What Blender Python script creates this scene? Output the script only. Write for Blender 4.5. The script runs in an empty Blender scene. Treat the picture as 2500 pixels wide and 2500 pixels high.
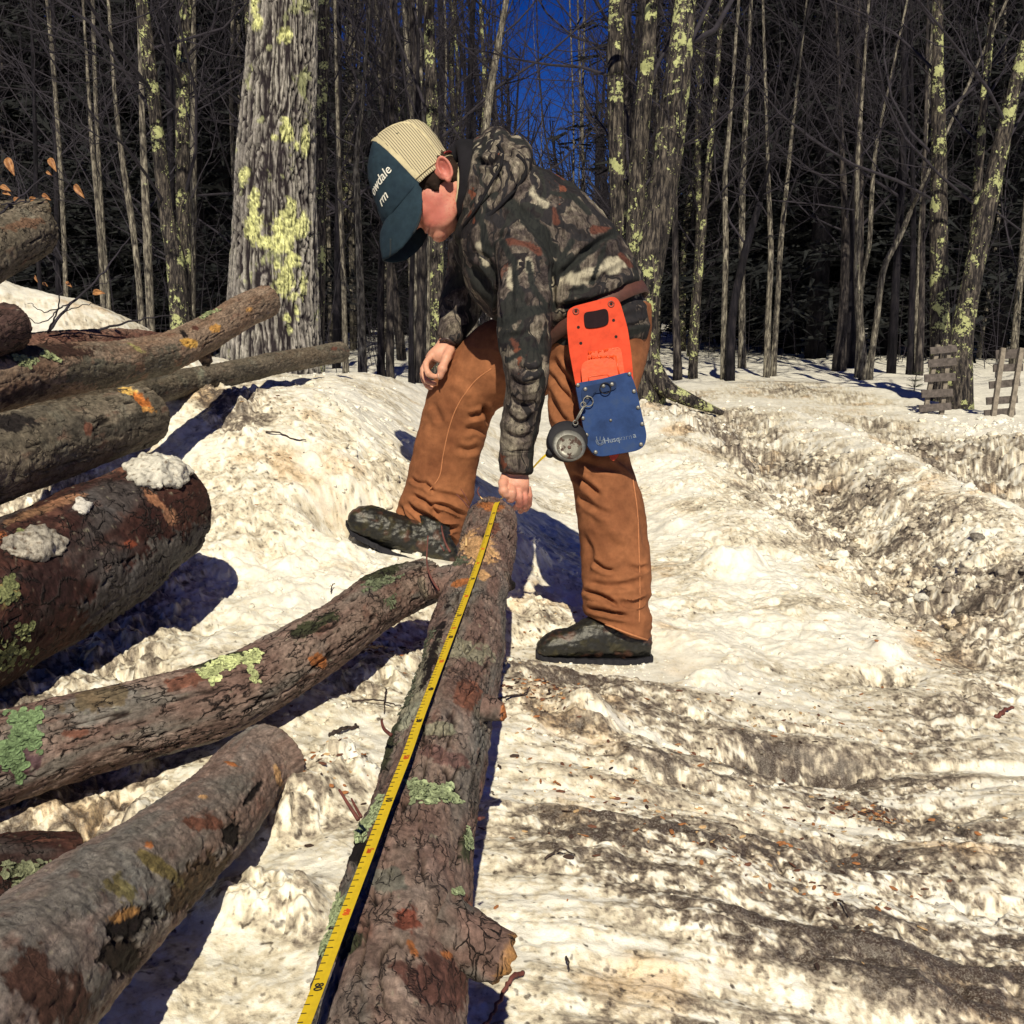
import bpy, math, random
import numpy as np
from mathutils import Vector, Matrix

# ------------------------------------------------------------------ camera, sky, sun, exposure
SC = bpy.context.scene
F = 2787.0; PITCH = math.radians(11.16); CZ = 0.90
CAM = np.array([0.0, 0.0, CZ])
FW = np.array([0.0, math.cos(PITCH), -math.sin(PITCH)])
UP = np.array([0.0, math.sin(PITCH), math.cos(PITCH)])
RT = np.array([1.0, 0.0, 0.0])
cam_d = bpy.data.cameras.new('camera'); cam = bpy.data.objects.new('camera', cam_d)
SC.collection.objects.link(cam); SC.camera = cam
cam_d.sensor_width = 36; cam_d.lens = 36 * F / 2500; cam_d.clip_start = 0.02; cam_d.clip_end = 1500
cam.location = (0, 0, CZ); cam.rotation_euler = (math.pi / 2 - PITCH, 0, 0)

SUN_EL = math.radians(44); SUN_AZ = math.radians(2)     # behind the camera, a little to the right
sun_vec = Vector((math.sin(SUN_AZ) * math.cos(SUN_EL), -math.cos(SUN_AZ) * math.cos(SUN_EL), math.sin(SUN_EL)))
w = bpy.data.worlds.new('World'); SC.world = w; w.use_nodes = True
nt = w.node_tree; bg = nt.nodes['Background']
sky = nt.nodes.new('ShaderNodeTexSky'); sky.sky_type = 'NISHITA'; sky.sun_disc = False
sky.sun_elevation = SUN_EL; sky.sun_rotation = math.pi - SUN_AZ
sky.altitude = 2500; sky.air_density = 0.8; sky.dust_density = 0.15; sky.ozone_density = 6.0
hsv = nt.nodes.new('ShaderNodeHueSaturation'); hsv.inputs['Saturation'].default_value = 1.3; hsv.inputs['Hue'].default_value = 0.525; hsv.inputs['Value'].default_value = 0.92
nt.links.new(sky.outputs[0], hsv.inputs['Color']); nt.links.new(hsv.outputs[0], bg.inputs[0]); bg.inputs[1].default_value = 0.05
sl = bpy.data.lights.new('sun', 'SUN'); sl.energy = 5.0; sl.angle = math.radians(0.5); sl.color = (1.0, 0.90, 0.675)
so = bpy.data.objects.new('sun', sl); SC.collection.objects.link(so)
so.rotation_euler = sun_vec.to_track_quat('Z', 'Y').to_euler(); so.location = (3, -6, 12)
vs = SC.view_settings; vs.view_transform = 'Standard'; vs.look = 'None'; vs.gamma = 1; vs.use_curve_mapping = False
vs.exposure = 0.13
SC.cycles.use_denoising = True
SC.cycles.max_bounces = 6; SC.cycles.diffuse_bounces = 3; SC.cycles.glossy_bounces = 2; SC.cycles.transparent_max_bounces = 8

rnd = random.Random(7)
# ------------------------------------------------------------------ helpers
def P(u, v, d):
    """a point seen at photo pixel (u, v) and d metres down the view axis"""
    return CAM + RT * ((u - 1250) / F * d) + UP * (-(v - 1250) / F * d) + FW * d

def proj(p):
    q = np.asarray(p) - CAM
    d = q @ FW
    return 1250 + (q @ RT) / d * F, 1250 - (q @ UP) / d * F, d

_r = np.random.RandomState(11)
_perm = np.concatenate([_r.permutation(256)] * 3).astype(np.int32)
_g = _r.normal(size=(256, 3)); _g = (_g / np.linalg.norm(_g, axis=1)[:, None]).astype(np.float32)

def pn(p, seed=0):
    """gradient noise, p (N,3) -> about -1..1"""
    p = np.asarray(p, dtype=np.float32) + np.float32(seed * 17.37)
    i = np.floor(p).astype(np.int32); f = p - i
    i &= 255
    w_ = f * f * f * (f * (f * 6 - 15) + 10)
    out = 0
    for dx in (0, 1):
        wx = w_[:, 0] if dx else 1 - w_[:, 0]
        a = _perm[(i[:, 0] + dx) & 255]
        for dy in (0, 1):
            wy = w_[:, 1] if dy else 1 - w_[:, 1]
            b = _perm[a + ((i[:, 1] + dy) & 255)]
            for dz in (0, 1):
                wz = w_[:, 2] if dz else 1 - w_[:, 2]
                g = _g[_perm[b + ((i[:, 2] + dz) & 255)]]
                dot = g[:, 0] * (f[:, 0] - dx) + g[:, 1] * (f[:, 1] - dy) + g[:, 2] * (f[:, 2] - dz)
                out = out + wx * wy * wz * dot
    return out * 1.6

def fbm(p, o=4, seed=0, gain=0.5):
    s = 0; a = 1.0; p = np.asarray(p, dtype=np.float32)
    for k in range(o):
        s = s + a * pn(p, seed + k * 3); p = p * 2.03; a *= gain
    return s

def ridge(p, o=3, seed=0):
    s = 0; a = 1.0; p = np.asarray(p, dtype=np.float32)
    for k in range(o):
        s = s + a * (1 - np.abs(pn(p, seed + k * 5)) * 2); p = p * 2.1; a *= 0.5
    return s

def cells(x, y, seed=0):
    """2D cellular noise: distance to the nearest point, and that cell's random number"""
    ix = np.floor(x).astype(np.int32); iy = np.floor(y).astype(np.int32)
    best = np.full(x.shape, 9.0, dtype=np.float32); idn = np.zeros(x.shape, dtype=np.float32)
    for dx in (-1, 0, 1):
        for dy in (-1, 0, 1):
            cx = ix + dx; cy = iy + dy
            h = _perm[_perm[(cx + seed) & 255] + (cy & 255)]
            ox = h / 255.0; oy = _perm[h + 7] / 255.0; rr = _perm[h + 31] / 255.0
            d = np.hypot(cx + ox - x, cy + oy - y)
            m = d < best
            best = np.where(m, d, best); idn = np.where(m, rr, idn)
    return best, idn

def sstep(a, b, x):
    t = np.clip((x - a) / (b - a), 0, 1); return t * t * (3 - 2 * t)

def link(o, parent=None):
    SC.collection.objects.link(o)
    if parent is not None:
        o.parent = parent
    return o

def mesh(name, v, f, m=None, parent=None, smooth=True, col=None, mats=None, midx=None):
    """one mesh object from numpy vertices (world) and faces (array of quads/tris, or a list)"""
    me = bpy.data.meshes.new(name)
    v = np.asarray(v, dtype=np.float32)
    off = np.zeros(3, dtype=np.float32)
    if parent is not None:
        pw = parent; off = np.array(parent.get('_o', (0, 0, 0)), dtype=np.float32)
    v = v - off
    if isinstance(f, np.ndarray):
        n, k = f.shape
        me.vertices.add(len(v)); me.vertices.foreach_set('co', v.ravel())
        me.loops.add(n * k); me.loops.foreach_set('vertex_index', f.astype(np.int32).ravel())
        me.polygons.add(n)
        me.polygons.foreach_set('loop_start', np.arange(0, n * k, k, dtype=np.int32))
        me.polygons.foreach_set('loop_total', np.full(n, k, dtype=np.int32))
        me.update(calc_edges=True)
    else:
        me.from_pydata([tuple(map(float, a)) for a in v], [], f)
    me.polygons.foreach_set('use_smooth', np.full(len(me.polygons), bool(smooth)))
    if col is not None:
        a = me.color_attributes.new('Col', 'FLOAT_COLOR', 'POINT')
        c = np.ones((len(v), 4), dtype=np.float32); c[:, :col.shape[1]] = col
        a.data.foreach_set('color', c.ravel())
    for mm in (mats or ([m] if m else [])):
        me.materials.append(mm)
    if midx is not None:
        me.polygons.foreach_set('material_index', np.asarray(midx, dtype=np.int32))
    o = bpy.data.objects.new(name, me)
    return link(o, parent)

def thing(name, label, cat, loc=(0, 0, 0), group=None):
    o = bpy.data.objects.new(name, None); o.empty_display_size = 0.1
    link(o); o.location = tuple(float(c) for c in loc)
    o['_o'] = tuple(float(c) for c in loc)
    o['label'] = label; o['category'] = cat
    if group: o['group'] = group
    return o

def tag(o, label=None, cat=None, group=None, kind=None):
    if label: o['label'] = label
    if cat: o['category'] = cat
    if group: o['group'] = group
    if kind: o['kind'] = kind
    return o

class MB:
    """collects shapes for one mesh"""
    def __init__(s): s.v = []; s.q = []; s.t = []; s.n = 0; s.c = []
    def add(s, v, q=None, t=None, c=None):
        v = np.asarray(v, dtype=np.float32)
        if q is not None and len(q): s.q.append(np.asarray(q, dtype=np.int64) + s.n)
        if t is not None and len(t): s.t.append(np.asarray(t, dtype=np.int64) + s.n)
        s.v.append(v); s.n += len(v)
        if c is not None: s.c.append(np.broadcast_to(np.asarray(c, dtype=np.float32), (len(v), 3)))
        return s
    def build(s, name, m, parent=None, smooth=True):
        v = np.concatenate(s.v); fs = []
        q = np.concatenate(s.q) if s.q else np.zeros((0, 4), int)
        t = np.concatenate(s.t) if s.t else np.zeros((0, 3), int)
        c = np.concatenate(s.c) if s.c else None
        if len(t) == 0: return mesh(name, v, q, m, parent, smooth, c)
        if len(q) == 0: return mesh(name, v, t, m, parent, smooth, c)
        t2 = np.concatenate([q[:, [0, 1, 2]], q[:, [0, 2, 3]], t])
        return mesh(name, v, t2, m, parent, smooth, c)

def crom(pts, n):
    """Catmull-Rom through pts (k, dim) sampled n times, even in parameter"""
    p = np.asarray(pts, dtype=float); k = len(p)
    if k == 2: return p[0] + (p[1] - p[0]) * np.linspace(0, 1, n)[:, None]
    e = np.vstack([2 * p[0] - p[1], p, 2 * p[-1] - p[-2]])
    seg = np.linalg.norm(np.diff(p[:, :3], axis=0), axis=1); cum = np.concatenate([[0], np.cumsum(seg)])
    s = np.linspace(0, cum[-1], n); i = np.clip(np.searchsorted(cum, s, 'right') - 1, 0, k - 2)
    t = ((s - cum[i]) / np.maximum(seg[i], 1e-9))[:, None]
    a, b, c, d = e[i], e[i + 1], e[i + 2], e[i + 3]
    return 0.5 * (2 * b + (c - a) * t + (2 * a - 5 * b + 4 * c - d) * t * t + (3 * b - a - 3 * c + d) * t ** 3)

def frames(c, ref=(0, 0, 1)):
    """tangent, side, up per centre-line point, transported"""
    t = np.gradient(c, axis=0); t /= np.maximum(np.linalg.norm(t, axis=1)[:, None], 1e-9)
    r = np.asarray(ref, float)
    if abs(t[0] @ r) > 0.95: r = np.array([0, 1.0, 0])
    S = np.zeros_like(t); s = np.cross(t[0], r); s /= np.linalg.norm(s); S[0] = s
    for i in range(1, len(t)):
        s = S[i - 1] - t[i] * (S[i - 1] @ t[i]); S[i] = s / max(np.linalg.norm(s), 1e-9)
    return t, S, np.cross(S, t)

def tube(pts, rad, n=8, cap=True, flat=1.0, ref=(0, 0, 1)):
    """plain tube through pts; rad scalar or list; returns v, quads, tris"""
    c = np.asarray(pts, float); k = len(c)
    r = np.broadcast_to(np.asarray(rad, float), (k,))
    t, s, u = frames(c, ref)
    a = np.arange(n) * 2 * math.pi / n
    v = c[:, None, :] + (s[:, None, :] * np.cos(a)[None, :, None] + u[:, None, :] * np.sin(a)[None, :, None] * flat) * r[:, None, None]
    v = v.reshape(-1, 3)
    i = np.arange(k - 1)[:, None] * n; j = np.arange(n)[None, :]; j2 = (j + 1) % n
    q = np.stack([i + j, i + j2, i + n + j2, i + n + j], -1).reshape(-1, 4)
    tr = []
    if cap:
        v = np.vstack([v, c[0], c[-1]]); b = len(v) - 2
        jj = np.arange(n)
        tr = np.vstack([np.stack([np.full(n, b), (jj + 1) % n, jj], -1),
                        np.stack([np.full(n, b + 1), (k - 1) * n + jj, (k - 1) * n + (jj + 1) % n], -1)])
    return v, q, tr

def box(c, sz, R=None):
    x, y, z = np.asarray(sz, float) / 2
    v = np.array([[-x, -y, -z], [x, -y, -z], [x, y, -z], [-x, y, -z], [-x, -y, z], [x, -y, z], [x, y, z], [-x, y, z]])
    if R is not None: v = v @ np.asarray(R).T
    q = [[0, 3, 2, 1], [4, 5, 6, 7], [0, 1, 5, 4], [1, 2, 6, 5], [2, 3, 7, 6], [3, 0, 4, 7]]
    return v + np.asarray(c), q

def ico(n=2):
    import bmesh
    bm = bmesh.new(); bmesh.ops.create_icosphere(bm, subdivisions=n, radius=1)
    v = np.array([x.co[:] for x in bm.verts]); f = np.array([[a.index for a in x.verts] for x in bm.faces]); bm.free()
    return v, f
ICO = {k: ico(k) for k in (1, 2, 3, 4)}

# ------------------------------------------------------------------ materials
def mat(name, build):
    m = bpy.data.materials.new(name); m.use_nodes = True
    t = m.node_tree; b = t.nodes['Principled BSDF']
    def N(kind, **kw):
        n = t.nodes.new('ShaderNode' + kind)
        for k, x in kw.items():
            if k.startswith('i_'):
                n.inputs[k[2:].replace('_', ' ')].default_value = x
            else: setattr(n, k, x)
        return n
    def L(a, b_): t.links.new(a, b_)
    build(N, L, b)
    return m

def ramp(N, stops, interp='LINEAR'):
    r = N('ValToRGB'); r.color_ramp.interpolation = interp
    e = r.color_ramp.elements
    while len(e) < len(stops): e.new(0.5)
    for k, (p, c) in enumerate(stops):
        e[k].position = p
        if not hasattr(c, '__len__'): c = (c, c, c)
        e[k].color = (*c, 1)
    return r

def mix(N, L, fac, a, b, mode='MIX'):
    n = N('Mix'); n.data_type = 'RGBA'; n.blend_type = mode; n.clamp_factor = True
    for s, x in ((n.inputs[0], fac), (n.inputs[6], a), (n.inputs[7], b)):
        if hasattr(x, 'is_output'): L(x, s)
        elif hasattr(x, '__len__'): s.default_value = (*x, 1) if len(x) == 3 else x
        else: s.default_value = x
    return n.outputs[2]

def coords(N, L, scale=(1, 1, 1), kind='Object'):
    tc = N('TexCoord'); mp = N('Mapping'); L(tc.outputs[kind], mp.inputs[0]); mp.inputs['Scale'].default_value = scale
    return mp.outputs[0]

def noise(N, L, vec, scale, detail=4, rough=0.55, dist=0.0):
    n = N('TexNoise'); L(vec, n.inputs['Vector'])
    n.inputs['Scale'].default_value = scale; n.inputs['Detail'].default_value = detail
    n.inputs['Roughness'].default_value = rough; n.inputs['Distortion'].default_value = dist
    return n

def bump(N, L, b, h, strength=0.4, dist=0.01, prev=None):
    n = N('Bump'); n.inputs['Strength'].default_value = strength; n.inputs['Distance'].default_value = dist
    L(h, n.inputs['Height'])
    if prev is not None: L(prev, n.inputs['Normal'])
    L(n.outputs[0], b.inputs['Normal']); return n.outputs[0]

def m_snow():
    def bld(N, L, b):
        v = coords(N, L)
        at = N('Attribute'); at.attribute_name = 'Col'
        n1 = noise(N, L, v, 95, 4, 0.7); n2 = noise(N, L, v, 420, 3, 0.6); n3 = noise(N, L, v, 26, 5, 0.65)
        # fine grit: specks of dirt inside dirty areas
        sp = N('Separate' + 'Color'); L(at.outputs[0], sp.inputs[0])
        lum = N('Math', operation='SUBTRACT'); lum.inputs[0].default_value = 0.86; L(sp.outputs[1], lum.inputs[1])
        ad = N('Math', operation='MULTIPLY_ADD'); L(lum.outputs[0], ad.inputs[0]); ad.inputs[1].default_value = 0.47; L(n1.outputs[0], ad.inputs[2])
        r = ramp(N, [(0.66, 0.0), (0.90, 0.85)]); L(ad.outputs[0], r.inputs[0])
        c = mix(N, L, r.outputs[0], at.outputs[0], (0.045, 0.030, 0.022))
        # grains of ice showing through the dirt
        gr = ramp(N, [(0.50, 0.0), (0.62, 1.0)]); L(n2.outputs[0], gr.inputs[0])
        dm = N('Math', operation='MULTIPLY'); dm.use_clamp = True; L(lum.outputs[0], dm.inputs[0]); dm.inputs[1].default_value = 0.5
        gm = N('Math', operation='MULTIPLY'); L(gr.outputs[0], gm.inputs[0]); L(dm.outputs[0], gm.inputs[1])
        c = mix(N, L, gm.outputs[0], c, (0.40, 0.37, 0.34))
        r2 = ramp(N, [(0.35, 0.80), (0.62, 1.06)]); L(n3.outputs[0], r2.inputs[0])
        c = mix(N, L, 1.0, c, r2.outputs[0], 'MULTIPLY')
        L(c, b.inputs['Base Color'])
        r3 = ramp(N, [(0.4, 0.28), (0.6, 0.8)]); L(n2.outputs[0], r3.inputs[0]); L(r3.outputs[0], b.inputs['Roughness'])
        p = bump(N, L, b, n1.outputs[0], 0.35, 0.005)
        bump(N, L, b, n2.outputs[0], 0.45, 0.0022, p)
    return mat('wet_snow', bld)

def m_col(name, nscale=120, bstr=0.5, bdist=0.003, rough=0.85, vary=(0.65, 1.2), stretch=(1, 1, 1), spec=0.3, n2=30):
    """base colour from the mesh's own colour attribute, with fine variation and relief"""
    def bld(N, L, b):
        v = coords(N, L, stretch)
        at = N('Attribute'); at.attribute_name = 'Col'
        a = noise(N, L, v, nscale, 6, 0.65); a2 = noise(N, L, v, n2, 5, 0.6, 0.4)
        r = ramp(N, [(0.3, vary[0]), (0.7, vary[1])]); L(a.outputs[0], r.inputs[0])
        c = mix(N, L, 1.0, at.outputs[0], r.outputs[0], 'MULTIPLY')
        r = ramp(N, [(0.35, 0.75), (0.65, 1.15)]); L(a2.outputs[0], r.inputs[0])
        c = mix(N, L, 1.0, c, r.outputs[0], 'MULTIPLY')
        L(c, b.inputs['Base Color']); b.inputs['Roughness'].default_value = rough
        b.inputs['Specular IOR Level'].default_value = spec
        p = bump(N, L, b, a.outputs[0], bstr, bdist)
        bump(N, L, b, a2.outputs[0], bstr * 0.7, bdist * 3, p)
    return mat(name, bld)

def m_plain(name, c, rough=0.6, metal=0.0, nscale=60, vary=0.2, bstr=0.15, bdist=0.001, spec=0.5):
    def bld(N, L, b):
        v = coords(N, L)
        a = noise(N, L, v, nscale, 5, 0.6)
        r = ramp(N, [(0.3, tuple(x * (1 - vary) for x in c)), (0.7, tuple(min(1, x * (1 + vary)) for x in c))]); L(a.outputs[0], r.inputs[0])
        L(r.outputs[0], b.inputs['Base Color']); b.inputs['Roughness'].default_value = rough
        b.inputs['Metallic'].default_value = metal; b.inputs['Specular IOR Level'].default_value = spec
        bump(N, L, b, a.outputs[0], bstr, bdist)
    return mat(name, bld)

def m_bark():
    """log bark: colour from the mesh, fissures and flakes that follow each log's own length"""
    def bld(N, L, b):
        at = N('Attribute'); at.attribute_name = 'Col'; lc = N('Attribute'); lc.attribute_name = 'LogCo'
        v = lc.outputs['Vector']
        wn = noise(N, L, v, 22, 4, .6); wv = N('VectorMath', operation='MULTIPLY_ADD'); L(wn.outputs[1], wv.inputs[0]); wv.inputs[1].default_value = (.03, .03, .06); L(v, wv.inputs[2])
        def crk(sc, width, lo, seed):
            mp = N('Mapping'); L(wv.outputs[0], mp.inputs[0]); mp.inputs['Scale'].default_value = sc; mp.inputs['Location'].default_value = (seed, seed, seed)
            vo = N('TexVoronoi'); vo.feature = 'DISTANCE_TO_EDGE'; vo.inputs['Scale'].default_value = 1.0; L(mp.outputs[0], vo.inputs['Vector'])
            g = noise(N, L, v, 16 + seed, 4, .6); r = ramp(N, [(0.0, 1.0), (width, 0.0)]); L(vo.outputs[0], r.inputs[0])
            r2 = ramp(N, [(lo, 0.0), (lo + .06, 1.0)]); L(g.outputs[0], r2.inputs[0])
            m = N('Math', operation='MULTIPLY'); L(r.outputs[0], m.inputs[0]); L(r2.outputs[0], m.inputs[1]); return m.outputs[0]
        c1 = crk((34, 34, 8.5), .045, .50, 1.0); c2 = crk((85, 85, 26), .06, .50, 4.0)
        fl = N('Mapping'); L(v, fl.inputs[0]); fl.inputs['Scale'].default_value = (1, 1, .55)
        a = noise(N, L, fl.outputs[0], 210, 7, .7); a2 = noise(N, L, v, 44, 6, .68, .5); a3 = noise(N, L, v, 12, 3, .5)
        r = ramp(N, [(.32, .50), (.5, .95), (.70, 1.45)]); L(a.outputs[0], r.inputs[0]); c = mix(N, L, 1.0, at.outputs[0], r.outputs[0], 'MULTIPLY')
        r = ramp(N, [(.35, .62), (.65, 1.25)]); L(a2.outputs[0], r.inputs[0]); c = mix(N, L, 1.0, c, r.outputs[0], 'MULTIPLY')
        r = ramp(N, [(.56, 0.0), (.66, .45)]); L(a3.outputs[0], r.inputs[0]); cb = mix(N, L, 1.0, c, (1.25, 1.45, 1.55), 'MULTIPLY'); c = mix(N, L, r.outputs[0], c, cb)
        cm = N('Math', operation='MAXIMUM'); L(c1, cm.inputs[0]); L(c2, cm.inputs[1])
        sr = N('SeparateColor'); L(at.outputs[0], sr.inputs[0]); fr = ramp(N, [(.30, 1.0), (.42, .22)]); L(sr.outputs[0], fr.inputs[0])
        c2_ = N('Math', operation='MULTIPLY'); L(cm.outputs[0], c2_.inputs[0]); L(fr.outputs[0], c2_.inputs[1]); c3_ = N('Math', operation='MULTIPLY'); L(c2_.outputs[0], c3_.inputs[0]); L(at.outputs['Alpha'], c3_.inputs[1]); cm = c3_
        c = mix(N, L, cm.outputs[0], c, (.010, .007, .008))
        L(c, b.inputs['Base Color']); b.inputs['Roughness'].default_value = .8; b.inputs['Specular IOR Level'].default_value = .25
        inv = N('Math', operation='SUBTRACT'); inv.inputs[0].default_value = 1.0; L(cm.outputs[0], inv.inputs[1])
        p = bump(N, L, b, a.outputs[0], .7, .0016); p = bump(N, L, b, a2.outputs[0], .6, .005, p); bump(N, L, b, inv.outputs[0], .9, .004, p)
    return mat('log_bark', bld)
def set_vec(o, name, co):
    a = o.data.attributes.new(name, 'FLOAT_VECTOR', 'POINT'); a.data.foreach_set('vector', np.asarray(co, np.float32).ravel())
# ------------------------------------------------------------------ snowy ground
def uv0(x, y, z=0.03):
    """photo pixel of the flat ground point (x, y): used only to look up where dirty and shade-painted patches lie"""
    p = np.stack([x, y, np.full_like(x, z)], -1)
    q = p - CAM; d = np.maximum(q @ FW, 0.05)
    return 1250 + q[:, 0] / d * F, 1250 - (q @ UP) / d * F

def gauss(x, y, cx, cy, sx, sy, rot=0.0):
    c, s = math.cos(rot), math.sin(rot); dx = x - cx; dy = y - cy
    a = (dx * c + dy * s) / sx; b = (-dx * s + dy * c) / sy
    return np.exp(-(a * a + b * b))

def base_h(x, y):
    """large shapes only: what feet, logs and trees stand on"""
    x = np.asarray(x, float); y = np.asarray(y, float)
    z = 0.04 * sstep(3.2, 6, y) - 0.021 * np.maximum(y - 9, 0)
    z = z - 0.02 * sstep(18, 40, y) * 0
    # bank left of the boy, running back beside the log pile
    z = z + 0.50 * sstep(0.35, -0.75, x) * sstep(2.3, 3.7, y) * sstep(7.6, 4.9, y)
    z = z + 0.10 * sstep(0.3, -0.6, x) * sstep(1.2, 2.6, y) * sstep(4.4, 3.4, y)
    z = z + 0.40 * gauss(x, y, -2.45, 5.0, 0.75, 0.8) + .10 * gauss(x, y, -1.75, 5.1, .35, .4)
    z = z + 0.12 * sstep(.75, -.05, x) * sstep(.3, .8, y) * sstep(3.1, 1.9, y)
    z = z + 0.14 * gauss(x, y, 0.9, 6.6, 1.0, 1.3)
    # ridges thrown up beside the wheel ruts
    z = z + 0.12 * gauss(x, y, 0.75, 5.2, 0.35, 1.5) + 0.13 * gauss(x, y, 1.65, 4.6, 0.28, 2.2)
    z = z - 0.07 * gauss(x, y, 1.22, 4.3, 0.22, 2.4) - 0.08 * gauss(x, y, 2.2, 5.0, 0.25, 2.0)
    z = z + 0.16 * gauss(x, y, 2.9, 5.6, 0.6, 0.45)
    return z

BL = []  # dirty patches, plus shade painted under the log pile: (u, v, su, sv, rot, amount) at photo pixels on the flat ground
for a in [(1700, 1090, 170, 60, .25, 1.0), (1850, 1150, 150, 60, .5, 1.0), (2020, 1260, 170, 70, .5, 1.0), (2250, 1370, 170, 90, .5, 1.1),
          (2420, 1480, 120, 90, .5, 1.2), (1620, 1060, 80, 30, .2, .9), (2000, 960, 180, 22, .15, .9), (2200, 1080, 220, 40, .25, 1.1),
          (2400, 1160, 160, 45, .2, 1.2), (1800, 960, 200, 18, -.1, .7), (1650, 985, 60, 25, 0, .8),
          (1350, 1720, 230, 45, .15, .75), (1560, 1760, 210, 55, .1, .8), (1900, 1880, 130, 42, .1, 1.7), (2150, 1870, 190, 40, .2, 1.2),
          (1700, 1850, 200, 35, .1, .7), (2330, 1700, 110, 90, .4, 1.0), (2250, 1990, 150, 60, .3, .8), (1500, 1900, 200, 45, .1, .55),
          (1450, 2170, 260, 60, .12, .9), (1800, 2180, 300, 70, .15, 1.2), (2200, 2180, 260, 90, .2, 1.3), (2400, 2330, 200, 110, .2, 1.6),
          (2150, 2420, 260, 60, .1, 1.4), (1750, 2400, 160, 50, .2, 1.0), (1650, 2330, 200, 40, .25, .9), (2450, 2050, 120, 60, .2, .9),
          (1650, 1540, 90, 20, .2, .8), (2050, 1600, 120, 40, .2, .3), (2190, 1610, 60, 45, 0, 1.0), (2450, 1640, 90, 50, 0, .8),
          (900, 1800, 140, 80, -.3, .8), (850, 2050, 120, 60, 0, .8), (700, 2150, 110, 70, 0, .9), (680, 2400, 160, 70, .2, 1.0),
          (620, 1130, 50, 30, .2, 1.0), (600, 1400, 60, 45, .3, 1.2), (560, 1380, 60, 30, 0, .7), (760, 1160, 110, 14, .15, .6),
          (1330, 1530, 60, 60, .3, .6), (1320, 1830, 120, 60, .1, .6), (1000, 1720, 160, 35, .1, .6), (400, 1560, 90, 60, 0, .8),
          (640, 1250, 200, 60, .2, .35), (1000, 1110, 150, 14, 0, .5), (1380, 1270, 50, 10, 0, .4), (250, 1700, 200, 200, 0, 1.2), (100, 2050, 260, 160, 0, 2.0), (60, 1600, 220, 120, 0, 1.4), (300, 2350, 150, 150, 0, 1.0), (1750, 1960, 260, 30, .1, .6), (2050, 2300, 420, 120, .12, .7), (1550, 2280, 260, 50, .1, .5), (2000, 1750, 380, 40, .1, .5), (1950, 1600, 420, 75, .08, -.75), (1750, 1480, 250, 90, .1, -.5), (850, 1080, 260, 150, .1, -.5), (1400, 1150, 200, 130, 0, -.4), (2100, 2060, 170, 26, .12, -.8), (1100, 2420, 300, 60, 0, -.3), (1350, 2480, 260, 60, .05, -.4), (1750, 1700, 200, 30, .1, -.4)]:  # strong blobs at the left paint the log pile's shade into the snow
    BL.append(a)

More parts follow.
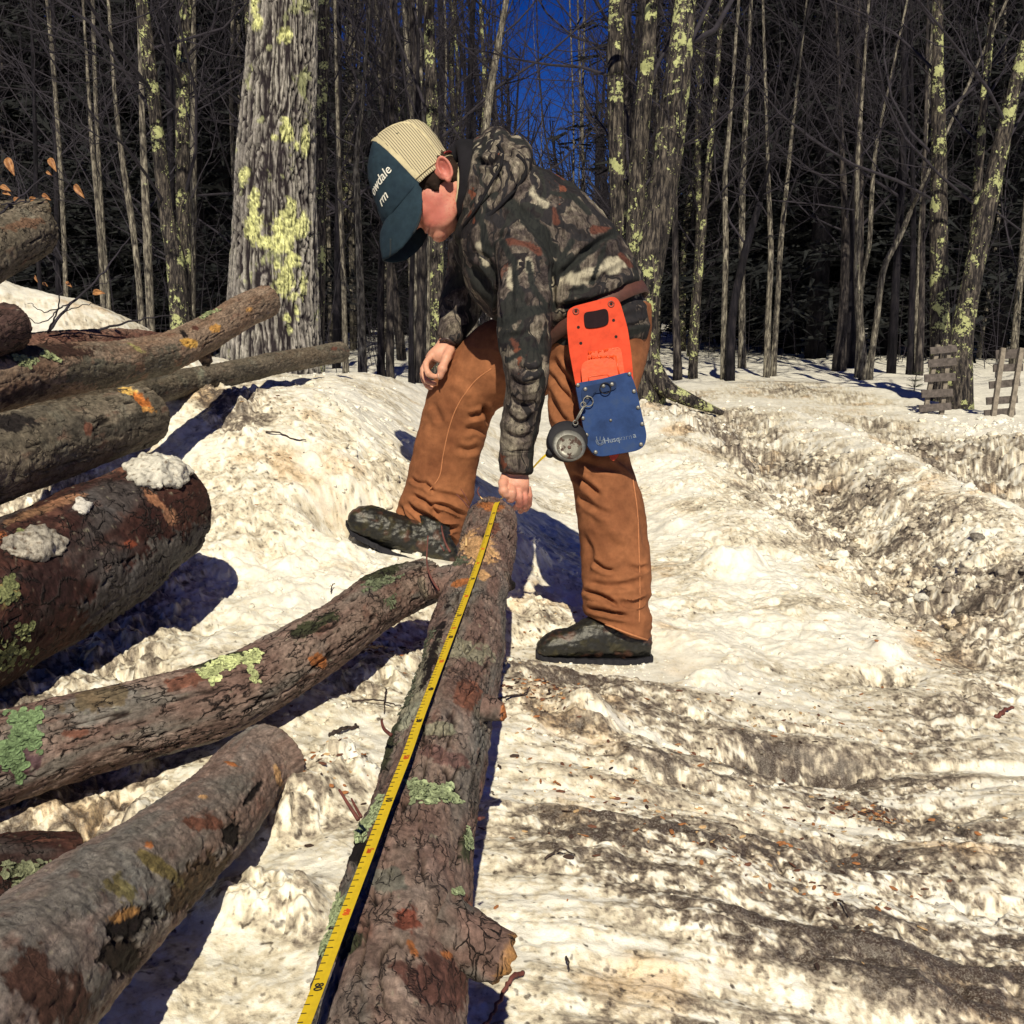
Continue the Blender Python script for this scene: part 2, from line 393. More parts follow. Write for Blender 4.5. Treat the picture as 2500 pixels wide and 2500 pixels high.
def ground(x, y):
    """height, dirty patches and painted shade of the snow surface"""
    N_ = len(x); one = np.zeros(N_)
    p = np.stack([x, y, one], -1)
    z = base_h(x, y)
    near = sstep(14, 5, y)
    u, v = uv0(x, y)
    dirt_shade = np.zeros(N_)
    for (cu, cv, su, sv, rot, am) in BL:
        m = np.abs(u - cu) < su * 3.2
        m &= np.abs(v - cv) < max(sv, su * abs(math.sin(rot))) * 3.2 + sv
        if m.any(): dirt_shade[m] += am * gauss(u[m], v[m], cu, cv, su, sv, rot)
    dirt_shade *= sstep(0.2, 0.7, y)
    dirt_shade = np.maximum(dirt_shade, 0.75 * sstep(0.8, 0.4, y))
    n1 = fbm(p * 1.7, 4, 1); n2 = fbm(p * 7.0, 4, 2); n3 = fbm(p * 26.0, 4, 3)
    # streaks dragged across the foreground by wheels (long in x, slightly turned)
    c, s = math.cos(0.10), math.sin(0.10)
    ps = np.stack([(x * c - y * s) * 1.5, (x * s + y * c) * 11.0, one], -1)
    st = fbm(ps, 5, 8)
    fore = sstep(2.9, 2.0, y) * sstep(-0.3, 0.2, x)
    mid = sstep(2.6, 3.2, y) * sstep(0.35, 0.8, x) * sstep(9, 6, y)
    churn = np.clip(sstep(0.2, 0.8, dirt_shade) * (1 - 0.6 * fore) + 0.5 * gauss(x, y, -0.3, 2.9, 0.7, 0.7) + .35 * mid, 0, 1)
    z = z + near * (0.034 * n1 + 0.015 * n2 * (0.5 + churn) * (1 - .3 * fore) + 0.0042 * n3 * (0.6 + 1.3 * churn))
    z = z + (1 - near) * 0.03 * n1
    z = z + fore * 0.016 * st + near * .0022 * churn * ridge(p * 45.0, 2, 77)
    # clods and refrozen lumps
    for (sc, hgt, sd, dens) in ((4.2, 0.050, 3, .40), (8.5, 0.042, 9, .5), (19.0, 0.022, 5, .6), (44.0, .0085, 21, .55), (90.0, .0035, 13, .6)):
        wx = x * sc + 0.35 * pn(p * sc * 1.3, sd + 2); wy = y * sc + 0.35 * pn(p * sc * 1.3, sd + 3)
        d, r = cells(wx, wy, sd)
        bump_ = np.sqrt(np.clip(1 - (d / (0.30 + 0.32 * r)) ** 2, 0, 1)) * (r < dens)
        k = (0.12 + 0.95 * churn) if sc < 12 else (0.14 + 1.0 * churn)
        z = z + near * hgt * bump_ * r * 1.3 * k * (1 - 0.60 * fore)
    pit = sstep(.5, .8, fbm(p * 13.0, 3, 91)) * (.2 + churn); z = z - .018 * pit * near
    # footprints and melted pits
    for (pu, pv, a, b_, dep) in ((1900, 1885, .095, .05, .06), (2020, 1860, .09, .04, .03), (2170, 1640, .06, .045, .045), (1880, 1380, .05, .03, .04), (1500, 1720, .12, .03, .03), (2300, 1980, .10, .04, .03),
                                (2170, 1590, .04, .04, -.05), (1790, 1415, .085, .06, -.075), (1720, 1690, .05, .04, -.045), (1420, 1850, .05, .04, -.045), (1640, 1330, .04, .04, -.03), (1440, 1880, .045, .04, -.04),
                                (760, 2150, .055, .05, -.04), (620, 2420, .06, .05, -.03), (1380, 1770, .07, .05, .03), (2110, 1320, .05, .05, .04), (2300, 1460, .06, .05, .05), (1270, 1290, .05, .07, -.05), (1290, 1440, .05, .06, -.05),
                                (605, 1420, .035, .03, .04), (2440, 1280, .06, .05, .05), (700, 1340, .07, .05, -.04), (1700, 1500, .10, .05, -.02), (2080, 2130, .06, .05, .03), (1560, 1960, .05, .05, -.03)):
        t = math.tan(PITCH + math.atan((pv - 1250) / F)); yy = CZ / t
        xx = (pu - 1250) / F * (yy * math.cos(PITCH) + CZ * math.sin(PITCH))
        g = gauss(x, y, xx, yy, a, b_)
        z = z - dep * np.clip(g * 1.6, 0, 1) * (1 + .3 * n3 * (dep > 0)) * (1 if dep > 0 else .75)
        if dep > 0: dirt_shade = dirt_shade + g * 0.7
    for (fu, fv, fd, a, b_, dz) in ((1428, 1640, 2.72, .24, .17, 0), (1000, 1362, 3.10, .20, .11, .0)):
        q_ = CAM + RT * ((fu - 1250) / F * fd) + UP * (-(fv - 1250) / F * fd) + FW * fd
        g = sstep(1.55, .95, np.sqrt(((x - q_[0]) / a) ** 2 + ((y - q_[1]) / b_) ** 2)); z = z * (1 - g) + (q_[2] + .007 + .10 * np.clip(q_[0] - x, -.2, .2) * (fu < 1100) + .15 * (z - q_[2])) * g
    # dirty and painted-shade pattern: broad stains broken up at every size, worst in the hollows
    dn = fbm(p * 11.0, 4, 31); dn2 = fbm(p * 42.0, 4, 41); dn0 = fbm(p * 3.1, 3, 33)
    dirt_shade = np.clip(dirt_shade, 0, 1.15) ** .85 * .9 - .30 * np.clip(-dirt_shade, 0, 1) + (.20 + .30 * sstep(-.2, .5, dn0)) * near * sstep(9, 4, y)
    st2 = fbm(np.stack([ps[:, 0] * 2.2, ps[:, 1] * 2.6, one + 5], -1), 4, 18)
    dirt_shade = np.maximum(dirt_shade, 0)
    grain = (.34 * dn - .20 * n2 + .22 * dn0 - .30 * n3) * (1 - .55 * fore) + .66 * dn2 + .45 * fbm(p * 120.0, 2, 47) + .25 * fbm(p * 230.0, 2, 49) + fore * (.45 * st + .50 * st2)
    dirt_shade = dirt_shade + fore * (.22 * sstep(2.0, 1.6, y) + .14)
    dd = dirt_shade * (.50 + .95 * grain) + (fore * .25 * st + mid * .25 * dn0) * (.3 + .7 * np.clip(dirt_shade, 0, 1)) - .04
    # colours of the snow itself
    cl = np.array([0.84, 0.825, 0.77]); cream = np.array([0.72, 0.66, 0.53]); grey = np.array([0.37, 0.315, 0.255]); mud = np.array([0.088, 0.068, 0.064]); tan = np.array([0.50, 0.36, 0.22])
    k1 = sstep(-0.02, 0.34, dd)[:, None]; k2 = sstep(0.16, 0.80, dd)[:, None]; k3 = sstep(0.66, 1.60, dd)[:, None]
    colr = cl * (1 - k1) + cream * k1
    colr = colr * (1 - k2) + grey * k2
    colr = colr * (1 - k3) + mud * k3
    kt = (sstep(0.25, 0.8, fbm(p * 4.0, 4, 61)) * sstep(0.1, 0.5, dirt_shade) * 0.6)[:, None]
    colr = colr * (1 - kt) + colr * tan * 1.7 * kt
    spk = (sstep(.55, .75, fbm(p * 75.0, 2, 95)) * sstep(.12, .6, dirt_shade) * near * .75)[:, None]
    colr = colr * (1 - spk) + np.array([.06, .04, .03]) * spk
    far = sstep(9, 14, y)
    lit = (sstep(0.35, 0.75, fbm(p * 9, 3, 71)) * far * 0.35)[:, None]   # leaf litter on the forest floor
    colr = colr * (1 - lit) + np.array([0.10, 0.07, 0.05]) * lit
    return z, colr

# azimuth fan, dense where the photo looks, out to the horizon
az = np.concatenate([np.radians(np.linspace(-178, -31, 60)), np.radians(np.linspace(-30.5, 30.5, 1050)), np.radians(np.linspace(31, 178, 60))])
vv = np.linspace(3350, 790, 1000)
t_ = np.tan(PITCH + np.arctan((vv - 1250) / F)); rr = CZ / np.maximum(t_, 1e-3)
rr = rr[(t_ > 0.033)]
rr = np.sort(np.concatenate([[0.0001, .2, .4, .5, .6, .68, .74], rr[rr > .78], np.linspace(2.7, 4.9, 380), [29, 32, 36, 42, 50, 60, 80, 120, 200, 400, 900]]))
A, R_ = np.meshgrid(az, rr)
X = (np.sin(A) * R_).ravel(); Y = (np.cos(A) * R_).ravel()
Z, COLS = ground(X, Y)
na, nr = len(az), len(rr)
i = np.arange(nr - 1)[:, None] * na; j = np.arange(na - 1)[None, :]
Q = np.stack([i + j, i + j + 1, i + na + j + 1, i + na + j], -1).reshape(-1, 4)
wrap = np.stack([np.arange(nr - 1) * na + na - 1, np.arange(nr - 1) * na, np.arange(1, nr) * na, np.arange(1, nr) * na + na - 1], -1)
Q = np.vstack([Q, wrap])
M_SNOW = m_snow()
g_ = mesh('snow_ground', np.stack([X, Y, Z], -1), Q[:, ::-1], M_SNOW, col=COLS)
tag(g_, 'trampled spring snow, white on the bank and dirty brown in the ruts', None, None, 'structure')
def gh(x, y):
    return float(ground(np.array([float(x)]), np.array([float(y)]))[0][0])

def on_ground(u, v, lift=0.0):
    """the snow point seen at photo pixel (u, v)"""
    d = np.linspace(.7, 12, 1400); p = CAM + (_oldP_(u, v, 1.0) - CAM) * d[:, None]
    g = ground(p[:, 0], p[:, 1])[0]; k = np.argmax(p[:, 2] < g); return np.array([p[k, 0], p[k, 1], g[k] + lift])
_oldP_ = P
# ------------------------------------------------------------------ logs
M_BARK = m_bark()
M_CUT = m_col('cut_wood', 200, 0.4, 0.001, 0.8, (0.8, 1.1))
M_LICH = m_col('lichen', 260, 0.7, 0.002, 0.95, (0.6, 1.25))
BROWN = dict(a=(0.160, 0.102, 0.088), b=(0.225, 0.165, 0.142), c=(0.150, 0.132, 0.120), crack=(0.018, 0.010, 0.009))
GREY = dict(a=(0.135, 0.115, 0.088), b=(0.185, 0.155, 0.120), c=(0.085, 0.075, 0.062), crack=(0.016, 0.012, 0.010))
WARM = dict(a=(0.21, 0.135, 0.095), b=(0.26, 0.19, 0.145), c=(0.17, 0.125, 0.095), crack=(0.02, 0.012, 0.01))
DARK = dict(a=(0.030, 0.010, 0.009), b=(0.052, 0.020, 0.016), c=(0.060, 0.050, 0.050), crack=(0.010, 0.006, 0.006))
WOOD = (0.60, 0.36, 0.18); ORANGE = (0.42, 0.155, 0.055); RED = (0.19, 0.082, 0.058); LICH = (0.50, 0.58, 0.30); MOSS = (0.05, 0.055, 0.03); PALE = (0.30, 0.28, 0.21); BLACK = (0.012, 0.008, 0.009)

def make_log(label, st, nlen, nseg, pal, seed, patches=(), cracks=1.0, lump=0.06, crackscale=1.0, knots=(), ring=(0.5, 0.33, 0.17), group='cut logs piled on the snow', ends=True, smooth_bark=0.0, crk=1.0):
    """st: (u, v, d, r) stations; patches: (u, v, ru, rv, colour, depth) seen at photo pixels, baked into the bark;
    knots: (u, v, d, direction, length, radius) cut side stubs"""
    pts = np.array([list(P(u, v, d)) + [r] for (u, v, d, r) in st])
    c4 = crom(pts, nlen); c = c4[:, :3]; rad = c4[:, 3]
    t, s, u_ = frames(c)
    ln = np.concatenate([[0], np.cumsum(np.linalg.norm(np.diff(c, axis=0), axis=1))])
    a = np.arange(nseg) * 2 * math.pi / nseg
    Lg, Ag = np.meshgrid(ln, a, indexing='ij'); Rg = np.repeat(rad[:, None], nseg, 1)
    lf = Lg.ravel(); af = Ag.ravel(); rf = Rg.ravel()
    cx = np.cos(af); sx = np.sin(af)
    q = np.stack([cx, sx, lf * 6], -1)
    disp = rf * lump * fbm(q * 0.9, 3, seed)
    w_ = np.stack([cx * 1.6, sx * 1.6, lf * 5.0], -1)
    warp = fbm(w_, 3, seed + 4)
    # fissures running along the log, wandering and broken
    cs = crackscale
    k = np.stack([cx * 2.6 * cs + warp * 0.45, sx * 2.6 * cs + warp * 0.45, lf * 3.8 * cs + warp * .3], -1)
    rid = 1 - np.abs(pn(k, seed + 9)) * 2.2
    gate = sstep(-0.12, 0.22, fbm(np.stack([cx * 1.7, sx * 1.7, lf * 7], -1), 3, seed + 14) + 0.12 * (cracks - 1))
    crack = sstep(0.84, 0.95, rid + .05 * fbm(np.stack([cx * 14, sx * 14, lf * 60], -1), 2, seed + 91)) * gate
    k2 = np.stack([cx * 6 * cs + warp, sx * 6 * cs + warp, lf * 16 * cs], -1)
    crack2 = sstep(0.90, 0.99, 1 - np.abs(pn(k2, seed + 12)) * 2.2) * sstep(0.1, 0.4, fbm(w_ * 1.5, 3, seed + 31)) * 0.6
    # short cross wrinkles of the bark
    k3 = np.stack([cx * 2, sx * 2, lf * 70], -1)
    wr = fbm(k3, 2, seed + 17)
    crack = np.clip(crack + crack2, 0, 1) * min(cracks, 1.0) * (1 - smooth_bark)
    disp = disp - 0.0055 * crack + 0.0006 * wr + 0.0022 * fbm(np.stack([cx * 9, sx * 9, lf * 45], -1), 3, seed + 20)
    rr_ = rf + disp
    v = (np.repeat(c[:, None, :], nseg, 1) + (s[:, None, :] * np.cos(a)[None, :, None] + u_[:, None, :] * np.sin(a)[None, :, None]) * rr_.reshape(nlen, nseg)[:, :, None]).reshape(-1, 3)
    # colours
    pa, pb, pc, pk = (np.array(pal[x]) for x in 'abc') if False else (np.array(pal['a']), np.array(pal['b']), np.array(pal['c']), np.array(pal['crack']))
    f1 = sstep(-0.4, 0.5, fbm(np.stack([cx * 1.3, sx * 1.3, lf * 6], -1), 4, seed + 40))[:, None]
    f2 = sstep(0.0, 0.6, fbm(np.stack([cx * 1.2, sx * 1.2, lf * 3.2], -1), 4, seed + 50))[:, None]
    col = pa * (1 - f1) + pb * f1
    col = col * (1 - f2) + pc * f2
    fr = (sstep(0.40, 0.9, fbm(np.stack([cx * 3, sx * 3, lf * 14], -1), 5, seed + 60)) * 0.45)[:, None]
    col = col * (1 - fr) + np.array(RED) * 0.9 * fr
    sp = sstep(0.62, 0.9, fbm(np.stack([cx * 11, sx * 11, lf * 75], -1), 2, seed + 66))[:, None] * 0.45
    col = col * (1 - sp) + np.array(PALE) * sp
    pu, pv, pd = proj(v)
    nrm = (v - np.repeat(c, nseg, 0)); facing = (nrm * (CAM - v)).sum(1) > 0
    e = fbm(v * 26, 4, seed + 70); e2 = fbm(v * 90, 3, seed + 71)
    off = np.zeros(len(v))
    for (qu, qv, ru, rv, rot, colr, dep) in patches:
        cc, ss = math.cos(rot), math.sin(rot); du = pu - qu; dv = pv - qv
        aa = (du * cc + dv * ss) / ru; bb = (-du * ss + dv * cc) / rv
        m = sstep(1.12, 0.88, np.sqrt(aa * aa + bb * bb) + 0.55 * e + 0.35 * e2) * facing
        tc = np.array(colr) * (0.85 + 0.35 * e2[:, None] * 0.6)
        col = col * (1 - m[:, None]) + np.clip(tc, 0, 1) * m[:, None]
        off += dep * m
        crack = crack * (1 - m)
    col = col * (1 - crack[:, None]) + pk * crack[:, None]
    v = v + nrm / np.linalg.norm(nrm, axis=1)[:, None] * off[:, None]
    i = np.arange(nlen - 1)[:, None] * nseg; j = np.arange(nseg)[None, :]; j2 = (j + 1) % nseg
    Qf = np.stack([i + j, i + j2, i + nseg + j2, i + nseg + j], -1).reshape(-1, 4)
    base = pts[len(pts) // 2, :3]
    th = thing('log', label, 'log', (base[0], base[1], v[:, 2].min()), group)
    ob_ = mesh('bark', v, Qf, M_BARK, th, col=np.hstack([np.clip(col, 0, 1), np.full((len(v), 1), crk)])); set_vec(ob_, 'LogCo', np.stack([cx * .07, sx * .07, lf + seed], -1))
    # sawn end faces
    for e_i, sgn in ((0, -1), (nlen - 1, 1)):
        rim = v[e_i * nseg:(e_i + 1) * nseg]; cen = rim.mean(0); k_ = 12
        vs_ = []; cs_ = []
        for h in range(k_ + 1):
            f = h / k_
            ringv = rim + (cen - rim) * f + t[e_i] * sgn * (0.0015 + 0.002 * math.sin(f * 9) * f)
            vs_.append(ringv)
            shade = 0.82 + 0.22 * (h % 2)
            cs_.append(np.tile(np.array(ring) * shade if h > 0 else np.array(pal['a']) * 0.5, (nseg, 1)))
        vs_ = np.concatenate(vs_); cs_ = np.concatenate(cs_)
        i2 = np.arange(k_)[:, None] * nseg
        qf = np.stack([i2 + j, i2 + j2, i2 + nseg + j2, i2 + nseg + j], -1).reshape(-1, 4)
        mesh('cut_end', vs_, qf if sgn > 0 else qf[:, ::-1], M_CUT, th, col=cs_)
    for (ku, kv, kd, dirv, kl, kr, kc) in knots:
        b0 = P(ku, kv, kd); dv_ = RT * dirv[0] + UP * dirv[1] - FW * dirv[2]; dv_ = dv_ / np.linalg.norm(dv_)
        n_ = 22; tt = np.linspace(0, 1, n_)
        cc_ = b0 + dv_ * (tt[:, None] * kl)
        rr2 = kr * (1 + .55 * (1 - tt) ** 1.3); rr2[-1] = kr * 0.85
        kv_, kq, kt_ = tube(cc_, rr2, 40)
        d_ = kv_ - (b0 + dv_ * ((kv_ - b0) @ dv_)[:, None])
        kv_ = kv_ + d_ * (0.20 * fbm(kv_ * 38, 4, seed + 80))[:, None] + dv_ * (.008 * fbm(kv_ * 60, 3, seed + 82) * sstep(.7, 1, ((kv_ - b0) @ dv_) / kl))[:, None]
        f_ = sstep(-0.3, 0.5, fbm(kv_ * 22, 3, seed + 81))[:, None]
        kcl = pa * (1 - f_) + pc * f_
        endm = sstep(0.93, 0.99, ((kv_ - b0) @ dv_) / kl)[:, None]
        kcl = kcl * (1 - endm) + np.array(kc) * endm
        ks_ = MB().add(kv_, kq, kt_, kcl).build('branch_stub', M_BARK, th); set_vec(ks_, 'LogCo', kv_)
    return th, v, nrm

def lichen(th, spots, seed, col=LICH, name='lichen', size=0.0045, d=None):
    """leafy crust: many small curled flakes; spots (u, v, d, ru, rv, rot, n)"""
    rn = np.random.RandomState(seed)
    for (u, v, dd, ru, rv, rot, n) in spots:
        mb = MB()
        for _ in range(n):
            a = rn.rand() * 6.283; r_ = rn.rand() ** .62 * (1 + .35 * math.sin(a * 3 + u) + .25 * math.sin(a * 7 + v))
            x = math.cos(a) * r_ * ru; y = math.sin(a) * r_ * rv
            if rn.rand() < 0.0: continue
            pu = u + x * math.cos(rot) - y * math.sin(rot); pv = v + x * math.sin(rot) + y * math.cos(rot)
            hit = snap(th, pu, pv)
            if hit is None: continue
            p, nr = hit
            s = size * .78 * (0.4 + rn.rand())
            t1 = np.cross(nr, rn.normal(size=3)); t1 /= np.linalg.norm(t1); t2 = np.cross(nr, t1)
            k = 7; ang = np.arange(k) * 2 * math.pi / k
            rim = np.stack([np.cos(ang) * (0.7 + 0.6 * rn.rand(k)), np.sin(ang) * (0.7 + 0.6 * rn.rand(k)), 0.10 + 0.42 * rn.rand(k)], -1) * s
            vv_ = np.vstack([[0, 0, 0.1 * s], rim])
            vw = p + vv_[:, :1] * t1 + vv_[:, 1:2] * t2 + vv_[:, 2:] * nr
            c = np.array(col) * (0.6 + 0.75 * rn.rand())
            mb.add(vw, None, [[0, 1 + q_, 1 + (q_ + 1) % k] for q_ in range(k)], c)
        if mb.n: mb.build(name, M_LICH, th, smooth=False)

from mathutils.bvhtree import BVHTree
_bv = {}
def snap(th, u, v):
    """where the view ray through photo pixel (u, v) meets a thing's surface"""
    if th.name not in _bv:
        vs_, fs_ = [], []; n = 0
        for o in th.children:
            if o.type != 'MESH': continue
            me = o.data; off = np.array(th['_o'])
            co = np.zeros(len(me.vertices) * 3, dtype=np.float32); me.vertices.foreach_get('co', co)
            co = co.reshape(-1, 3) + off
            fs_ += [[x + n for x in p.vertices] for p in me.polygons]; vs_.append(co); n += len(co)
        _bv[th.name] = BVHTree.FromPolygons([Vector(map(float, a)) for a in np.concatenate(vs_)], fs_)
    dr = Vector(P(u, v, 1.0) - CAM).normalized()
    loc, nr, _, _ = _bv[th.name].ray_cast(Vector(CAM), dr)
    if loc is None: return None
    nr = np.array(nr)
    if nr @ np.array(dr) > 0: nr = -nr
    return np.array(loc), nr

def tape_d(v): return 0.973 * 1569.0 / (v - 619.0)

# measured log, running from under the camera to the boy's hand
EV = np.array([1235, 1330, 1420, 1500, 1600, 1700, 1800, 1900, 2000, 2100, 2200, 2300, 2400, 2500, 2600.])
EL = np.array([1142, 1122, 1102, 1060, 1035, 1000, 956, 925, 893, 850, 826, 792, 764, 738, 712.])
ER = np.array([1266, 1262, 1246, 1238, 1229, 1215, 1198, 1190, 1168, 1158, 1154, 1156, 1150, 1142, 1135.])
TV = np.array([1212, 1253, 1313, 1381, 1450, 1508, 1615, 1683, 1750, 1844, 1953, 2100, 2224, 2411, 2500.])
TU = np.array([1225, 1205, 1187, 1165, 1140, 1118, 1077, 1051, 1025.5, 993, 949, 893.5, 846, 776, 742.])
st = []
for t in (2.66, 2.45, 2.2, 1.95, 1.75, 1.6, 1.45, 1.3, 1.18, 1.07, .97, .89, .83):
    v_ = 619 + 1569.0 / t; tp_ = P(np.interp(v_, TV, TU), v_, .973 * t); r_ = .060
    lift = np.interp(t, [.8, 1.0, 1.3, 1.6, 2.1, 2.5], [.034, .030, .020, .011, .006, .004])
    for _ in range(6):
        zc = tp_[2] - lift - r_; cy = tp_[1]
        cu, cv, cd = proj(np.array([tp_[0], cy, zc])); mu = (np.interp(cv, EV, EL) + np.interp(cv, EV, ER)) / 2
        r_ = (np.interp(cv, EV, ER) - np.interp(cv, EV, EL)) / 2 / F * cd * .97
    q_ = CAM + (P(mu, cv, cd) - CAM); st.append((q_, 0, 0, r_))
p0 = st[-1][0]; p1 = st[-3][0]; dirn = p0 - p1; dirn = dirn / np.linalg.norm(dirn)
ext = []
for k in (0.25, 0.6, 1.0, 1.5):
    q_ = p0 + np.array([dirn[0], dirn[1], dirn[2] * 0.5]) * k; u_, v_, d_ = proj(q_)
    ext.append((q_, 0.06 + 0.006 * k))
_oldP = P
class _S: pass
def P(u, v, d):
    if isinstance(u, np.ndarray): return u
    return _oldP(u, v, d)
st = st + [(q_, 0, 0, r_) for q_, r_ in ext]
measured, mv, mn = make_log('brown barked log with the yellow tape laid along its top', st, 1250, 230, BROWN, 3,
    patches=[(1163, 1338, 48, 40, 0.35, WOOD, -.005), (1205, 1290, 16, 14, 0, RED, 0), (1195, 1235, 34, 10, .2, ORANGE, 0), (1130, 1420, 26, 9, -.3, ORANGE, 0), (1178, 1405, 12, 14, 0, WOOD, 0),
             (1010, 1700, 24, 130, 0.35, PALE, 0), (945, 1830, 20, 60, .35, MOSS, .001), (1060, 1590, 12, 90, .3, BLACK, 0), (1130, 1590, 70, 26, .2, PALE, 0),
             (1070, 1780, 40, 14, 0, PALE, 0), (1140, 1700, 30, 40, .3, RED, 0), (1150, 2250, 45, 60, 0, RED, 0), (1000, 2240, 40, 40, .4, (.20, .06, .04), 0),
             (1090, 2400, 90, 60, .4, (.13, .06, .05), 0), (950, 2150, 50, 30, .2, (.16, .15, .13), 0), (870, 2150, 22, 70, .35, (.2, .19, .16), 0), (850, 2300, 24, 40, .3, MOSS, 0),
             (870, 2080, 28, 34, .3, BLACK, -.002), (1140, 2070, 14, 40, 0, MOSS, .001), (1010, 2320, 10, 30, -.5, ORANGE, 0), (1090, 2330, 14, 10, 0.5, ORANGE, 0),
             (1160, 1930, 10, 60, 0, (.11, .09, .08), 0), (1100, 1850, 60, 18, .3, (.18, .10, .09), 0), (1075, 1930, 70, 14, 0.3, BLACK, -.002)],
    knots=[(1060, 2262, 1.02, (1.0, -0.42, 0.12), 0.070, 0.022, (.42, .22, .08)), (1130, 1412, 2.08, (-1.0, -0.22, 0.35), 0.078, 0.022, (.20, .16, .12)),
           (1215, 1420, 2.10, (1.0, 0, .2), 0.026, 0.018, BLACK), (1180, 1730, 1.46, (1, -.1, .2), .026, .012, ORANGE)], cracks=1.3, crk=.65)
lichen(measured, [(1052, 1935, 0, 40, 22, 0.0, 330), (1095, 1945, 0, 30, 14, .5, 160), (1020, 1930, 0, 22, 25, 0, 140), (920, 1985, 0, 18, 34, .7, 170), (880, 2030, 0, 20, 26, .7, 200), (825, 2230, 0, 18, 40, .4, 260),
                  (795, 2300, 0, 12, 34, .4, 160), (1143, 2050, 0, 8, 26, 0, 60), (1118, 2178, 0, 10, 6, 0, 30)], 5, (.30, .36, .21))
lichen(measured, [(1035, 1590, 0, 8, 60, .35, 90), (1000, 1690, 0, 8, 50, .35, 70), (1110, 1368, 0, 34, 9, 0, 120)], 6, (.09, .10, .07), size=.004)
# diagonal log whose tip meets the measured one
make_log('long cracked brown log whose far tip meets the measured log below the raised boot', [(1040, 1418, 2.42, .050), (930, 1466, 2.28, .054), (797, 1560, 2.06, .056), (570, 1690, 1.86, .060), (330, 1758, 1.77, .064), (114, 1818, 1.70, .066), (-140, 1900, 1.62, .068)], 700, 150, BROWN, 21,
    patches=[(930, 1395, 50, 16, -.3, MOSS, .002), (545, 1610, 90, 12, -.25, MOSS, .001), (760, 1530, 60, 14, -.4, MOSS, .001), (250, 1700, 80, 26, -.3, (.15, .11, .07), 0), (780, 1610, 16, 20, 0, ORANGE, 0), (50, 1860, 60, 40, 0, (.11, .06, .07), 0), (460, 1660, 60, 20, -.3, RED, 0), (180, 1790, 36, 14, 0, RED, 0)],
    cracks=1.6, crackscale=1.25)
L2 = bpy.data.objects['log.001']
lichen(L2, [(925, 1422, 0, 44, 12, -.3, 260), (955, 1470, 0, 14, 16, .4, 70)], 8, (.16, .19, .12), size=.0045)
lichen(L2, [(560, 1618, 0, 60, 16, -.2, 380), (515, 1640, 0, 22, 24, .4, 160), (620, 1600, 0, 18, 14, 0, 90), (615, 1640, 0, 10, 30, -.4, 70)], 9, (.50, .56, .28), size=.0045)
lichen(L2, [(60, 1760, 0, 40, 30, 0, 260), (30, 1840, 0, 34, 50, 0, 420), (80, 1810, 0, 20, 20, 0, 80)], 10, (.16, .24, .12), size=.0055)
# short thick log with the flared tip, bottom left
make_log('smooth purple-brown log with a flared sawn tip and peeling bark, lowest on the left', [(655, 1866, 1.74, .062), (600, 1900, 1.68, .0575), (522, 1992, 1.53, .0585), (400, 2095, 1.36, .0635), (230, 2240, 1.19, .071), (60, 2390, 1.05, .076), (-140, 2560, 0.93, .082), (-520, 2900, 0.78, .09)], 620, 170,
    dict(a=(0.215, 0.165, 0.148), b=(0.175, 0.16, 0.15), c=(0.21, 0.145, 0.125), crack=(0.02, 0.012, 0.01)), 44,
    patches=[(560, 2035, 26, 40, .3, BLACK, -.004), (470, 2160, 100, 36, -.75, (.10, .065, .04), -.003), (330, 2250, 70, 34, -.5, BLACK, -.004), (290, 2330, 60, 44, .2, (.03, .02, .016), -.004), (380, 2110, 80, 18, .6, (.20, .16, .07), 0), (300, 2170, 50, 26, .4, (.18, .15, .07), 0),
             (480, 1860, 30, 14, -.2, (.10, .07, .06), -.002), (365, 2065, 13, 10, 0, ORANGE, .001), (570, 1868, 20, 6, .3, ORANGE, .001), (310, 2230, 50, 10, -.3, (.42, .22, .08), 0), (680, 1900, 8, 26, -.3, WOOD, .001), (495, 1945, 10, 4, 0, WOOD, .001), (120, 2420, 110, 70, .6, (.09, .045, .035), 0),
             (500, 2010, 60, 16, .1, RED, 0), (620, 1935, 40, 7, -.9, BLACK, -.003)],
    cracks=.35, crackscale=.8, lump=.04, smooth_bark=.25, crk=.12)
# fat dark wet log under the slab of snow
BIG, _, _ = make_log('fattest log, dark red-brown and wet, with lumps of snow lying on it', [(398, 1250, 2.50, .112), (360, 1262, 2.43, .120), (250, 1330, 2.30, .128), (60, 1430, 2.12, .135), (-160, 1540, 1.95, .14)], 420, 200, DARK, 62,
    patches=[(385, 1225, 44, 12, .75, (.32, .15, .085), .001), (415, 1262, 24, 16, .9, (.30, .15, .09), 0), (400, 1380, 110, 60, -.7, (.10, .09, .085), .003), (300, 1450, 110, 60, -.7, (.08, .07, .07), .003), (150, 1225, 80, 10, -.35, (.30, .15, .09), 0),
             (60, 1260, 50, 10, -.4, (.22, .12, .07), 0), (320, 1330, 16, 9, 0, (.25, .06, .03), 0), (10, 1310, 30, 12, .2, (.3, .10, .04), 0), (20, 1450, 26, 30, .4, (.30, .24, .10), .002), (330, 1130, 60, 9, -.3, (.22, .10, .07), 0), (130, 1420, 60, 60, 0, (.03, .012, .012), 0)],
    cracks=1.4, crackscale=1.5, lump=.05)
lichen(BIG, [(20, 1440, 0, 24, 34, .5, 120), (52, 1303, 0, 11, 9, 0, 60), (20, 1600, 0, 60, 40, 0, 200), (60, 1540, 0, 20, 20, 0, 70)], 12, (.20, .22, .10), size=.0055)
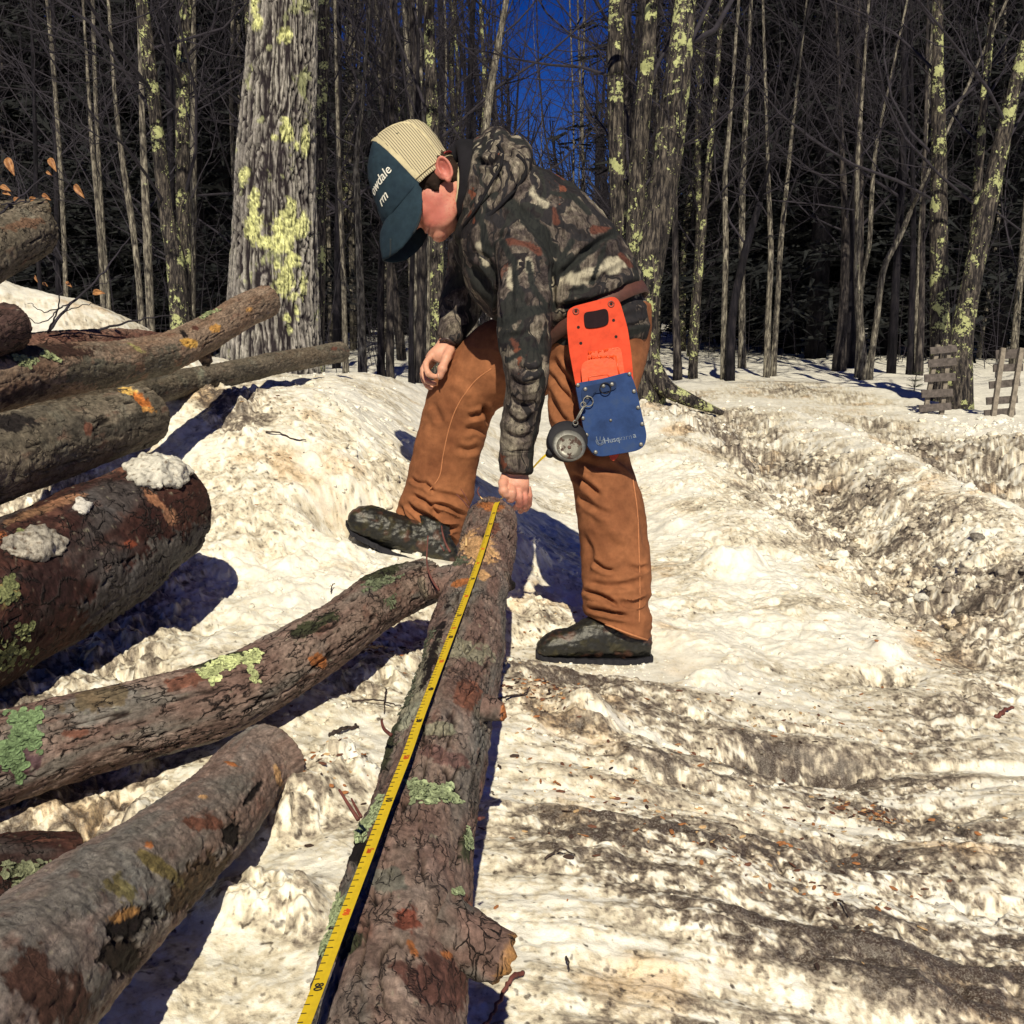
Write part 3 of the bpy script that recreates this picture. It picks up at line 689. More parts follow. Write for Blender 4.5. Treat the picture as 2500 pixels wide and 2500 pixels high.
# grey log above it
make_log('grey-barked log with a splintered orange bruise at its sawn tip', [(345, 1018, 2.60, .070), (310, 1026, 2.54, .0725), (180, 1062, 2.38, .078), (0, 1118, 2.18, .084), (-200, 1180, 2.0, .09)], 420, 150, GREY, 81,
    patches=[(305, 948, 30, 10, .35, (.75, .48, .14), -.002), (350, 980, 26, 12, .8, (.62, .20, .05), -.003), (360, 1000, 20, 8, .2, (.7, .35, .10), 0), (30, 1030, 50, 20, 0, (.02, .016, .016), 0), (215, 1045, 10, 16, 0, RED, 0), (200, 960, 120, 12, -.2, (.09, .07, .05), 0)],
    cracks=1.0, crackscale=.9, crk=.55)
# long pole rising over the pile
make_log('long curved grey-brown log rising over the pile towards the big maple', [(648, 736, 3.55, .050), (610, 752, 3.45, .049), (520, 805, 3.22, .049), (430, 852, 3.05, .051), (310, 884, 2.86, .055), (176, 900, 2.66, .060), (0, 930, 2.42, .066), (-200, 980, 2.2, .07)], 620, 130, WARM if True else GREY, 103,
    patches=[(525, 800, 13, 10, -.4, (.62, .33, .10), 0), (462, 838, 16, 12, .2, (.70, .40, .10), -.001), (450, 815, 14, 6, .5, BLACK, -.001), (478, 800, 10, 5, .4, (.10, .04, .03), 0), (607, 757, 10, 6, -.5, (.6, .33, .12), 0), (140, 850, 90, 20, .2, (.05, .025, .02), -.002), (60, 865, 60, 16, -.2, (.045, .035, .025), .002),
             (330, 848, 24, 5, .5, (.32, .28, .12), 0), (250, 910, 100, 36, 0, (.15, .13, .10), 0), (400, 890, 60, 30, -.4, (.16, .14, .11), 0), (60, 960, 60, 18, -.3, (.10, .06, .05), 0), (500, 755, 50, 7, -.5, (.05, .04, .03), .002)],
    cracks=.7, lump=.07, smooth_bark=.2, crk=.35, knots=[(492, 855, 3.2, (.5, -.9, .3), .045, .016, BLACK)])
lichen(bpy.data.objects['log.005'], [(60, 880, 0, 26, 12, .2, 120), (120, 870, 0, 26, 8, .3, 90), (510, 766, 0, 26, 6, -.4, 70)], 14, (.26, .30, .16), size=.0055)
make_log('thin straight grey log, farthest one, its tip lying out on the snow bank', [(832, 860, 4.75, .042), (760, 872, 4.5, .041), (660, 890, 4.15, .041), (520, 920, 3.72, .042), (390, 948, 3.35, .044), (240, 985, 3.0, .048), (60, 1010, 2.8, .05)], 420, 96, GREY, 121,
    patches=[(740, 866, 60, 20, 0, (.19, .15, .11), 0), (815, 852, 7, 5, 0, RED, 0), (490, 925, 8, 22, 0, PALE, 0)], cracks=.6, lump=.06, smooth_bark=.3, crk=.4)
make_log('reddish peeled log lying behind the long curved one', [(395, 850, 3.9, .050), (330, 848, 3.6, .056), (200, 856, 3.3, .060), (40, 876, 3.05, .066), (-120, 894, 2.9, .068)], 300, 90,
    dict(a=(0.18, 0.085, 0.065), b=(0.22, 0.13, 0.10), c=(0.13, 0.075, 0.06), crack=(0.03, 0.01, 0.01)), 141, cracks=1.0)
make_log('round dark log end poking in at the left edge above the pile', [(22, 800, 2.42, .052), (-20, 808, 2.36, .053), (-160, 840, 2.2, .056)], 120, 120, dict(a=(0.085, 0.05, 0.045), b=(0.10, 0.06, 0.055), c=(0.06, 0.035, 0.03), crack=(0.02, 0.012, 0.01)), 151, cracks=.3, lump=.03)
make_log('raised brown log jutting in at the left edge, under a thinner one', [(78, 562, 2.7, .062), (30, 590, 2.6, .063), (-60, 640, 2.45, .064), (-260, 760, 2.2, .07)], 240, 110, GREY, 161, patches=[(60, 548, 50, 12, -.2, (.20, .12, .08), 0)], cracks=1.0)
make_log('thinner log topmost on the pile, among dry leaves', [(108, 508, 2.95, .026), (50, 516, 2.9, .028), (-40, 530, 2.8, .03), (-200, 600, 2.6, .032)], 200, 80, GREY, 171, cracks=1.0)
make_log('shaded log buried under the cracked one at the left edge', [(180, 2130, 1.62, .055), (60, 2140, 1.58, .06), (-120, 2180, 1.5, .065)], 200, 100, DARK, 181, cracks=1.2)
lichen(bpy.data.objects['log.011'], [(60, 2130, 0, 50, 30, 0, 160)], 15, (.20, .22, .14), size=.005)
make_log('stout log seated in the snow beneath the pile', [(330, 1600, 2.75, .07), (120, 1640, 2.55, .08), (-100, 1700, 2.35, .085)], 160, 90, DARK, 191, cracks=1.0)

make_log('dark log added to fill the shaded gap between the cracked log and the smooth one', [(330, 1985, 1.95, .060), (160, 2010, 1.85, .065), (-120, 2070, 1.7, .07)], 160, 90, DARK, 205, cracks=1.0)  # this log and the next are added to darken gaps in the pile
make_log('dark log added to fill the shade deep under the smooth purple-brown one at the bottom left', [(250, 2330, 1.62, .06), (60, 2400, 1.5, .065), (-160, 2500, 1.35, .07)], 160, 90, DARK, 215, cracks=1.0)
# twigs and splinters still on the measured log
TWB = m_plain('red_twig_bark', (.12, .035, .028), .7, nscale=60, vary=.4); SPL = m_plain('fresh_splinter', (.62, .42, .20), .8, nscale=90)
for pl, d, r, m_ in (([(1146, 1240), (1130, 1222), (1114, 1206)], 2.62, .0020, TWB), ([(1146, 1230), (1136, 1212), (1125, 1193)], 2.64, .0013, TWB), ([(1187, 1229), (1178, 1219), (1171, 1211)], 2.60, .0024, SPL), ([(1171, 1211), (1166, 1200), (1170, 1189)], 2.61, .0018, TWB),
                     ([(1099, 1348), (1086, 1322), (1080, 1300), (1078, 1284)], 2.22, .0026, TWB), ([(1072, 1442), (1052, 1410), (1042, 1370), (1045, 1308)], 2.02, .0022, TWB), ([(1084, 1345), (1075, 1330)], 2.22, .0016, TWB), ([(1138, 1333), (1138, 1313)], 2.22, .0024, SPL),
                     ([(955, 1795), (938, 1780), (932, 1762), (933, 1756)], 1.33, .0024, TWB), ([(875, 2002), (848, 1960), (828, 1928)], 1.12, .0022, TWB), ([(882, 1995), (868, 1970), (858, 1950)], 1.12, .0018, TWB), ([(1170, 1999), (1182, 1996)], 1.16, .0022, TWB)):
    pts = np.array([P(u, v, d + .012 * k) for k, (u, v) in enumerate(pl)])
    MB().add(*tube(crom(pts, 14), np.linspace(r, r * .55, 14), 8)).build('twig' if m_ is TWB else 'splinter', m_, measured)
# ------------------------------------------------------------------ soft-body helpers
def loft(st, n=40, sub=6, power=2.0):
    """closed body through silhouette stations (uL, vL, uR, vR, d, depth_half)"""
    rows = []
    for (a, b, c, d_, dep, dh) in st:
        l = _oldP(a, b, dep); r = _oldP(c, d_, dep); rows.append(np.concatenate([(l + r) / 2, (r - l) / 2, [dh]]))
    rows = np.array(rows); k = (len(rows) - 1) * sub + 1
    c7 = crom(rows, k) if len(rows) > 2 else crom(rows, k)
    a = np.arange(n) * 2 * math.pi / n
    ca = np.sign(np.cos(a)) * np.abs(np.cos(a)) ** (2 / power); sa = np.sign(np.sin(a)) * np.abs(np.sin(a)) ** (2 / power)
    v = c7[:, None, :3] + c7[:, None, 3:6] * ca[None, :, None] + FW[None, None, :] * (c7[:, None, 6:7] * sa[None, :, None])
    v = v.reshape(-1, 3)
    i = np.arange(k - 1)[:, None] * n; j = np.arange(n)[None, :]; j2 = (j + 1) % n
    q = np.stack([i + j, i + j2, i + n + j2, i + n + j], -1).reshape(-1, 4)
    v = np.vstack([v, c7[0, :3], c7[-1, :3]]); b = len(v) - 2; jj = np.arange(n)
    tr = np.vstack([np.stack([np.full(n, b), (jj + 1) % n, jj], -1), np.stack([np.full(n, b + 1), (k - 1) * n + jj, (k - 1) * n + (jj + 1) % n], -1)])
    return v, q, tr

def blob(c, r, R=None, n=3):
    v, f = ICO[n]; v = v * np.asarray(r, float)
    if R is not None: v = v @ np.asarray(R).T
    return v + np.asarray(c), None, f

def union(parts, vox, smooth=4, lam=0.5):
    """voxel union of closed pieces, smoothed; returns vertices, faces, normals"""
    mb = MB()
    for p in parts: mb.add(*p)
    o = mb.build('union_tmp', None, None)
    m = o.modifiers.new('r', 'REMESH'); m.mode = 'VOXEL'; m.voxel_size = vox
    dg = bpy.context.evaluated_depsgraph_get(); dg.update()
    e = o.evaluated_get(dg); me = e.to_mesh()
    v = np.zeros(len(me.vertices) * 3, np.float32); me.vertices.foreach_get('co', v); v = v.reshape(-1, 3).astype(float)
    f = np.zeros(len(me.loops), np.int32); me.loops.foreach_get('vertex_index', f); f = f.reshape(-1, 4)
    ed = np.zeros(len(me.edges) * 2, np.int32); me.edges.foreach_get('vertices', ed); ed = ed.reshape(-1, 2)
    e.to_mesh_clear(); d = o.data; bpy.data.objects.remove(o); bpy.data.meshes.remove(d)
    cnt = np.bincount(ed.ravel(), minlength=len(v)).astype(float)[:, None]
    for it in range(smooth):
        s = np.stack([np.bincount(ed[:, 0], v[ed[:, 1], k], len(v)) + np.bincount(ed[:, 1], v[ed[:, 0], k], len(v)) for k in range(3)], -1)
        v = v + (s / cnt - v) * lam
    return v, f, vnorm(v, f)

def vnorm(v, f):
    a = v[f[:, 2]] - v[f[:, 0]]; b = v[f[:, 3]] - v[f[:, 1]]; n = np.cross(a, b)
    o = np.stack([sum(np.bincount(f[:, c], n[:, k], len(v)) for c in range(4)) for k in range(3)], -1)
    return o / np.maximum(np.linalg.norm(o, axis=1)[:, None], 1e-12)

def press(v, n, strokes):
    """folds: each stroke (photo-pixel polyline, width px, metres) sinks or raises the camera side along it"""
    u, w_, d = proj(v); fac = sstep(0.0, 0.35, ((CAM - v) / np.linalg.norm(CAM - v, axis=1)[:, None] * n).sum(1))
    off = np.zeros(len(v))
    for (pl, wd, am) in strokes:
        pl = crom(np.array([list(x) + [0] for x in pl], float), 14)[:, :2] if len(pl) > 1 else np.array(pl, float)
        lo = pl.min(0) - wd * 3; hi = pl.max(0) + wd * 3
        m = (u > lo[0]) & (u < hi[0]) & (w_ > lo[1]) & (w_ < hi[1])
        if not m.any(): continue
        q = np.stack([u[m], w_[m]], -1); best = np.full(len(q), 1e9); bt = np.zeros(len(q))
        for i in range(len(pl) - 1):
            a, b = pl[i], pl[i + 1]; ab = b - a; t = np.clip(((q - a) @ ab) / max(ab @ ab, 1e-9), 0, 1)
            ds = np.linalg.norm(q - (a + t[:, None] * ab), axis=1); mm = ds < best
            best[mm] = ds[mm]; bt[mm] = (i + t[mm]) / (len(pl) - 1)
        env = sstep(-0.02, 0.25, bt) * sstep(1.02, 0.75, bt)
        x = best / wd
        off[m] += am * env * (np.exp(-x * x) - 0.45 * np.exp(-((x - 1.8) / 0.8) ** 2))
    return v + n * (off * fac)[:, None]

# ------------------------------------------------------------------ cloth and skin materials
def m_camo():
    def bld(N, L, b):
        v = coords(N, L)
        wn = noise(N, L, v, 4.5, 4, 0.6)
        wv = N('VectorMath', operation='MULTIPLY_ADD'); L(wn.outputs[1], wv.inputs[0]); wv.inputs[1].default_value = (0.22, 0.22, 0.22); L(v, wv.inputs[2])
        V = wv.outputs[0]
        n1 = noise(N, L, V, 8.5, 9, 0.72)
        base = ramp(N, [(0.33, (0.010, 0.009, 0.013)), (0.43, (0.040, 0.032, 0.034)), (0.50, (0.095, 0.078, 0.072)), (0.58, (0.20, 0.175, 0.145)), (0.67, (0.42, 0.385, 0.30))])
        L(n1.outputs[0], base.inputs[0])
        st = coords(N, L, (1, 1, 0.14)); n2 = noise(N, L, st, 110, 6, 0.75, 0.6)
        r2 = ramp(N, [(0.38, 0.25), (0.60, 1.25)]); L(n2.outputs[0], r2.inputs[0])
        c = mix(N, L, 0.9, base.outputs[0], r2.outputs[0], 'MULTIPLY')
        for (sc, wd, seed, colr, colr2, rot) in ((4.2, 0.055, 0, (0.008, 0.010, 0.014), (0.024, 0.022, 0.026), .5), (3.1, 0.060, 5, (0.009, 0.010, 0.012), (0.026, 0.027, 0.027), -.9), (8.5, 0.030, 9, (0.007, 0.006, 0.010), (0.02, .018, .02), 1.2)):
            mp = N('Mapping'); L(V, mp.inputs[0]); mp.inputs['Rotation'].default_value = (0.2, rot, 0.4 * seed); mp.inputs['Scale'].default_value = (1, 1, 0.28); mp.inputs['Location'].default_value = (seed, 0, seed)
            vo = N('TexVoronoi'); vo.feature = 'DISTANCE_TO_EDGE'; vo.inputs['Scale'].default_value = sc * 2; L(mp.outputs[0], vo.inputs['Vector'])
            gt = noise(N, L, V, 5 + seed, 3, .5); ad = N('Math', operation='MULTIPLY_ADD'); L(gt.outputs[0], ad.inputs[0]); ad.inputs[1].default_value = -.22; ad.inputs[2].default_value = .11 + wd
            df = N('Math', operation='SUBTRACT'); L(ad.outputs[0], df.inputs[0]); L(vo.outputs[0], df.inputs[1])
            rr = ramp(N, [(0.0, 0.0), (0.012, 1.0)]); L(df.outputs[0], rr.inputs[0])
            lc = mix(N, L, r2.outputs[0], colr, colr2)
            c = mix(N, L, rr.outputs[0], c, lc)
        mp = N('Mapping'); L(V, mp.inputs[0]); mp.inputs['Scale'].default_value = (1, 1, 0.5); mp.inputs['Rotation'].default_value = (0, 0.8, 0)
        jn = noise(N, L, v, 60, 4, .6); jv = N('VectorMath', operation='MULTIPLY_ADD'); L(jn.outputs[1], jv.inputs[0]); jv.inputs[1].default_value = (.05, .05, .05); L(mp.outputs[0], jv.inputs[2])
        vo = N('TexVoronoi'); vo.inputs['Scale'].default_value = 19; L(jv.outputs[0], vo.inputs['Vector'])
        rr = ramp(N, [(0.26, 1.0), (0.31, 0.0)]); L(vo.outputs['Distance'], rr.inputs[0])
        sp = N('SeparateColor'); L(vo.outputs['Color'], sp.inputs[0])
        r3 = ramp(N, [(0.80, 0.0), (0.82, 1.0)]); L(sp.outputs[0], r3.inputs[0])
        m_ = N('Math', operation='MULTIPLY'); L(rr.outputs[0], m_.inputs[0]); L(r3.outputs[0], m_.inputs[1])
        leaf = mix(N, L, r2.outputs[0], (0.022, 0.010, 0.010), (0.15, 0.055, 0.036))
        c = mix(N, L, m_.outputs[0], c, leaf)
        pa_ = N('Attribute'); pa_.attribute_name = 'Col'; sq = N('SeparateColor'); L(pa_.outputs[0], sq.inputs[0])
        c = mix(N, L, sq.outputs[2], c, mix(N, L, r2.outputs[0], (.13, .115, .10), (.40, .37, .29)))
        c = mix(N, L, sq.outputs[1], c, mix(N, L, r2.outputs[0], (.022, .010, .010), (.105, .042, .032)))
        c = mix(N, L, sq.outputs[0], c, mix(N, L, r2.outputs[0], (.007, .008, .011), (.022, .024, .024)))
        L(c, b.inputs['Base Color']); b.inputs['Roughness'].default_value = 0.9; b.inputs['Specular IOR Level'].default_value = 0.15
        n4 = noise(N, L, v, 500, 2, 0.5); n5 = noise(N, L, v, 35, 4, 0.6)
        p = bump(N, L, b, n4.outputs[0], 0.25, 0.0006)
        bump(N, L, b, n5.outputs[0], 0.35, 0.006, p)
    return mat('woodland_camouflage_cloth', bld)

def m_cloth(name, c1, c2, weave=700, bst=0.3, rough=0.9, blot=9):
    def bld(N, L, b):
        v = coords(N, L)
        a = noise(N, L, v, blot, 6, 0.65); w1 = noise(N, L, v, weave, 2, 0.5); a3 = noise(N, L, v, 45, 5, 0.65)
        r = ramp(N, [(0.3, c1), (0.7, c2)]); L(a.outputs[0], r.inputs[0])
        r2 = ramp(N, [(0.3, 0.78), (0.7, 1.15)]); L(a3.outputs[0], r2.inputs[0])
        c = mix(N, L, 1.0, r.outputs[0], r2.outputs[0], 'MULTIPLY')
        L(c, b.inputs['Base Color']); b.inputs['Roughness'].default_value = rough; b.inputs['Specular IOR Level'].default_value = 0.2
        p = bump(N, L, b, w1.outputs[0], bst, 0.0006)
        bump(N, L, b, a3.outputs[0], bst, 0.003, p)
    return mat(name, bld)

M_CAMO = m_camo()
M_DUCK = m_cloth('brown_duck_canvas', (0.165, 0.060, 0.028), (0.32, 0.130, 0.060), 650, 0.3)
M_DUCKSEAM = m_plain('canvas_seam', (0.42, 0.17, 0.075), 0.9, nscale=300)
M_TEAL = m_cloth('dark_teal_cotton', (0.012, 0.025, 0.042), (0.020, 0.040, 0.058), 800, 0.25, blot=25)
M_BLACK = m_cloth('black_fleece', (0.006, 0.006, 0.008), (0.014, 0.013, 0.018), 500, 0.5)
M_CREAM = m_cloth('cream_cotton_trim', (0.46, 0.40, 0.26), (0.56, 0.50, 0.33), 600, 0.3)
M_THREAD = m_plain('white_thread', (0.75, 0.74, 0.68), 0.8, nscale=900, bstr=0.6)
M_LEATHER = m_plain('brown_leather', (0.085, 0.032, 0.025), 0.65, nscale=80)
M_DKLEATHER = m_plain('dark_leather', (0.014, 0.006, 0.009), 0.8, nscale=80, spec=.15)
M_STEEL = m_plain('worn_steel', (0.20, 0.20, 0.19), 0.5, 0.6, 150, 0.3, 0.3)
M_DARKPL = m_plain('black_plastic', (0.012, 0.012, 0.018), 0.7, spec=.25)
def _mesh_cap(N, L, b):
    v = coords(N, L, kind='UV')
    sx = N('SeparateXYZ'); L(v, sx.inputs[0])
    ml = N('Math', operation='MULTIPLY'); L(sx.outputs[0], ml.inputs[0]); ml.inputs[1].default_value = 330.0
    sn = N('Math', operation='SINE'); L(ml.outputs[0], sn.inputs[0])
    ml2 = N('Math', operation='MULTIPLY'); L(sx.outputs[1], ml2.inputs[0]); ml2.inputs[1].default_value = 420.0
    sn2 = N('Math', operation='SINE'); L(ml2.outputs[0], sn2.inputs[0])
    r = ramp(N, [(0.30, 0.0), (0.75, 1.0)]); L(sn.outputs[0], r.inputs[0])
    r2 = ramp(N, [(0.0, 0.75), (0.6, 1.0)]); L(sn2.outputs[0], r2.inputs[0])
    k = N('Math', operation='MULTIPLY'); L(r.outputs[0], k.inputs[0]); L(r2.outputs[0], k.inputs[1])
    c = mix(N, L, k.outputs[0], (0.50, 0.44, 0.29), (0.055, 0.045, 0.040))
    L(c, b.inputs['Base Color']); b.inputs['Roughness'].default_value = 0.85
    bump(N, L, b, sn.outputs[0], 0.4, 0.0008)
M_CAPMESH = mat('cream_cap_mesh', _mesh_cap)
def _skin(N, L, b):
    v = coords(N, L); at = N('Attribute'); at.attribute_name = 'Col'
    a = noise(N, L, v, 60, 5, 0.6); r = ramp(N, [(0.3, 0.88), (0.7, 1.08)]); L(a.outputs[0], r.inputs[0])
    c = mix(N, L, 1.0, at.outputs[0], r.outputs[0], 'MULTIPLY'); L(c, b.inputs['Base Color'])
    b.inputs['Roughness'].default_value = 0.5; b.inputs['Specular IOR Level'].default_value = 0.35
    b.inputs['Subsurface Weight'].default_value = 0.15; b.inputs['Subsurface Radius'].default_value = (0.01, 0.004, 0.002); b.inputs['Subsurface Scale'].default_value = 0.4
    n = noise(N, L, v, 400, 3, 0.6); bump(N, L, b, n.outputs[0], 0.12, 0.0008)
M_SKIN = mat('skin', _skin)
M_HAIR = m_cloth('dark_brown_hair', (0.012, 0.007, 0.006), (0.03, 0.017, 0.012), 600, 0.8)
M_BOOT = m_col('muddy_boot_rubber', 90, 0.6, 0.002, 0.46, (0.6, 1.3), spec=0.5)

def back(st, dd):
    return [tuple(x[:2]) + (x[2] + dd,) if len(x) == 3 else tuple(x[:4]) + (x[4] + dd, x[5]) for x in st]
# ------------------------------------------------------------------ the boy
FA = .10
ROOT = thing('person', 'boy in a camouflage jacket, brown work trousers and trucker cap bending over the log', 'person', (0.15, 2.85, 0.0))

# head frame: x forward, y to his left (towards the camera), z up
hf = RT * -0.72 + UP * -0.69; hf /= np.linalg.norm(hf)
hu = RT * -0.66 + UP * 0.75; hu -= hf * (hu @ hf); hu /= np.linalg.norm(hu)
hs = np.cross(hu, hf); 
if hs @ FW > 0: hs = -hs
HC = _oldP(1047, 449, 2.82)
HM = np.stack([hf, hs, hu], 1)
def H(p): return HC + np.atleast_2d(p) @ HM.T
def hb(c, r, rot=None, n=3):
    v, _, f = blob((0, 0, 0), r, rot, n); return (H(v + np.asarray(c)), None, f)
def htube(pts, r, n=14, flat=1.0):
    v, q, t = tube(pts, r, n, True, flat); return H(v), q, t
def rotm(ax, deg): return np.array(Matrix.Rotation(math.radians(deg), 3, ax))
head = [hb((.004, 0, .028), (.082, .074, .085), n=4), hb((.020, 0, -.035), (.070, .066, .078)), hb((.038, 0, -.070), (.050, .052, .058)),
        hb((.062, 0, -.106), (.028, .030, .022)), hb((.040, 0, -.095), (.046, .040, .026)), hb((.045, .022, -.075), (.040, .030, .040)), hb((.045, -.022, -.075), (.040, .030, .040)), hb((.082, 0, -.030), (.018, .014, .034)), hb((.101, 0, -.050), (.014, .012, .012)), hb((.093, .009, -.054), (.010, .008, .007)), hb((.093, -.009, -.054), (.010, .008, .007)),
        hb((.079, 0, -.080), (.013, .024, .0065)), hb((.078, 0, -.092), (.013, .022, .0065)), hb((.055, 0, -.085), (.026, .034, .022)), hb((.048, .036, -.045), (.034, .024, .034)), hb((.048, -.036, -.045), (.034, .024, .034)),
        hb((.020, .034, -.080), (.050, .022, .034), rotm('Y', 30)), hb((.020, -.034, -.080), (.050, .022, .034), rotm('Y', 30)), hb((.078, 0, .008), (.018, .050, .014))]
for sg in (1, -1):
    a = np.linspace(-0.2, 1.75 * math.pi, 22)
    ear = np.stack([-.042 + .0145 * np.cos(a) - .006 * np.sin(a), sg * (.078 + .008 * np.sin(a * .5 + .3)), -.020 + .026 * np.sin(a)], -1)
    head.append(htube(ear, .0040, 10)); head.append(hb((-.034, sg * .074, -.020), (.013, .008, .026))); head.append(hb((-.043, sg * .0785, -.017), (.0165, .0045, .027))); head.append(hb((-.030, sg * .078, -.044), (.009, .006, .009)))
    head.append(hb((-.030, sg * .072, -.018), (.016, .009, .024)))
neck = [loft([(1060, 500, 1108, 402, 2.82, .050), (1095, 520, 1130, 410, 2.83, .055), (1130, 540, 1180, 420, 2.85, .065)], 30, 4)]
inner = [loft([(1130, 540, 1180, 420, 2.85, .08), (1160, 640, 1290, 450, 2.85, .15), (1200, 690, 1390, 490, 2.86, .16), (1250, 730, 1470, 570, 2.87, .15), (1300, 780, 1530, 670, 2.88, .14), (1345, 830, 1560, 750, 2.88, .145), (1360, 870, 1560, 810, 2.88, .14)], 30, 4),
         loft([(1230, 550, 1320, 550, 2.76, .05), (1235, 650, 1325, 650, 2.68, .045), (1240, 760, 1325, 760, 2.63, .043), (1245, 900, 1315, 900, 2.61, .040), (1235, 1040, 1295, 1040, 2.635, .034), (1230, 1140, 1284, 1140, 2.655, .025), (1228, 1165, 1288, 1165, 2.66, .022)], 24, 4),
         loft(back([(1120, 590, 1180, 620, 2.98, .045), (1105, 680, 1170, 690, 3.02, .04), (1082, 760, 1140, 775, 2.99, .035), (1076, 820, 1106, 838, 2.95, .024), (1072, 834, 1110, 848, 2.94, .020)], FA), 24, 4),
         loft([(1270, 800, 1400, 910, 2.99, .06), (1150, 890, 1215, 965, 3.09, .045), (1080, 1030, 1140, 1035, 3.13, .04), (1045, 1150, 1115, 1160, 3.15, .04), (1030, 1250, 1080, 1280, 3.17, .035), (1010, 1310, 1070, 1350, 3.19, .035)], 24, 4),
         loft([(1360, 800, 1560, 790, 2.86, .09), (1370, 930, 1530, 930, 2.83, .08), (1385, 1100, 1510, 1100, 2.80, .065), (1430, 1240, 1550, 1230, 2.79, .055), (1450, 1400, 1550, 1390, 2.78, .045), (1460, 1520, 1550, 1530, 2.77, .04)], 24, 4)]
def finger(ch, r0, r1):
    pts = np.array([_oldP(*c) for c in ch]); k = 16; c = crom(pts, k); r = np.linspace(r0, r1, k); r[-1] *= 0.75
    v, q, t = tube(c, r, 14); e = blob(c[-2], (r1, r1, r1), None, 2)
    jn = [blob(p, (r0 * 1.07,) * 3, None, 2) for p in pts[1:-1]]
    return [(v, q, t), e] + jn
near_hand = [loft([(1228, 1150, 1288, 1150, 2.66, .020), (1226, 1165, 1292, 1168, 2.655, .019), (1232, 1182, 1293, 1186, 2.65, .017), (1242, 1194, 1290, 1200, 2.655, .014)], 24, 4)]
near_hand += finger([(1236, 1158, 2.655), (1228, 1180, 2.632), (1229, 1198, 2.615), (1237, 1213, 2.62)], .0118, .0090)
near_hand += finger([(1246, 1182, 2.648), (1251, 1203, 2.622), (1248, 1218, 2.630), (1241, 1220, 2.648)], .0100, .0080)
near_hand += finger([(1262, 1186, 2.652), (1267, 1212, 2.636), (1267, 1232, 2.652), (1256, 1241, 2.68)], .0096, .0076)
near_hand += finger([(1276, 1188, 2.660), (1281, 1215, 2.652), (1280, 1237, 2.672), (1268, 1250, 2.70)], .0092, .0074)
near_hand += finger([(1288, 1188, 2.672), (1292, 1210, 2.674), (1291, 1231, 2.694), (1281, 1247, 2.72)], .0084, .0068)
far_hand = [loft(back([(1076, 822, 1110, 845, 2.94, .018), (1062, 842, 1112, 860, 2.93, .019), (1046, 858, 1104, 878, 2.925, .017), (1037, 872, 1085, 892, 2.93, .014)], FA), 24, 4)]
far_hand += finger(back([(1100, 850, 2.92), (1090, 874, 2.90), (1080, 900, 2.885), (1073, 924, 2.89)], FA), .0135, .0100)
far_hand += finger(back([(1054, 868, 2.92), (1040, 888, 2.90), (1046, 912, 2.885), (1064, 921, 2.89)], FA), .0092, .0076)
far_hand += finger(back([(1052, 872, 2.942), (1033, 902, 2.94), (1042, 930, 2.925), (1066, 938, 2.92)], FA), .0088, .0072)
far_hand += finger(back([(1056, 876, 2.962), (1032, 912, 2.97), (1044, 942, 2.958), (1070, 950, 2.95)], FA), .0084, .0070)
far_hand += finger(back([(1062, 880, 2.98), (1036, 918, 2.995), (1050, 948, 2.99), (1076, 955, 2.98)], FA), .0078, .0065)
v, f, n = union(head + neck + inner + near_hand + far_hand, .0022, 5, 0.5)
# face shaping in the head's own frame
def smooth_mask(v, f, m, it):
    ed = np.unique(np.sort(np.concatenate([f[:, [0, 1]], f[:, [1, 2]], f[:, [2, 3]], f[:, [3, 0]]]), axis=1), axis=0)
    ed = ed[(m[ed[:, 0]] > 0) | (m[ed[:, 1]] > 0)]; cnt = np.maximum(np.bincount(ed.ravel(), minlength=len(v)), 1).astype(float)[:, None]
    for _ in range(it):
        s_ = np.stack([np.bincount(ed[:, 0], v[ed[:, 1], k], len(v)) + np.bincount(ed[:, 1], v[ed[:, 0], k], len(v)) for k in range(3)], -1)
        v = v + (s_ / cnt - v) * (.6 * m)[:, None]
    return v
loc = (v - HC) @ HM
fm = sstep(-.028, -.005, loc[:, 0]) * sstep(.17, .14, np.linalg.norm(loc, axis=1)) * (1 - .85 * np.exp(-(((loc[:, 0] - .09) / .022) ** 2 + (loc[:, 1] / .03) ** 2 + ((loc[:, 2] + .086) / .012) ** 2)))
v = smooth_mask(v, f, fm, 26); n = vnorm(v, f); loc = (v - HC) @ HM
for sg in (1, -1):
    g = np.exp(-(((loc[:, 0] - .088) / .022) ** 2 + ((loc[:, 1] - sg * .031) / .017) ** 2 + ((loc[:, 2] + .018) / .012) ** 2))
    v = v - n * (.008 * g)[:, None]
g = np.exp(-(((loc[:, 0] - .085) / .03) ** 2 + (loc[:, 1] / .034) ** 2 + ((loc[:, 2] + .086) / .0026) ** 2)); v = v - n * (.0045 * g)[:, None]; mouth = g
g = np.exp(-(((loc[:, 0] - .08) / .03) ** 2 + (loc[:, 1] / .04) ** 2 + ((loc[:, 2] + .099) / .006) ** 2)); v = v - n * (.0030 * g)[:, None]
for sg in (1, -1):
    g = np.exp(-(((loc[:, 0] + .040) / .0085) ** 2 + ((loc[:, 1] - sg * .084) / .012) ** 2 + ((loc[:, 2] + .014) / .015) ** 2)); v = v - np.outer(g * .0085 * sg, hs); earc = g if sg == 1 else earc + g
n = vnorm(v, f)
sk = np.array([0.60, 0.315, 0.225]); rd = np.array([0.50, 0.155, 0.125])
hd = sstep(.26, .14, np.linalg.norm(v - HC, axis=1))
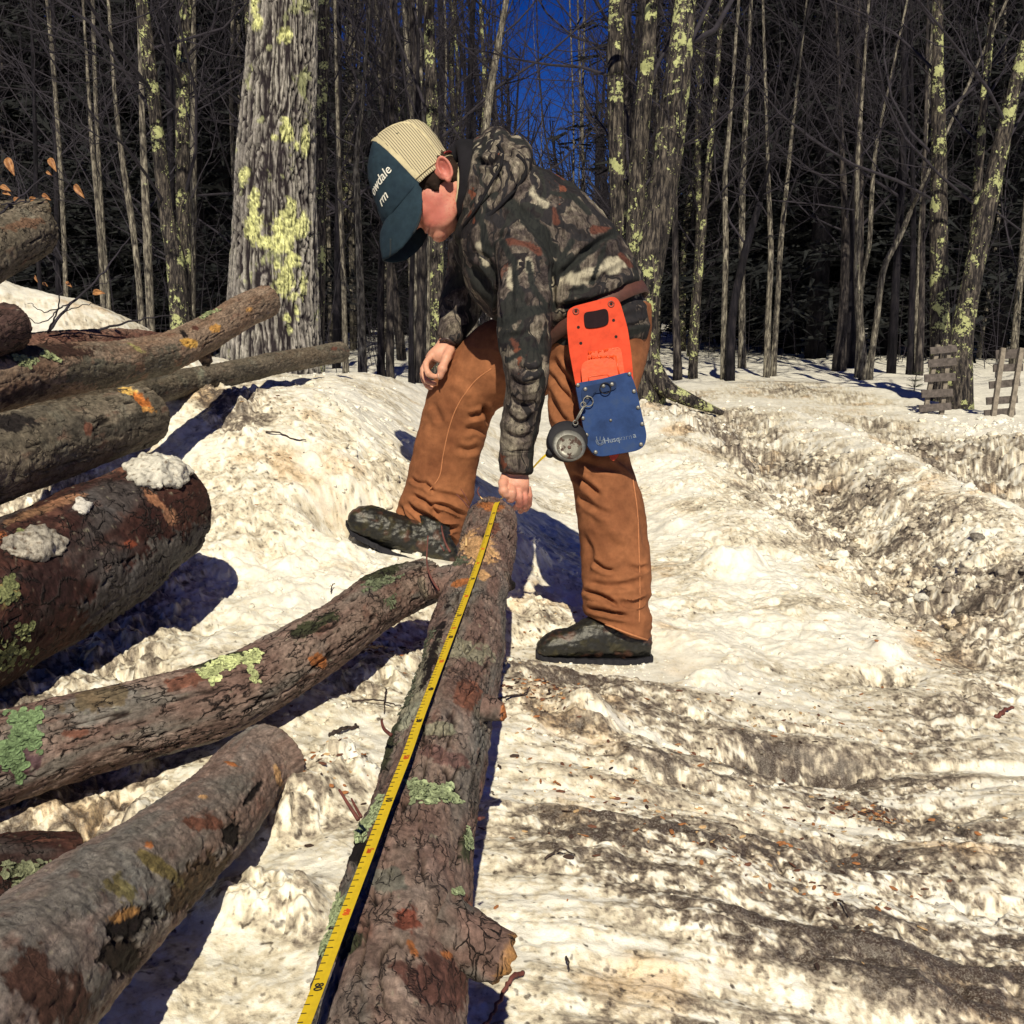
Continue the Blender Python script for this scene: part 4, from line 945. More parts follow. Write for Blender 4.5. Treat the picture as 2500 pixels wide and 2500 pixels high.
red = np.clip(hd * (np.exp(-(((loc[:, 0] - .045) / .05) ** 2 + ((np.abs(loc[:, 1]) - .05) / .04) ** 2 + ((loc[:, 2] + .06) / .045) ** 2)) * 1.1 + .25)
              + np.exp(-(((loc[:, 0] + .04) / .03) ** 2 + ((np.abs(loc[:, 1]) - .085) / .02) ** 2 + ((loc[:, 2] + .018) / .04) ** 2)) * 0.8, 0, 1)
tip = np.exp(-((np.linalg.norm(v - _oldP(1262, 1225, 2.66), axis=1) / .045) ** 2)) * .8
frk = sstep(.25, .6, fbm(v * 170, 2, 15)) * hd * .45
red = np.clip(red + tip + .22 * fbm(v * 40, 4, 5) + frk, 0, 1)[:, None]
lips = (np.exp(-(((loc[:, 0] - .092) / .016) ** 2 + (loc[:, 1] / .024) ** 2 + ((loc[:, 2] + .086) / .009) ** 2)) * .7)[:, None]
sc_ = sk * (1 - red) + rd * red; mo = np.clip(mouth * .8 + earc * .55, 0, 1)[:, None]; sc_ = sc_ * (1 - mo) + np.array([.22, .055, .05]) * mo; sc_ = sc_ * (1 - lips) + np.array([.33, .10, .09]) * lips  # the ear hollow's shadow is painted in as darker red skin
mesh('body', v, f, M_SKIN, ROOT, col=sc_)
for sg in (1, -1):
    e = hb((.076, sg * .031, -.019), (.0115, .0115, .0115), n=2); MB().add(*e).build('eye', m_plain('eye_white', (.6, .58, .55), .2) if sg == 1 else bpy.data.materials['eye_white'], ROOT)
# thumb nail
for (a_, b_) in (((1070, 912, 2.974), (1073, 926, 2.978)),):
    c = _oldP(*a_); e = _oldP(*b_); vq, qq, tt = tube([c, (c + e) / 2 - FW * .0006, e], [.0045, .0055, .004], 10, flat=.3, ref=tuple(RT))
    MB().add(vq, qq, tt).build('thumb_nail', m_plain('nail', (.62, .40, .32), .3), ROOT)
# hair: short and dark under the cap, down to the nape and sideburn
hv, hf_, hn = union([hb((-.004, 0, .012), (.0845, .0800, .065), n=4), hb((-.048, 0, -.026), (.038, .058, .044)), hb((-.004, .066, -.006), (.022, .014, .032)), hb((-.004, -.066, -.006), (.022, .014, .032)), hb((.004, .067, -.028), (.010, .010, .018)), hb((.004, -.067, -.028), (.010, .010, .018))], .004, 3)
hv = hv + hn * (0.0025 * fbm(hv * 160, 2, 3))[:, None]
mesh('hair', hv, hf_, M_HAIR, ROOT)

# cap
capz = np.array([-.006, .010, .030, .046, .070, .095, .113, .130, .143, .155, .163, .168])
capf = np.array([.148, .148, .141, .132, .122, .109, .098, .083, .068, .048, .030, .010])
capb = np.array([-.082, -.083, -.086, -.089, -.094, -.096, -.0955, -.089, -.076, -.052, -.028, .002])
def cap_pt(phi, z, out=0.0):
    xf = np.interp(z, capz, capf); xb = np.interp(z, capz, capb)
    w_ = .0905 * np.clip(1 - (np.clip(z, 0, None) / .1715) ** 2.6, 0.0, 1) ** .5
    c = .028 + (np.minimum(.0, 0) + 0 * z); rx = np.where(np.cos(phi) > 0, xf - c, c - xb)
    p = np.stack([c + rx * np.cos(phi), w_ * np.sin(phi) * 1.0, z + 0 * phi], -1)
    if out:
        ctr = np.stack([c, 0 * z, .05 + 0 * z], -1) if False else np.array([.028, 0, .05])
        d = p - ctr; p = p + d / np.linalg.norm(d, axis=-1)[..., None] * out
    return p
CAP = bpy.data.objects.new('cap', None); link(CAP, ROOT); CAP['_o'] = ROOT['_o']
def cap_panel(name, p0, p1, m, npx=60, nz=40, z0=-.006, z1=.168, out=0.0, uv=False):
    ph = np.linspace(p0, p1, npx); tz = np.linspace(0, 1, nz); zz = z0 + (z1 - z0) * np.sin(tz * math.pi / 2)
    Ph, Zz = np.meshgrid(ph, zz); pts = cap_pt(Ph.ravel(), Zz.ravel(), out)
    pts += .0008 * fbm(pts * 55, 2, 4)[:, None]
    i = np.arange(nz - 1)[:, None] * npx; j = np.arange(npx - 1)[None, :]
    q = np.stack([i + j, i + j + 1, i + npx + j + 1, i + npx + j], -1).reshape(-1, 4)
    ob = mesh(name, H(pts), q, m, CAP)
    s_ = ob.modifiers.new('thick', 'SOLIDIFY'); s_.thickness = .0018; s_.offset = 0
    if uv:
        ul = ob.data.uv_layers.new(name='UVMap'); idx = q.ravel()
        arc = np.stack([(Ph.ravel() * 0.10), Zz.ravel()], -1)
        # threads run with the side seam, so measure along x/z of the panel
        uvv = np.stack([pts[:, 0] * 3.2 + pts[:, 2] * 0.35, pts[:, 2] * 3.0], -1)
        ul.data.foreach_set('uv', uvv[idx].astype(np.float32).ravel())
    return ob
hp = math.pi / 2
cap_panel('front_panel', -hp, hp, M_TEAL, 90, 50)
cap_panel('mesh_panel', hp, hp + math.radians(48), M_CAPMESH, 50, 50, uv=True)
cap_panel('mesh_panel', hp + math.radians(48), 2 * math.pi - hp - math.radians(48), M_CAPMESH, 60, 50, uv=True)
cap_panel('mesh_panel', 2 * math.pi - hp - math.radians(48), 2 * math.pi - hp, M_CAPMESH, 50, 50, uv=True)
mb = MB()
for ph, wd in ((hp + .045, .0065), (hp + math.radians(48), .0045), (2 * math.pi - hp - .045, .0065), (2 * math.pi - hp - math.radians(48), .0045)):
    zz = .168 * np.sin(np.linspace(.0, 1, 30) * hp); mb.add(H(0 * 0 + tube(cap_pt(np.full(30, ph), zz, .0004), wd, 12, True, .22, ref=(0, 1, 0))[0]), *tube(cap_pt(np.full(30, ph), zz, .0004), wd, 12)[1:])
for zc in (.006,):
    a = np.linspace(hp, 2 * math.pi - hp, 60); vv_, qq_, tt_ = tube(cap_pt(a, np.full(60, zc), .0004), .0062, 12, True, .25, ref=(0, 0, 1)); mb.add(H(vv_), qq_, tt_)
mb.build('trim_band', M_CREAM, CAP)
bv = hb((.008, 0, .1685), (.0085, .0085, .004), n=2); MB().add(*bv).build('button', M_TEAL, CAP)
mb = MB()
for ph, zc in ((hp - .55, .125), (hp + .42, .125)):
    c = cap_pt(np.array([ph]), np.array([zc]), .001)[0]; a = np.linspace(0, 2 * math.pi, 16); t1 = np.array([0, 0, 1.0]); nn = c - np.array([.028, 0, .05]); nn /= np.linalg.norm(nn); t2 = np.cross(nn, t1); t2 /= np.linalg.norm(t2); t1 = np.cross(t2, nn)
    vv_, qq_, tt_ = tube(c + .0028 * (np.cos(a)[:, None] * t1 + np.sin(a)[:, None] * t2), .0008, 6); mb.add(H(vv_), qq_, tt_)
mb.build('eyelet', M_TEAL, CAP)
# brim, strongly bent down at the sides
ba = np.array([-1, -.8, -.6, -.4, -.2, 0, .2, .4, .6, .8, 1.0])
bo = np.array([(.034, .0925, -.020), (.062, .1000, -.052), (.105, .0900, -.078), (.160, .0640, -.083), (.198, .0310, -.070), (.212, 0, -.058)])
bi = np.array([(.030, .0905, -.008), (.062, .0850, -.006), (.095, .0715, -.004), (.125, .0500, -.001), (.143, .0250, .002), (.149, 0, .004)])
bo = np.vstack([bo * [1, -1, 1], bo[-2::-1]]); bi = np.vstack([bi * [1, -1, 1], bi[-2::-1]])
O = crom(bo, 61); I = crom(bi, 61)
rows = [I + (O - I) * t + np.array([0, 0, .012]) * math.sin(t * math.pi) for t in np.linspace(0, 1, 18)]
bvv = np.concatenate(rows)
# frayed bite out of the peak's edge
i = np.arange(17)[:, None] * 61; j = np.arange(60)[None, :]
q = np.stack([i + j, i + j + 1, i + 61 + j + 1, i + 61 + j], -1).reshape(-1, 4)
edge = rows[-1]; 
bvv[-61:] += (edge - rows[-2]) / np.linalg.norm(edge - rows[-2], axis=1)[:, None] * (.0022 * pn(edge * 130, 3))[:, None]
br = mesh('brim', H(bvv), q, M_TEAL, CAP); s_ = br.modifiers.new('thick', 'SOLIDIFY'); s_.thickness = .0032; s_.offset = 0
mb = MB(); k = 34
slit = np.array([rows[int(r)][c_] for r, c_ in ((12, 38), (14, 37), (16, 36), (17, 35))]); vv_, qq_, tt_ = tube(crom(slit, 12) + [0, 0.002, .0012], .0024, 8); mb.add(H(vv_), qq_, tt_)
fr = rows[-1][46:54] + [0, .001, 0]; vv_, qq_, tt_ = tube(fr, .0026, 8); mb.add(H(vv_), qq_, tt_)
mb.build('frayed_edge', m_plain('worn_teal', (.012, .02, .028), .9), CAP)
# white machine-embroidered words
def text_pts(body, size, ext=0.0012, bold=0.0, shear=0.0):
    cu = bpy.data.curves.new('txt', 'FONT'); cu.body = body; cu.size = size; cu.extrude = ext; cu.offset = bold; cu.shear = shear; cu.resolution_u = 4
    o = bpy.data.objects.new('txt', cu); SC.collection.objects.link(o)
    dg = bpy.context.evaluated_depsgraph_get(); dg.update(); e = o.evaluated_get(dg); me = e.to_mesh()
    import bmesh
    bm = bmesh.new(); bm.from_mesh(me); bmesh.ops.triangulate(bm, faces=bm.faces)
    bmesh.ops.subdivide_edges(bm, edges=[x for x in bm.edges if x.calc_length() > size * .25], cuts=2); bmesh.ops.triangulate(bm, faces=bm.faces)
    vt = np.array([x.co[:] for x in bm.verts]); ft = [[q_.index for q_ in x.verts] for x in bm.faces]; bm.free()
    e.to_mesh_clear(); bpy.data.objects.remove(o); bpy.data.curves.remove(cu)
    return vt, np.array(ft)
mb = MB()
phi_t = np.linspace(0, hp * 1.1, 200)
def on_cap(vt, s_end, zb, slope=0.0):
    cs = cap_pt(phi_t, np.full(200, zb)); arc = np.concatenate([[0], np.cumsum(np.linalg.norm(np.diff(cs, axis=0), axis=1))])
    s = vt[:, 0] - vt[:, 0].max() + s_end
    ph = np.interp(s, arc, phi_t); z = zb + vt[:, 1] + slope * (s_end - s)
    p = cap_pt(ph, z, 0.0); nn = p - np.array([.028, 0, .05]); nn /= np.linalg.norm(nn, axis=1)[:, None]
    return p + nn * (.0016 + vt[:, 2:3] * .8)
def serif(vt, ft, s): return vt, ft
cs = cap_pt(phi_t, np.full(200, .066)); arc = np.concatenate([[0], np.cumsum(np.linalg.norm(np.diff(cs, axis=0), axis=1))])
s1 = float(np.interp(-.052, -cs[:, 0], arc)); vt, ft = text_pts('owdale', .0315, .0006, .0001)
mb.add(H(on_cap(vt, s1, .062)), None, ft)
cs = cap_pt(phi_t, np.full(200, .036)); arc = np.concatenate([[0], np.cumsum(np.linalg.norm(np.diff(cs, axis=0), axis=1))])
s2 = float(np.interp(-.098, -cs[:, 0], arc)); vt, ft = text_pts('rm', .0315, .0006, .0001)
mb.add(H(on_cap(vt, s2, .027)), None, ft)
mb.build('embroidered_lettering', M_THREAD, CAP, smooth=False)
# snap strap at the back
a = np.linspace(math.pi - .55, math.pi + .55, 24); vv_, qq_, tt_ = tube(cap_pt(a, np.full(24, .016), .002), .0085, 10, True, .2); MB().add(H(vv_), qq_, tt_).build('back_strap', m_plain('red_strap', (.30, .03, .03), .5), CAP)

# jacket
torso = loft([(1128, 540, 1168, 385, 2.85, .085), (1121, 620, 1262, 402, 2.85, .150), (1135, 690, 1335, 428, 2.855, .185), (1175, 752, 1420, 475, 2.86, .192), (1235, 792, 1500, 560, 2.865, .185), (1288, 815, 1551, 648, 2.87, .182), (1312, 826, 1568, 690, 2.87, .180),
              (1330, 838, 1562, 712, 2.875, .158), (1340, 856, 1580, 760, 2.88, .168), (1342, 876, 1588, 805, 2.88, .165), (1345, 888, 1580, 838, 2.88, .155)], 48, 6, 2.3)
nsl = loft([(1190, 520, 1335, 500, 2.78, .075), (1203, 570, 1348, 560, 2.725, .078), (1212, 660, 1351, 650, 2.67, .076), (1212, 750, 1350, 748, 2.625, .072), (1216, 820, 1345, 850, 2.61, .070), (1228, 900, 1340, 915, 2.60, .064), (1230, 965, 1332, 970, 2.61, .060), (1220, 1040, 1317, 1040, 2.625, .055),
            (1217, 1085, 1306, 1090, 2.635, .050), (1216, 1110, 1304, 1112, 2.64, .045), (1217, 1153, 1298, 1156, 2.655, .041)], 36, 5)
fsl = loft(back([(1100, 585, 1195, 610, 2.97, .08), (1088, 660, 1195, 690, 3.0, .075), (1076, 720, 1190, 738, 3.0, .066), (1068, 770, 1160, 792, 2.98, .055), (1068, 812, 1130, 836, 2.955, .045), (1072, 822, 1116, 848, 2.95, .036)], FA), 32, 5)
v, f, n = union([torso, nsl, fsl, blob(_oldP(1275, 545, 2.77), (.095, .075, .085)), blob(_oldP(1170, 600, 3.0), (.07, .08, .08))], .0045, 5)
strk = [([(1343, 700), (1390, 650), (1450, 600), (1520, 560)], 9, -.012), ([(1350, 640), (1348, 700), (1350, 760)], 7, -.014), ([(1240, 470), (1290, 540), (1340, 600), (1350, 650)], 9, -.007), ([(1190, 590), (1250, 575), (1330, 610)], 7, -.007),
        ([(1222, 830), (1280, 815), (1345, 800)], 8, -.006), ([(1240, 920), (1280, 940), (1325, 930)], 8, -.009), ([(1235, 965), (1270, 990), (1318, 985)], 8, -.010), ([(1228, 1010), (1265, 1035), (1310, 1020)], 7, -.008), ([(1225, 1050), (1262, 1070), (1305, 1062)], 6, -.006),
        ([(1250, 890), (1300, 905), (1335, 890)], 6, -.006), ([(1350, 735), (1420, 725), (1480, 700), (1545, 668)], 10, .010), ([(1352, 752), (1410, 742), (1470, 728), (1550, 690)], 6, -.015), ([(1400, 690), (1460, 680), (1540, 640)], 8, -.007),
        ([(1135, 640), (1180, 690), (1205, 740)], 10, -.010), ([(1150, 610), (1190, 640), (1212, 700)], 9, -.008), ([(1290, 430), (1350, 480), (1400, 540)], 14, -.006), ([(1215, 640), (1214, 720), (1216, 800)], 6, -.010), ([(1380, 470), (1450, 540), (1500, 600)], 16, -.007),
        ([(1280, 600), (1290, 680), (1270, 760)], 10, -.005), ([(1240, 640), (1250, 720), (1245, 790)], 8, -.005), ([(1217, 1098), (1260, 1104), (1304, 1100)], 3.5, -.004), ([(1360, 790), (1450, 790), (1580, 760)], 9, -.006), ([(1520, 800), (1560, 790), (1588, 780)], 5, -.005)]
v = press(v, n, strk); n = vnorm(v, f)
q = v @ np.stack([RT, UP, FW], 1)
wr = fbm(np.stack([q[:, 0] * 9, q[:, 1] * 14, q[:, 2] * 9], -1), 3, 5); rg = ridge(np.stack([q[:, 0] * 7 + q[:, 1] * 6, q[:, 1] * 12 - q[:, 0] * 6, q[:, 2] * 6], -1), 2, 9) - 1.0
v = v + n * (.0045 * wr + .0035 * rg)[:, None]
pm = np.zeros(len(v)); lf_ = np.zeros(len(v)); pl_ = np.zeros(len(v)); uu, vv2, _d = proj(v); en = fbm(v * 22, 4, 61); vis = (n @ FW) < .2
def seg_d(pl):
    pl = np.array(pl, float); best = np.full(len(v), 1e9); q_ = np.stack([uu, vv2], -1)
    for a_, b_ in zip(pl[:-1], pl[1:]):
        ab = b_ - a_; t_ = np.clip(((q_ - a_) @ ab) / (ab @ ab), 0, 1); best = np.minimum(best, np.linalg.norm(q_ - (a_ + t_[:, None] * ab), axis=1))
    return best
for pl, wd in (([(1205, 470), (1262, 512), (1318, 566), (1345, 612)], 17), ([(1530, 548), (1470, 585), (1410, 632), (1358, 668)], 13), ([(1218, 785), (1280, 765), (1345, 748)], 13), ([(1395, 590), (1372, 630), (1355, 660)], 9), ([(1225, 590), (1255, 640), (1262, 720)], 9),
               ([(1150, 480), (1180, 560), (1190, 620)], 10), ([(1480, 590), (1462, 640), (1445, 690)], 6), ([(1290, 640), (1300, 700), (1330, 740)], 7), ([(1345, 470), (1400, 480), (1440, 520)], 7), ([(1240, 880), (1290, 850), (1335, 860)], 7), ([(1360, 840), (1470, 830), (1575, 800)], 12)):
    pm = np.maximum(pm, sstep(1.15, .85, seg_d(pl) / wd + .45 * en) * vis)
for pl, wd in (([(1240, 590), (1285, 596), (1315, 612)], 9), ([(1352, 510), (1358, 540)], 6), ([(1450, 560), (1505, 566)], 10), ([(1250, 830), (1260, 846)], 6), ([(1515, 620), (1540, 650)], 7)):
    lf_ = np.maximum(lf_, sstep(1.15, .8, seg_d(pl) / wd + .7 * en) * vis)
for pl, wd in (([(1400, 680), (1520, 640)], 16), ([(1172, 600), (1185, 640)], 9), ([(1245, 655), (1250, 700)], 9), ([(1300, 470), (1330, 500)], 12), ([(1290, 630), (1292, 660)], 8)):
    pl_ = np.maximum(pl_, sstep(1.2, .7, seg_d(pl) / wd + .8 * en) * vis)
JK = mesh('jacket', v, f, M_CAMO, ROOT, col=np.stack([pm, lf_, pl_], -1))
# hood bunched round the neck
def loop(top, bot, hd, th, push=0.0, n=40, sq=1.0):
    c0 = (_oldP(*top) + _oldP(*bot)) / 2; a_ = (_oldP(*top) - _oldP(*bot)) / 2
    t = np.linspace(0, 2 * math.pi, n + 1); fwd = RT * push
    pts = c0 + np.cos(t)[:, None] * a_ + np.sin(t)[:, None] * (-FW) * hd + (np.abs(np.sin(t)) ** 1.5)[:, None] * fwd
    r = th * (0.8 + .35 * np.clip(np.cos(t), -.3, 1))
    return tube(pts, r, 16)
v, f, n = union([loop((1174, 366, 2.86), (1130, 562, 2.83), .110, .026, .02), loop((1205, 358, 2.86), (1134, 582, 2.83), .132, .036, .035), loop((1258, 382, 2.86), (1156, 615, 2.83), .150, .036, .035), blob(_oldP(1225, 370, 2.86), (.058, .10, .030)), blob(_oldP(1262, 405, 2.82), (.050, .08, .034)), blob(_oldP(1275, 430, 2.76), (.035, .05, .035))], .0042, 2)
v = press(v, n, [([(1150, 390), (1200, 400), (1225, 380)], 7, -.012), ([(1140, 560), (1180, 510), (1215, 460), (1222, 405)], 7, -.016), ([(1150, 600), (1210, 540), (1262, 470), (1275, 410)], 8, -.014), ([(1185, 365), (1230, 365), (1262, 395)], 7, -.008), ([(1130, 530), (1155, 480), (1165, 420)], 7, -.010), ([(1215, 480), (1240, 440), (1245, 400)], 6, -.008)])
q = v @ np.stack([RT, UP, FW], 1); v = v + n * (.004 * fbm(q * [12, 9, 12], 3, 6))[:, None]
mesh('hood', v, f, M_CAMO, JK, col=np.zeros((len(v), 3))).parent = JK
bpy.data.objects['hood'].location = (0, 0, 0)
v, f, n = union([loop((1128, 362, 2.85), (1118, 535, 2.83), .082, .018, .015), loop((1145, 362, 2.86), (1124, 540, 2.83), .095, .016, .015), blob(_oldP(1122, 385, 2.86), (.035, .06, .03)), blob(_oldP(1140, 375, 2.84), (.03, .07, .028))], .0045, 3)
mesh('collar', v, f, M_BLACK, ROOT)
v, f, n = union([loop((1121, 410, 2.84), (1112, 520, 2.82), .064, .010, .010)], .0035, 2); mesh('shirt_collar', v, f, M_CREAM, ROOT)

# trousers
seat = loft([(1332, 800, 1590, 745, 2.885, .155), (1330, 850, 1590, 800, 2.88, .160), (1330, 905, 1580, 860, 2.88, .150), (1345, 940, 1560, 905, 2.88, .11)], 40, 5)
fleg = loft(back([(1250, 760, 1420, 930, 2.98, .10), (1165, 800, 1300, 982, 3.0, .095), (1105, 862, 1240, 988, 3.02, .09), (1050, 948, 1208, 1004, 3.04, .088), (1029, 1024, 1196, 1036, 3.06, .085), (1011, 1090, 1181, 1090, 3.08, .083), (993, 1160, 1161, 1170, 3.10, .082), (975, 1215, 1148, 1240, 3.11, .080),
            (969, 1258, 1128, 1304, 3.12, .076), (985, 1305, 1108, 1346, 3.13, .066), (1028, 1338, 1098, 1360, 3.13, .050)], .05), 40, 6)
nleg = loft([(1330, 800, 1590, 780, 2.87, .12), (1340, 870, 1582, 850, 2.85, .115), (1335, 940, 1562, 935, 2.83, .108), (1347, 1050, 1532, 1050, 2.80, .095), (1384, 1149, 1543, 1140, 2.79, .09), (1404, 1240, 1571, 1222, 2.78, .086), (1416, 1343, 1583, 1310, 2.78, .084),
            (1419, 1430, 1591, 1405, 2.78, .082), (1422, 1478, 1592, 1490, 2.77, .080), (1424, 1503, 1588, 1566, 2.77, .074)], 40, 6)
v, f, n = union([seat, fleg, nleg], .0042, 5)
strk = [([(1388, 1153), (1425, 1175), (1470, 1218)], 7, -.011), ([(1400, 1200), (1450, 1240), (1500, 1262)], 8, -.007), ([(1421, 1440), (1470, 1455), (1520, 1492)], 6, -.012), ([(1426, 1484), (1480, 1492), (1540, 1510)], 6, -.012), ([(1425, 1420), (1500, 1432), (1585, 1415)], 8, -.007),
        ([(1442, 1366), (1475, 1388), (1505, 1392)], 6, -.010), ([(1500, 1466), (1545, 1478), (1590, 1462)], 6, -.008), ([(1420, 1300), (1440, 1350), (1430, 1400)], 8, -.006), ([(1530, 1380), (1560, 1390), (1590, 1382)], 6, -.006), ([(1560, 1240), (1575, 1290), (1580, 1340)], 8, -.006),
        ([(1343, 870), (1370, 910), (1400, 950)], 9, -.012), ([(1340, 905), (1368, 945), (1400, 990)], 8, -.010), ([(1345, 960), (1365, 1010), (1390, 1040)], 8, -.009), ([(1395, 1120), (1450, 1135), (1520, 1150)], 9, -.008), ([(1450, 1230), (1500, 1300), (1540, 1330)], 14, .005),
        ([(1036, 1228), (1085, 1236), (1140, 1260)], 5, -.012), ([(1012, 1238), (1044, 1262), (1080, 1288), (1128, 1290)], 5.5, -.017), ([(990, 1225), (1030, 1262), (1060, 1296)], 5.5, -.015), ([(1005, 1302), (1050, 1306), (1092, 1314), (1118, 1332)], 5.5, -.015), ([(1000, 1208), (1040, 1226), (1074, 1262)], 5.5, -.013),
        ([(980, 1250), (1010, 1290), (1050, 1330)], 5, -.012), ([(974, 1232), (984, 1262), (990, 1300)], 5, -.010), ([(1020, 1325), (1060, 1338), (1095, 1352)], 5, -.010), ([(1060, 1200), (1110, 1215), (1150, 1225)], 7, -.006),
        ([(1177, 985), (1188, 1010), (1194, 1040)], 7, -.012), ([(1140, 1018), (1170, 1010), (1195, 1000)], 7, -.009), ([(1130, 1050), (1165, 1045), (1190, 1060)], 8, -.007), ([(1035, 1180), (1050, 1190), (1060, 1205)], 6, -.012), ([(1000, 1165), (1020, 1178), (1046, 1180)], 5, -.008),
        ([(1050, 980), (1070, 1010), (1080, 1040)], 9, -.006), ([(1100, 930), (1130, 950), (1150, 975)], 12, .005), ([(1110, 1090), (1140, 1100), (1175, 1090)], 8, -.006), ([(1500, 1120), (1530, 1130), (1560, 1160)], 8, -.008)]
v = press(v, n, strk); n = vnorm(v, f)
q = v @ np.stack([RT, UP, FW], 1); u_, v_, d_ = proj(v)
low = np.clip(sstep(1180, 1300, v_) * (u_ < 1180) + sstep(1380, 1480, v_) * (u_ > 1300), 0, 1)
fo = ridge(np.stack([q[:, 0] * 4, q[:, 1] * 20 + q[:, 0] * 5, q[:, 2] * 4], -1), 2, 3) - 1.0
sm = fbm(np.stack([q[:, 0] * 8, q[:, 1] * 7, q[:, 2] * 8], -1), 3, 8)
v = v + n * (.0042 * fo * (.35 + low) + .0055 * sm)[:, None]
TR = mesh('trousers', v, f, M_DUCK, ROOT)
def on_person(ob, pl, r, name, m, parent, n=60, lift=0.0005, flat=.5):
    th_ = ob; key = ob.name
    if key not in _bv:
        me = ob.data; co = np.zeros(len(me.vertices) * 3, np.float32); me.vertices.foreach_get('co', co); co = co.reshape(-1, 3) + np.array(ROOT['_o'])
        _bv[key] = BVHTree.FromPolygons([Vector(map(float, a)) for a in co], [list(p.vertices) for p in me.polygons])
    c = crom(np.array([list(x) + [0] for x in pl], float), n); out = []
    for a in c:
        dr = Vector(_oldP(a[0], a[1], 1.0) - CAM).normalized(); h = _bv[key].ray_cast(Vector(CAM), dr)
        if h[0] is not None: out.append(np.array(h[0]) + np.array(h[1]) * lift * (1 if h[1].dot(dr) < 0 else -1))
    if len(out) < 4: return
    out = np.array(out)
    for _ in range(2): out[1:-1] = (out[:-2] + 2 * out[1:-1] + out[2:]) / 4
    MB().add(*tube(out, r, 8, True, flat, ref=tuple(FW))).build(name, m, parent)
on_person(TR, [(1200, 900), (1160, 930), (1120, 985), (1098, 1040), (1082, 1110), (1072, 1165), (1040, 1205)], .0016, 'seam', M_DUCKSEAM, TR)
on_person(TR, [(1545, 1170), (1556, 1250), (1560, 1350), (1562, 1440), (1560, 1520)], .0014, 'seam', M_DUCKSEAM, TR)
on_person(TR, [(1424, 1500), (1470, 1520), (1530, 1545), (1586, 1564)], .0022, 'hem', M_DUCKSEAM, TR)
on_person(JK, [(1218, 1100), (1260, 1104), (1302, 1102)], .0016, 'cuff_seam', M_CAMO, JK)
for o in list(TR.children) + list(JK.children):
    if o.name.startswith(('seam', 'hem', 'cuff')):   # points are world: shift to the person's frame
        me = o.data; co = np.zeros(len(me.vertices) * 3, np.float32); me.vertices.foreach_get('co', co)
        co = (co.reshape(-1, 3) - np.array(ROOT['_o'])).astype(np.float32); me.vertices.foreach_set('co', co.ravel()); me.update()
me = bpy.data.objects['hood'].data; co = np.zeros(len(me.vertices) * 3, np.float32); me.vertices.foreach_get('co', co)
co = (co.reshape(-1, 3) - np.array(ROOT['_o'])).astype(np.float32); me.vertices.foreach_set('co', co.ravel()); me.update()
for hp_ in ([(1214, 352), (1226, 372), (1224, 398), (1204, 438), (1168, 500), (1132, 552)], [(1262, 378), (1280, 398), (1282, 424), (1256, 462), (1196, 528), (1140, 590)]):
    k0 = set(o.name for o in bpy.data.objects); on_person(bpy.data.objects['hood'], hp_, .0042, 'hood_edge', M_BLACK, JK, lift=.001)
    for o in [x for x in bpy.data.objects if x.name not in k0]:
        me = o.data; co = np.zeros(len(me.vertices) * 3, np.float32); me.vertices.foreach_get('co', co); co = (co.reshape(-1, 3) - np.array(ROOT['_o'])).astype(np.float32); me.vertices.foreach_set('co', co.ravel()); me.update()
# belt
c0 = (_oldP(1322, 846, 2.875) + _oldP(1572, 704, 2.875)) / 2; a_ = (_oldP(1572, 704, 2.875) - _oldP(1322, 846, 2.875)) / 2 * 1.01
ax = np.cross(a_, FW); ax /= np.linalg.norm(ax)
t = np.linspace(0, 2 * math.pi, 73)[:-1]; ring = c0 + np.cos(t)[:, None] * a_ + np.sin(t)[:, None] * (-FW) * .176
nrm_ = ring - c0; nrm_ /= np.linalg.norm(nrm_, axis=1)[:, None]
prof = [(-.002, -.019), (.002, -.019), (.003, 0), (.002, .019), (-.002, .019)]
vv_ = np.concatenate([ring + nrm_ * a + ax * b_ for a, b_ in prof]); k = 72; j = np.arange(k); j2 = (j + 1) % k
q = np.concatenate([np.stack([i_ * k + j, i_ * k + j2, ((i_ + 1) % 5) * k + j2, ((i_ + 1) % 5) * k + j], -1) for i_ in range(5)])
mesh('belt', vv_, q, M_LEATHER, ROOT)
# boots
def boot(st, sh, name, seed):
    v, f, n = union([loft([(a, b, c, d, e, g) for (a, b, c, d, e, g) in st], 32, 6, 2.4), loft(sh, 24, 3)], .0035, 3)
    v = v + n * (.0022 * fbm(v * 60, 3, seed) + .0012 * ridge(v * [30, 30, 90], 2, seed + 3))[:, None]
    k = sstep(.1, .6, fbm(v * 45, 4, seed + 5))[:, None]; k2 = sstep(.25, .7, fbm(v * 30, 3, seed + 9))[:, None]
    c = np.array([.011, .011, .010]) * (1 - k) + np.array([.034, .030, .014]) * k
    c = c * (1 - k2) + np.array([.065, .030, .020]) * k2
    b = mesh(name, v, f, M_BOOT, ROOT, col=c)
    return b
B1 = boot([(1590, 1555, 1584, 1604, 2.77, .030), (1560, 1508, 1556, 1608, 2.77, .042), (1500, 1490, 1500, 1608, 2.77, .046), (1440, 1505, 1446, 1606, 2.76, .044), (1390, 1532, 1396, 1604, 2.76, .048), (1352, 1540, 1352, 1602, 2.755, .046), (1326, 1556, 1324, 1600, 2.75, .038), (1311, 1574, 1311, 1592, 2.75, .022)],
          [(1455, 1440, 1550, 1440, 2.77, .045), (1455, 1500, 1560, 1500, 2.77, .048), (1455, 1560, 1570, 1560, 2.77, .046)], 'boot', 11)
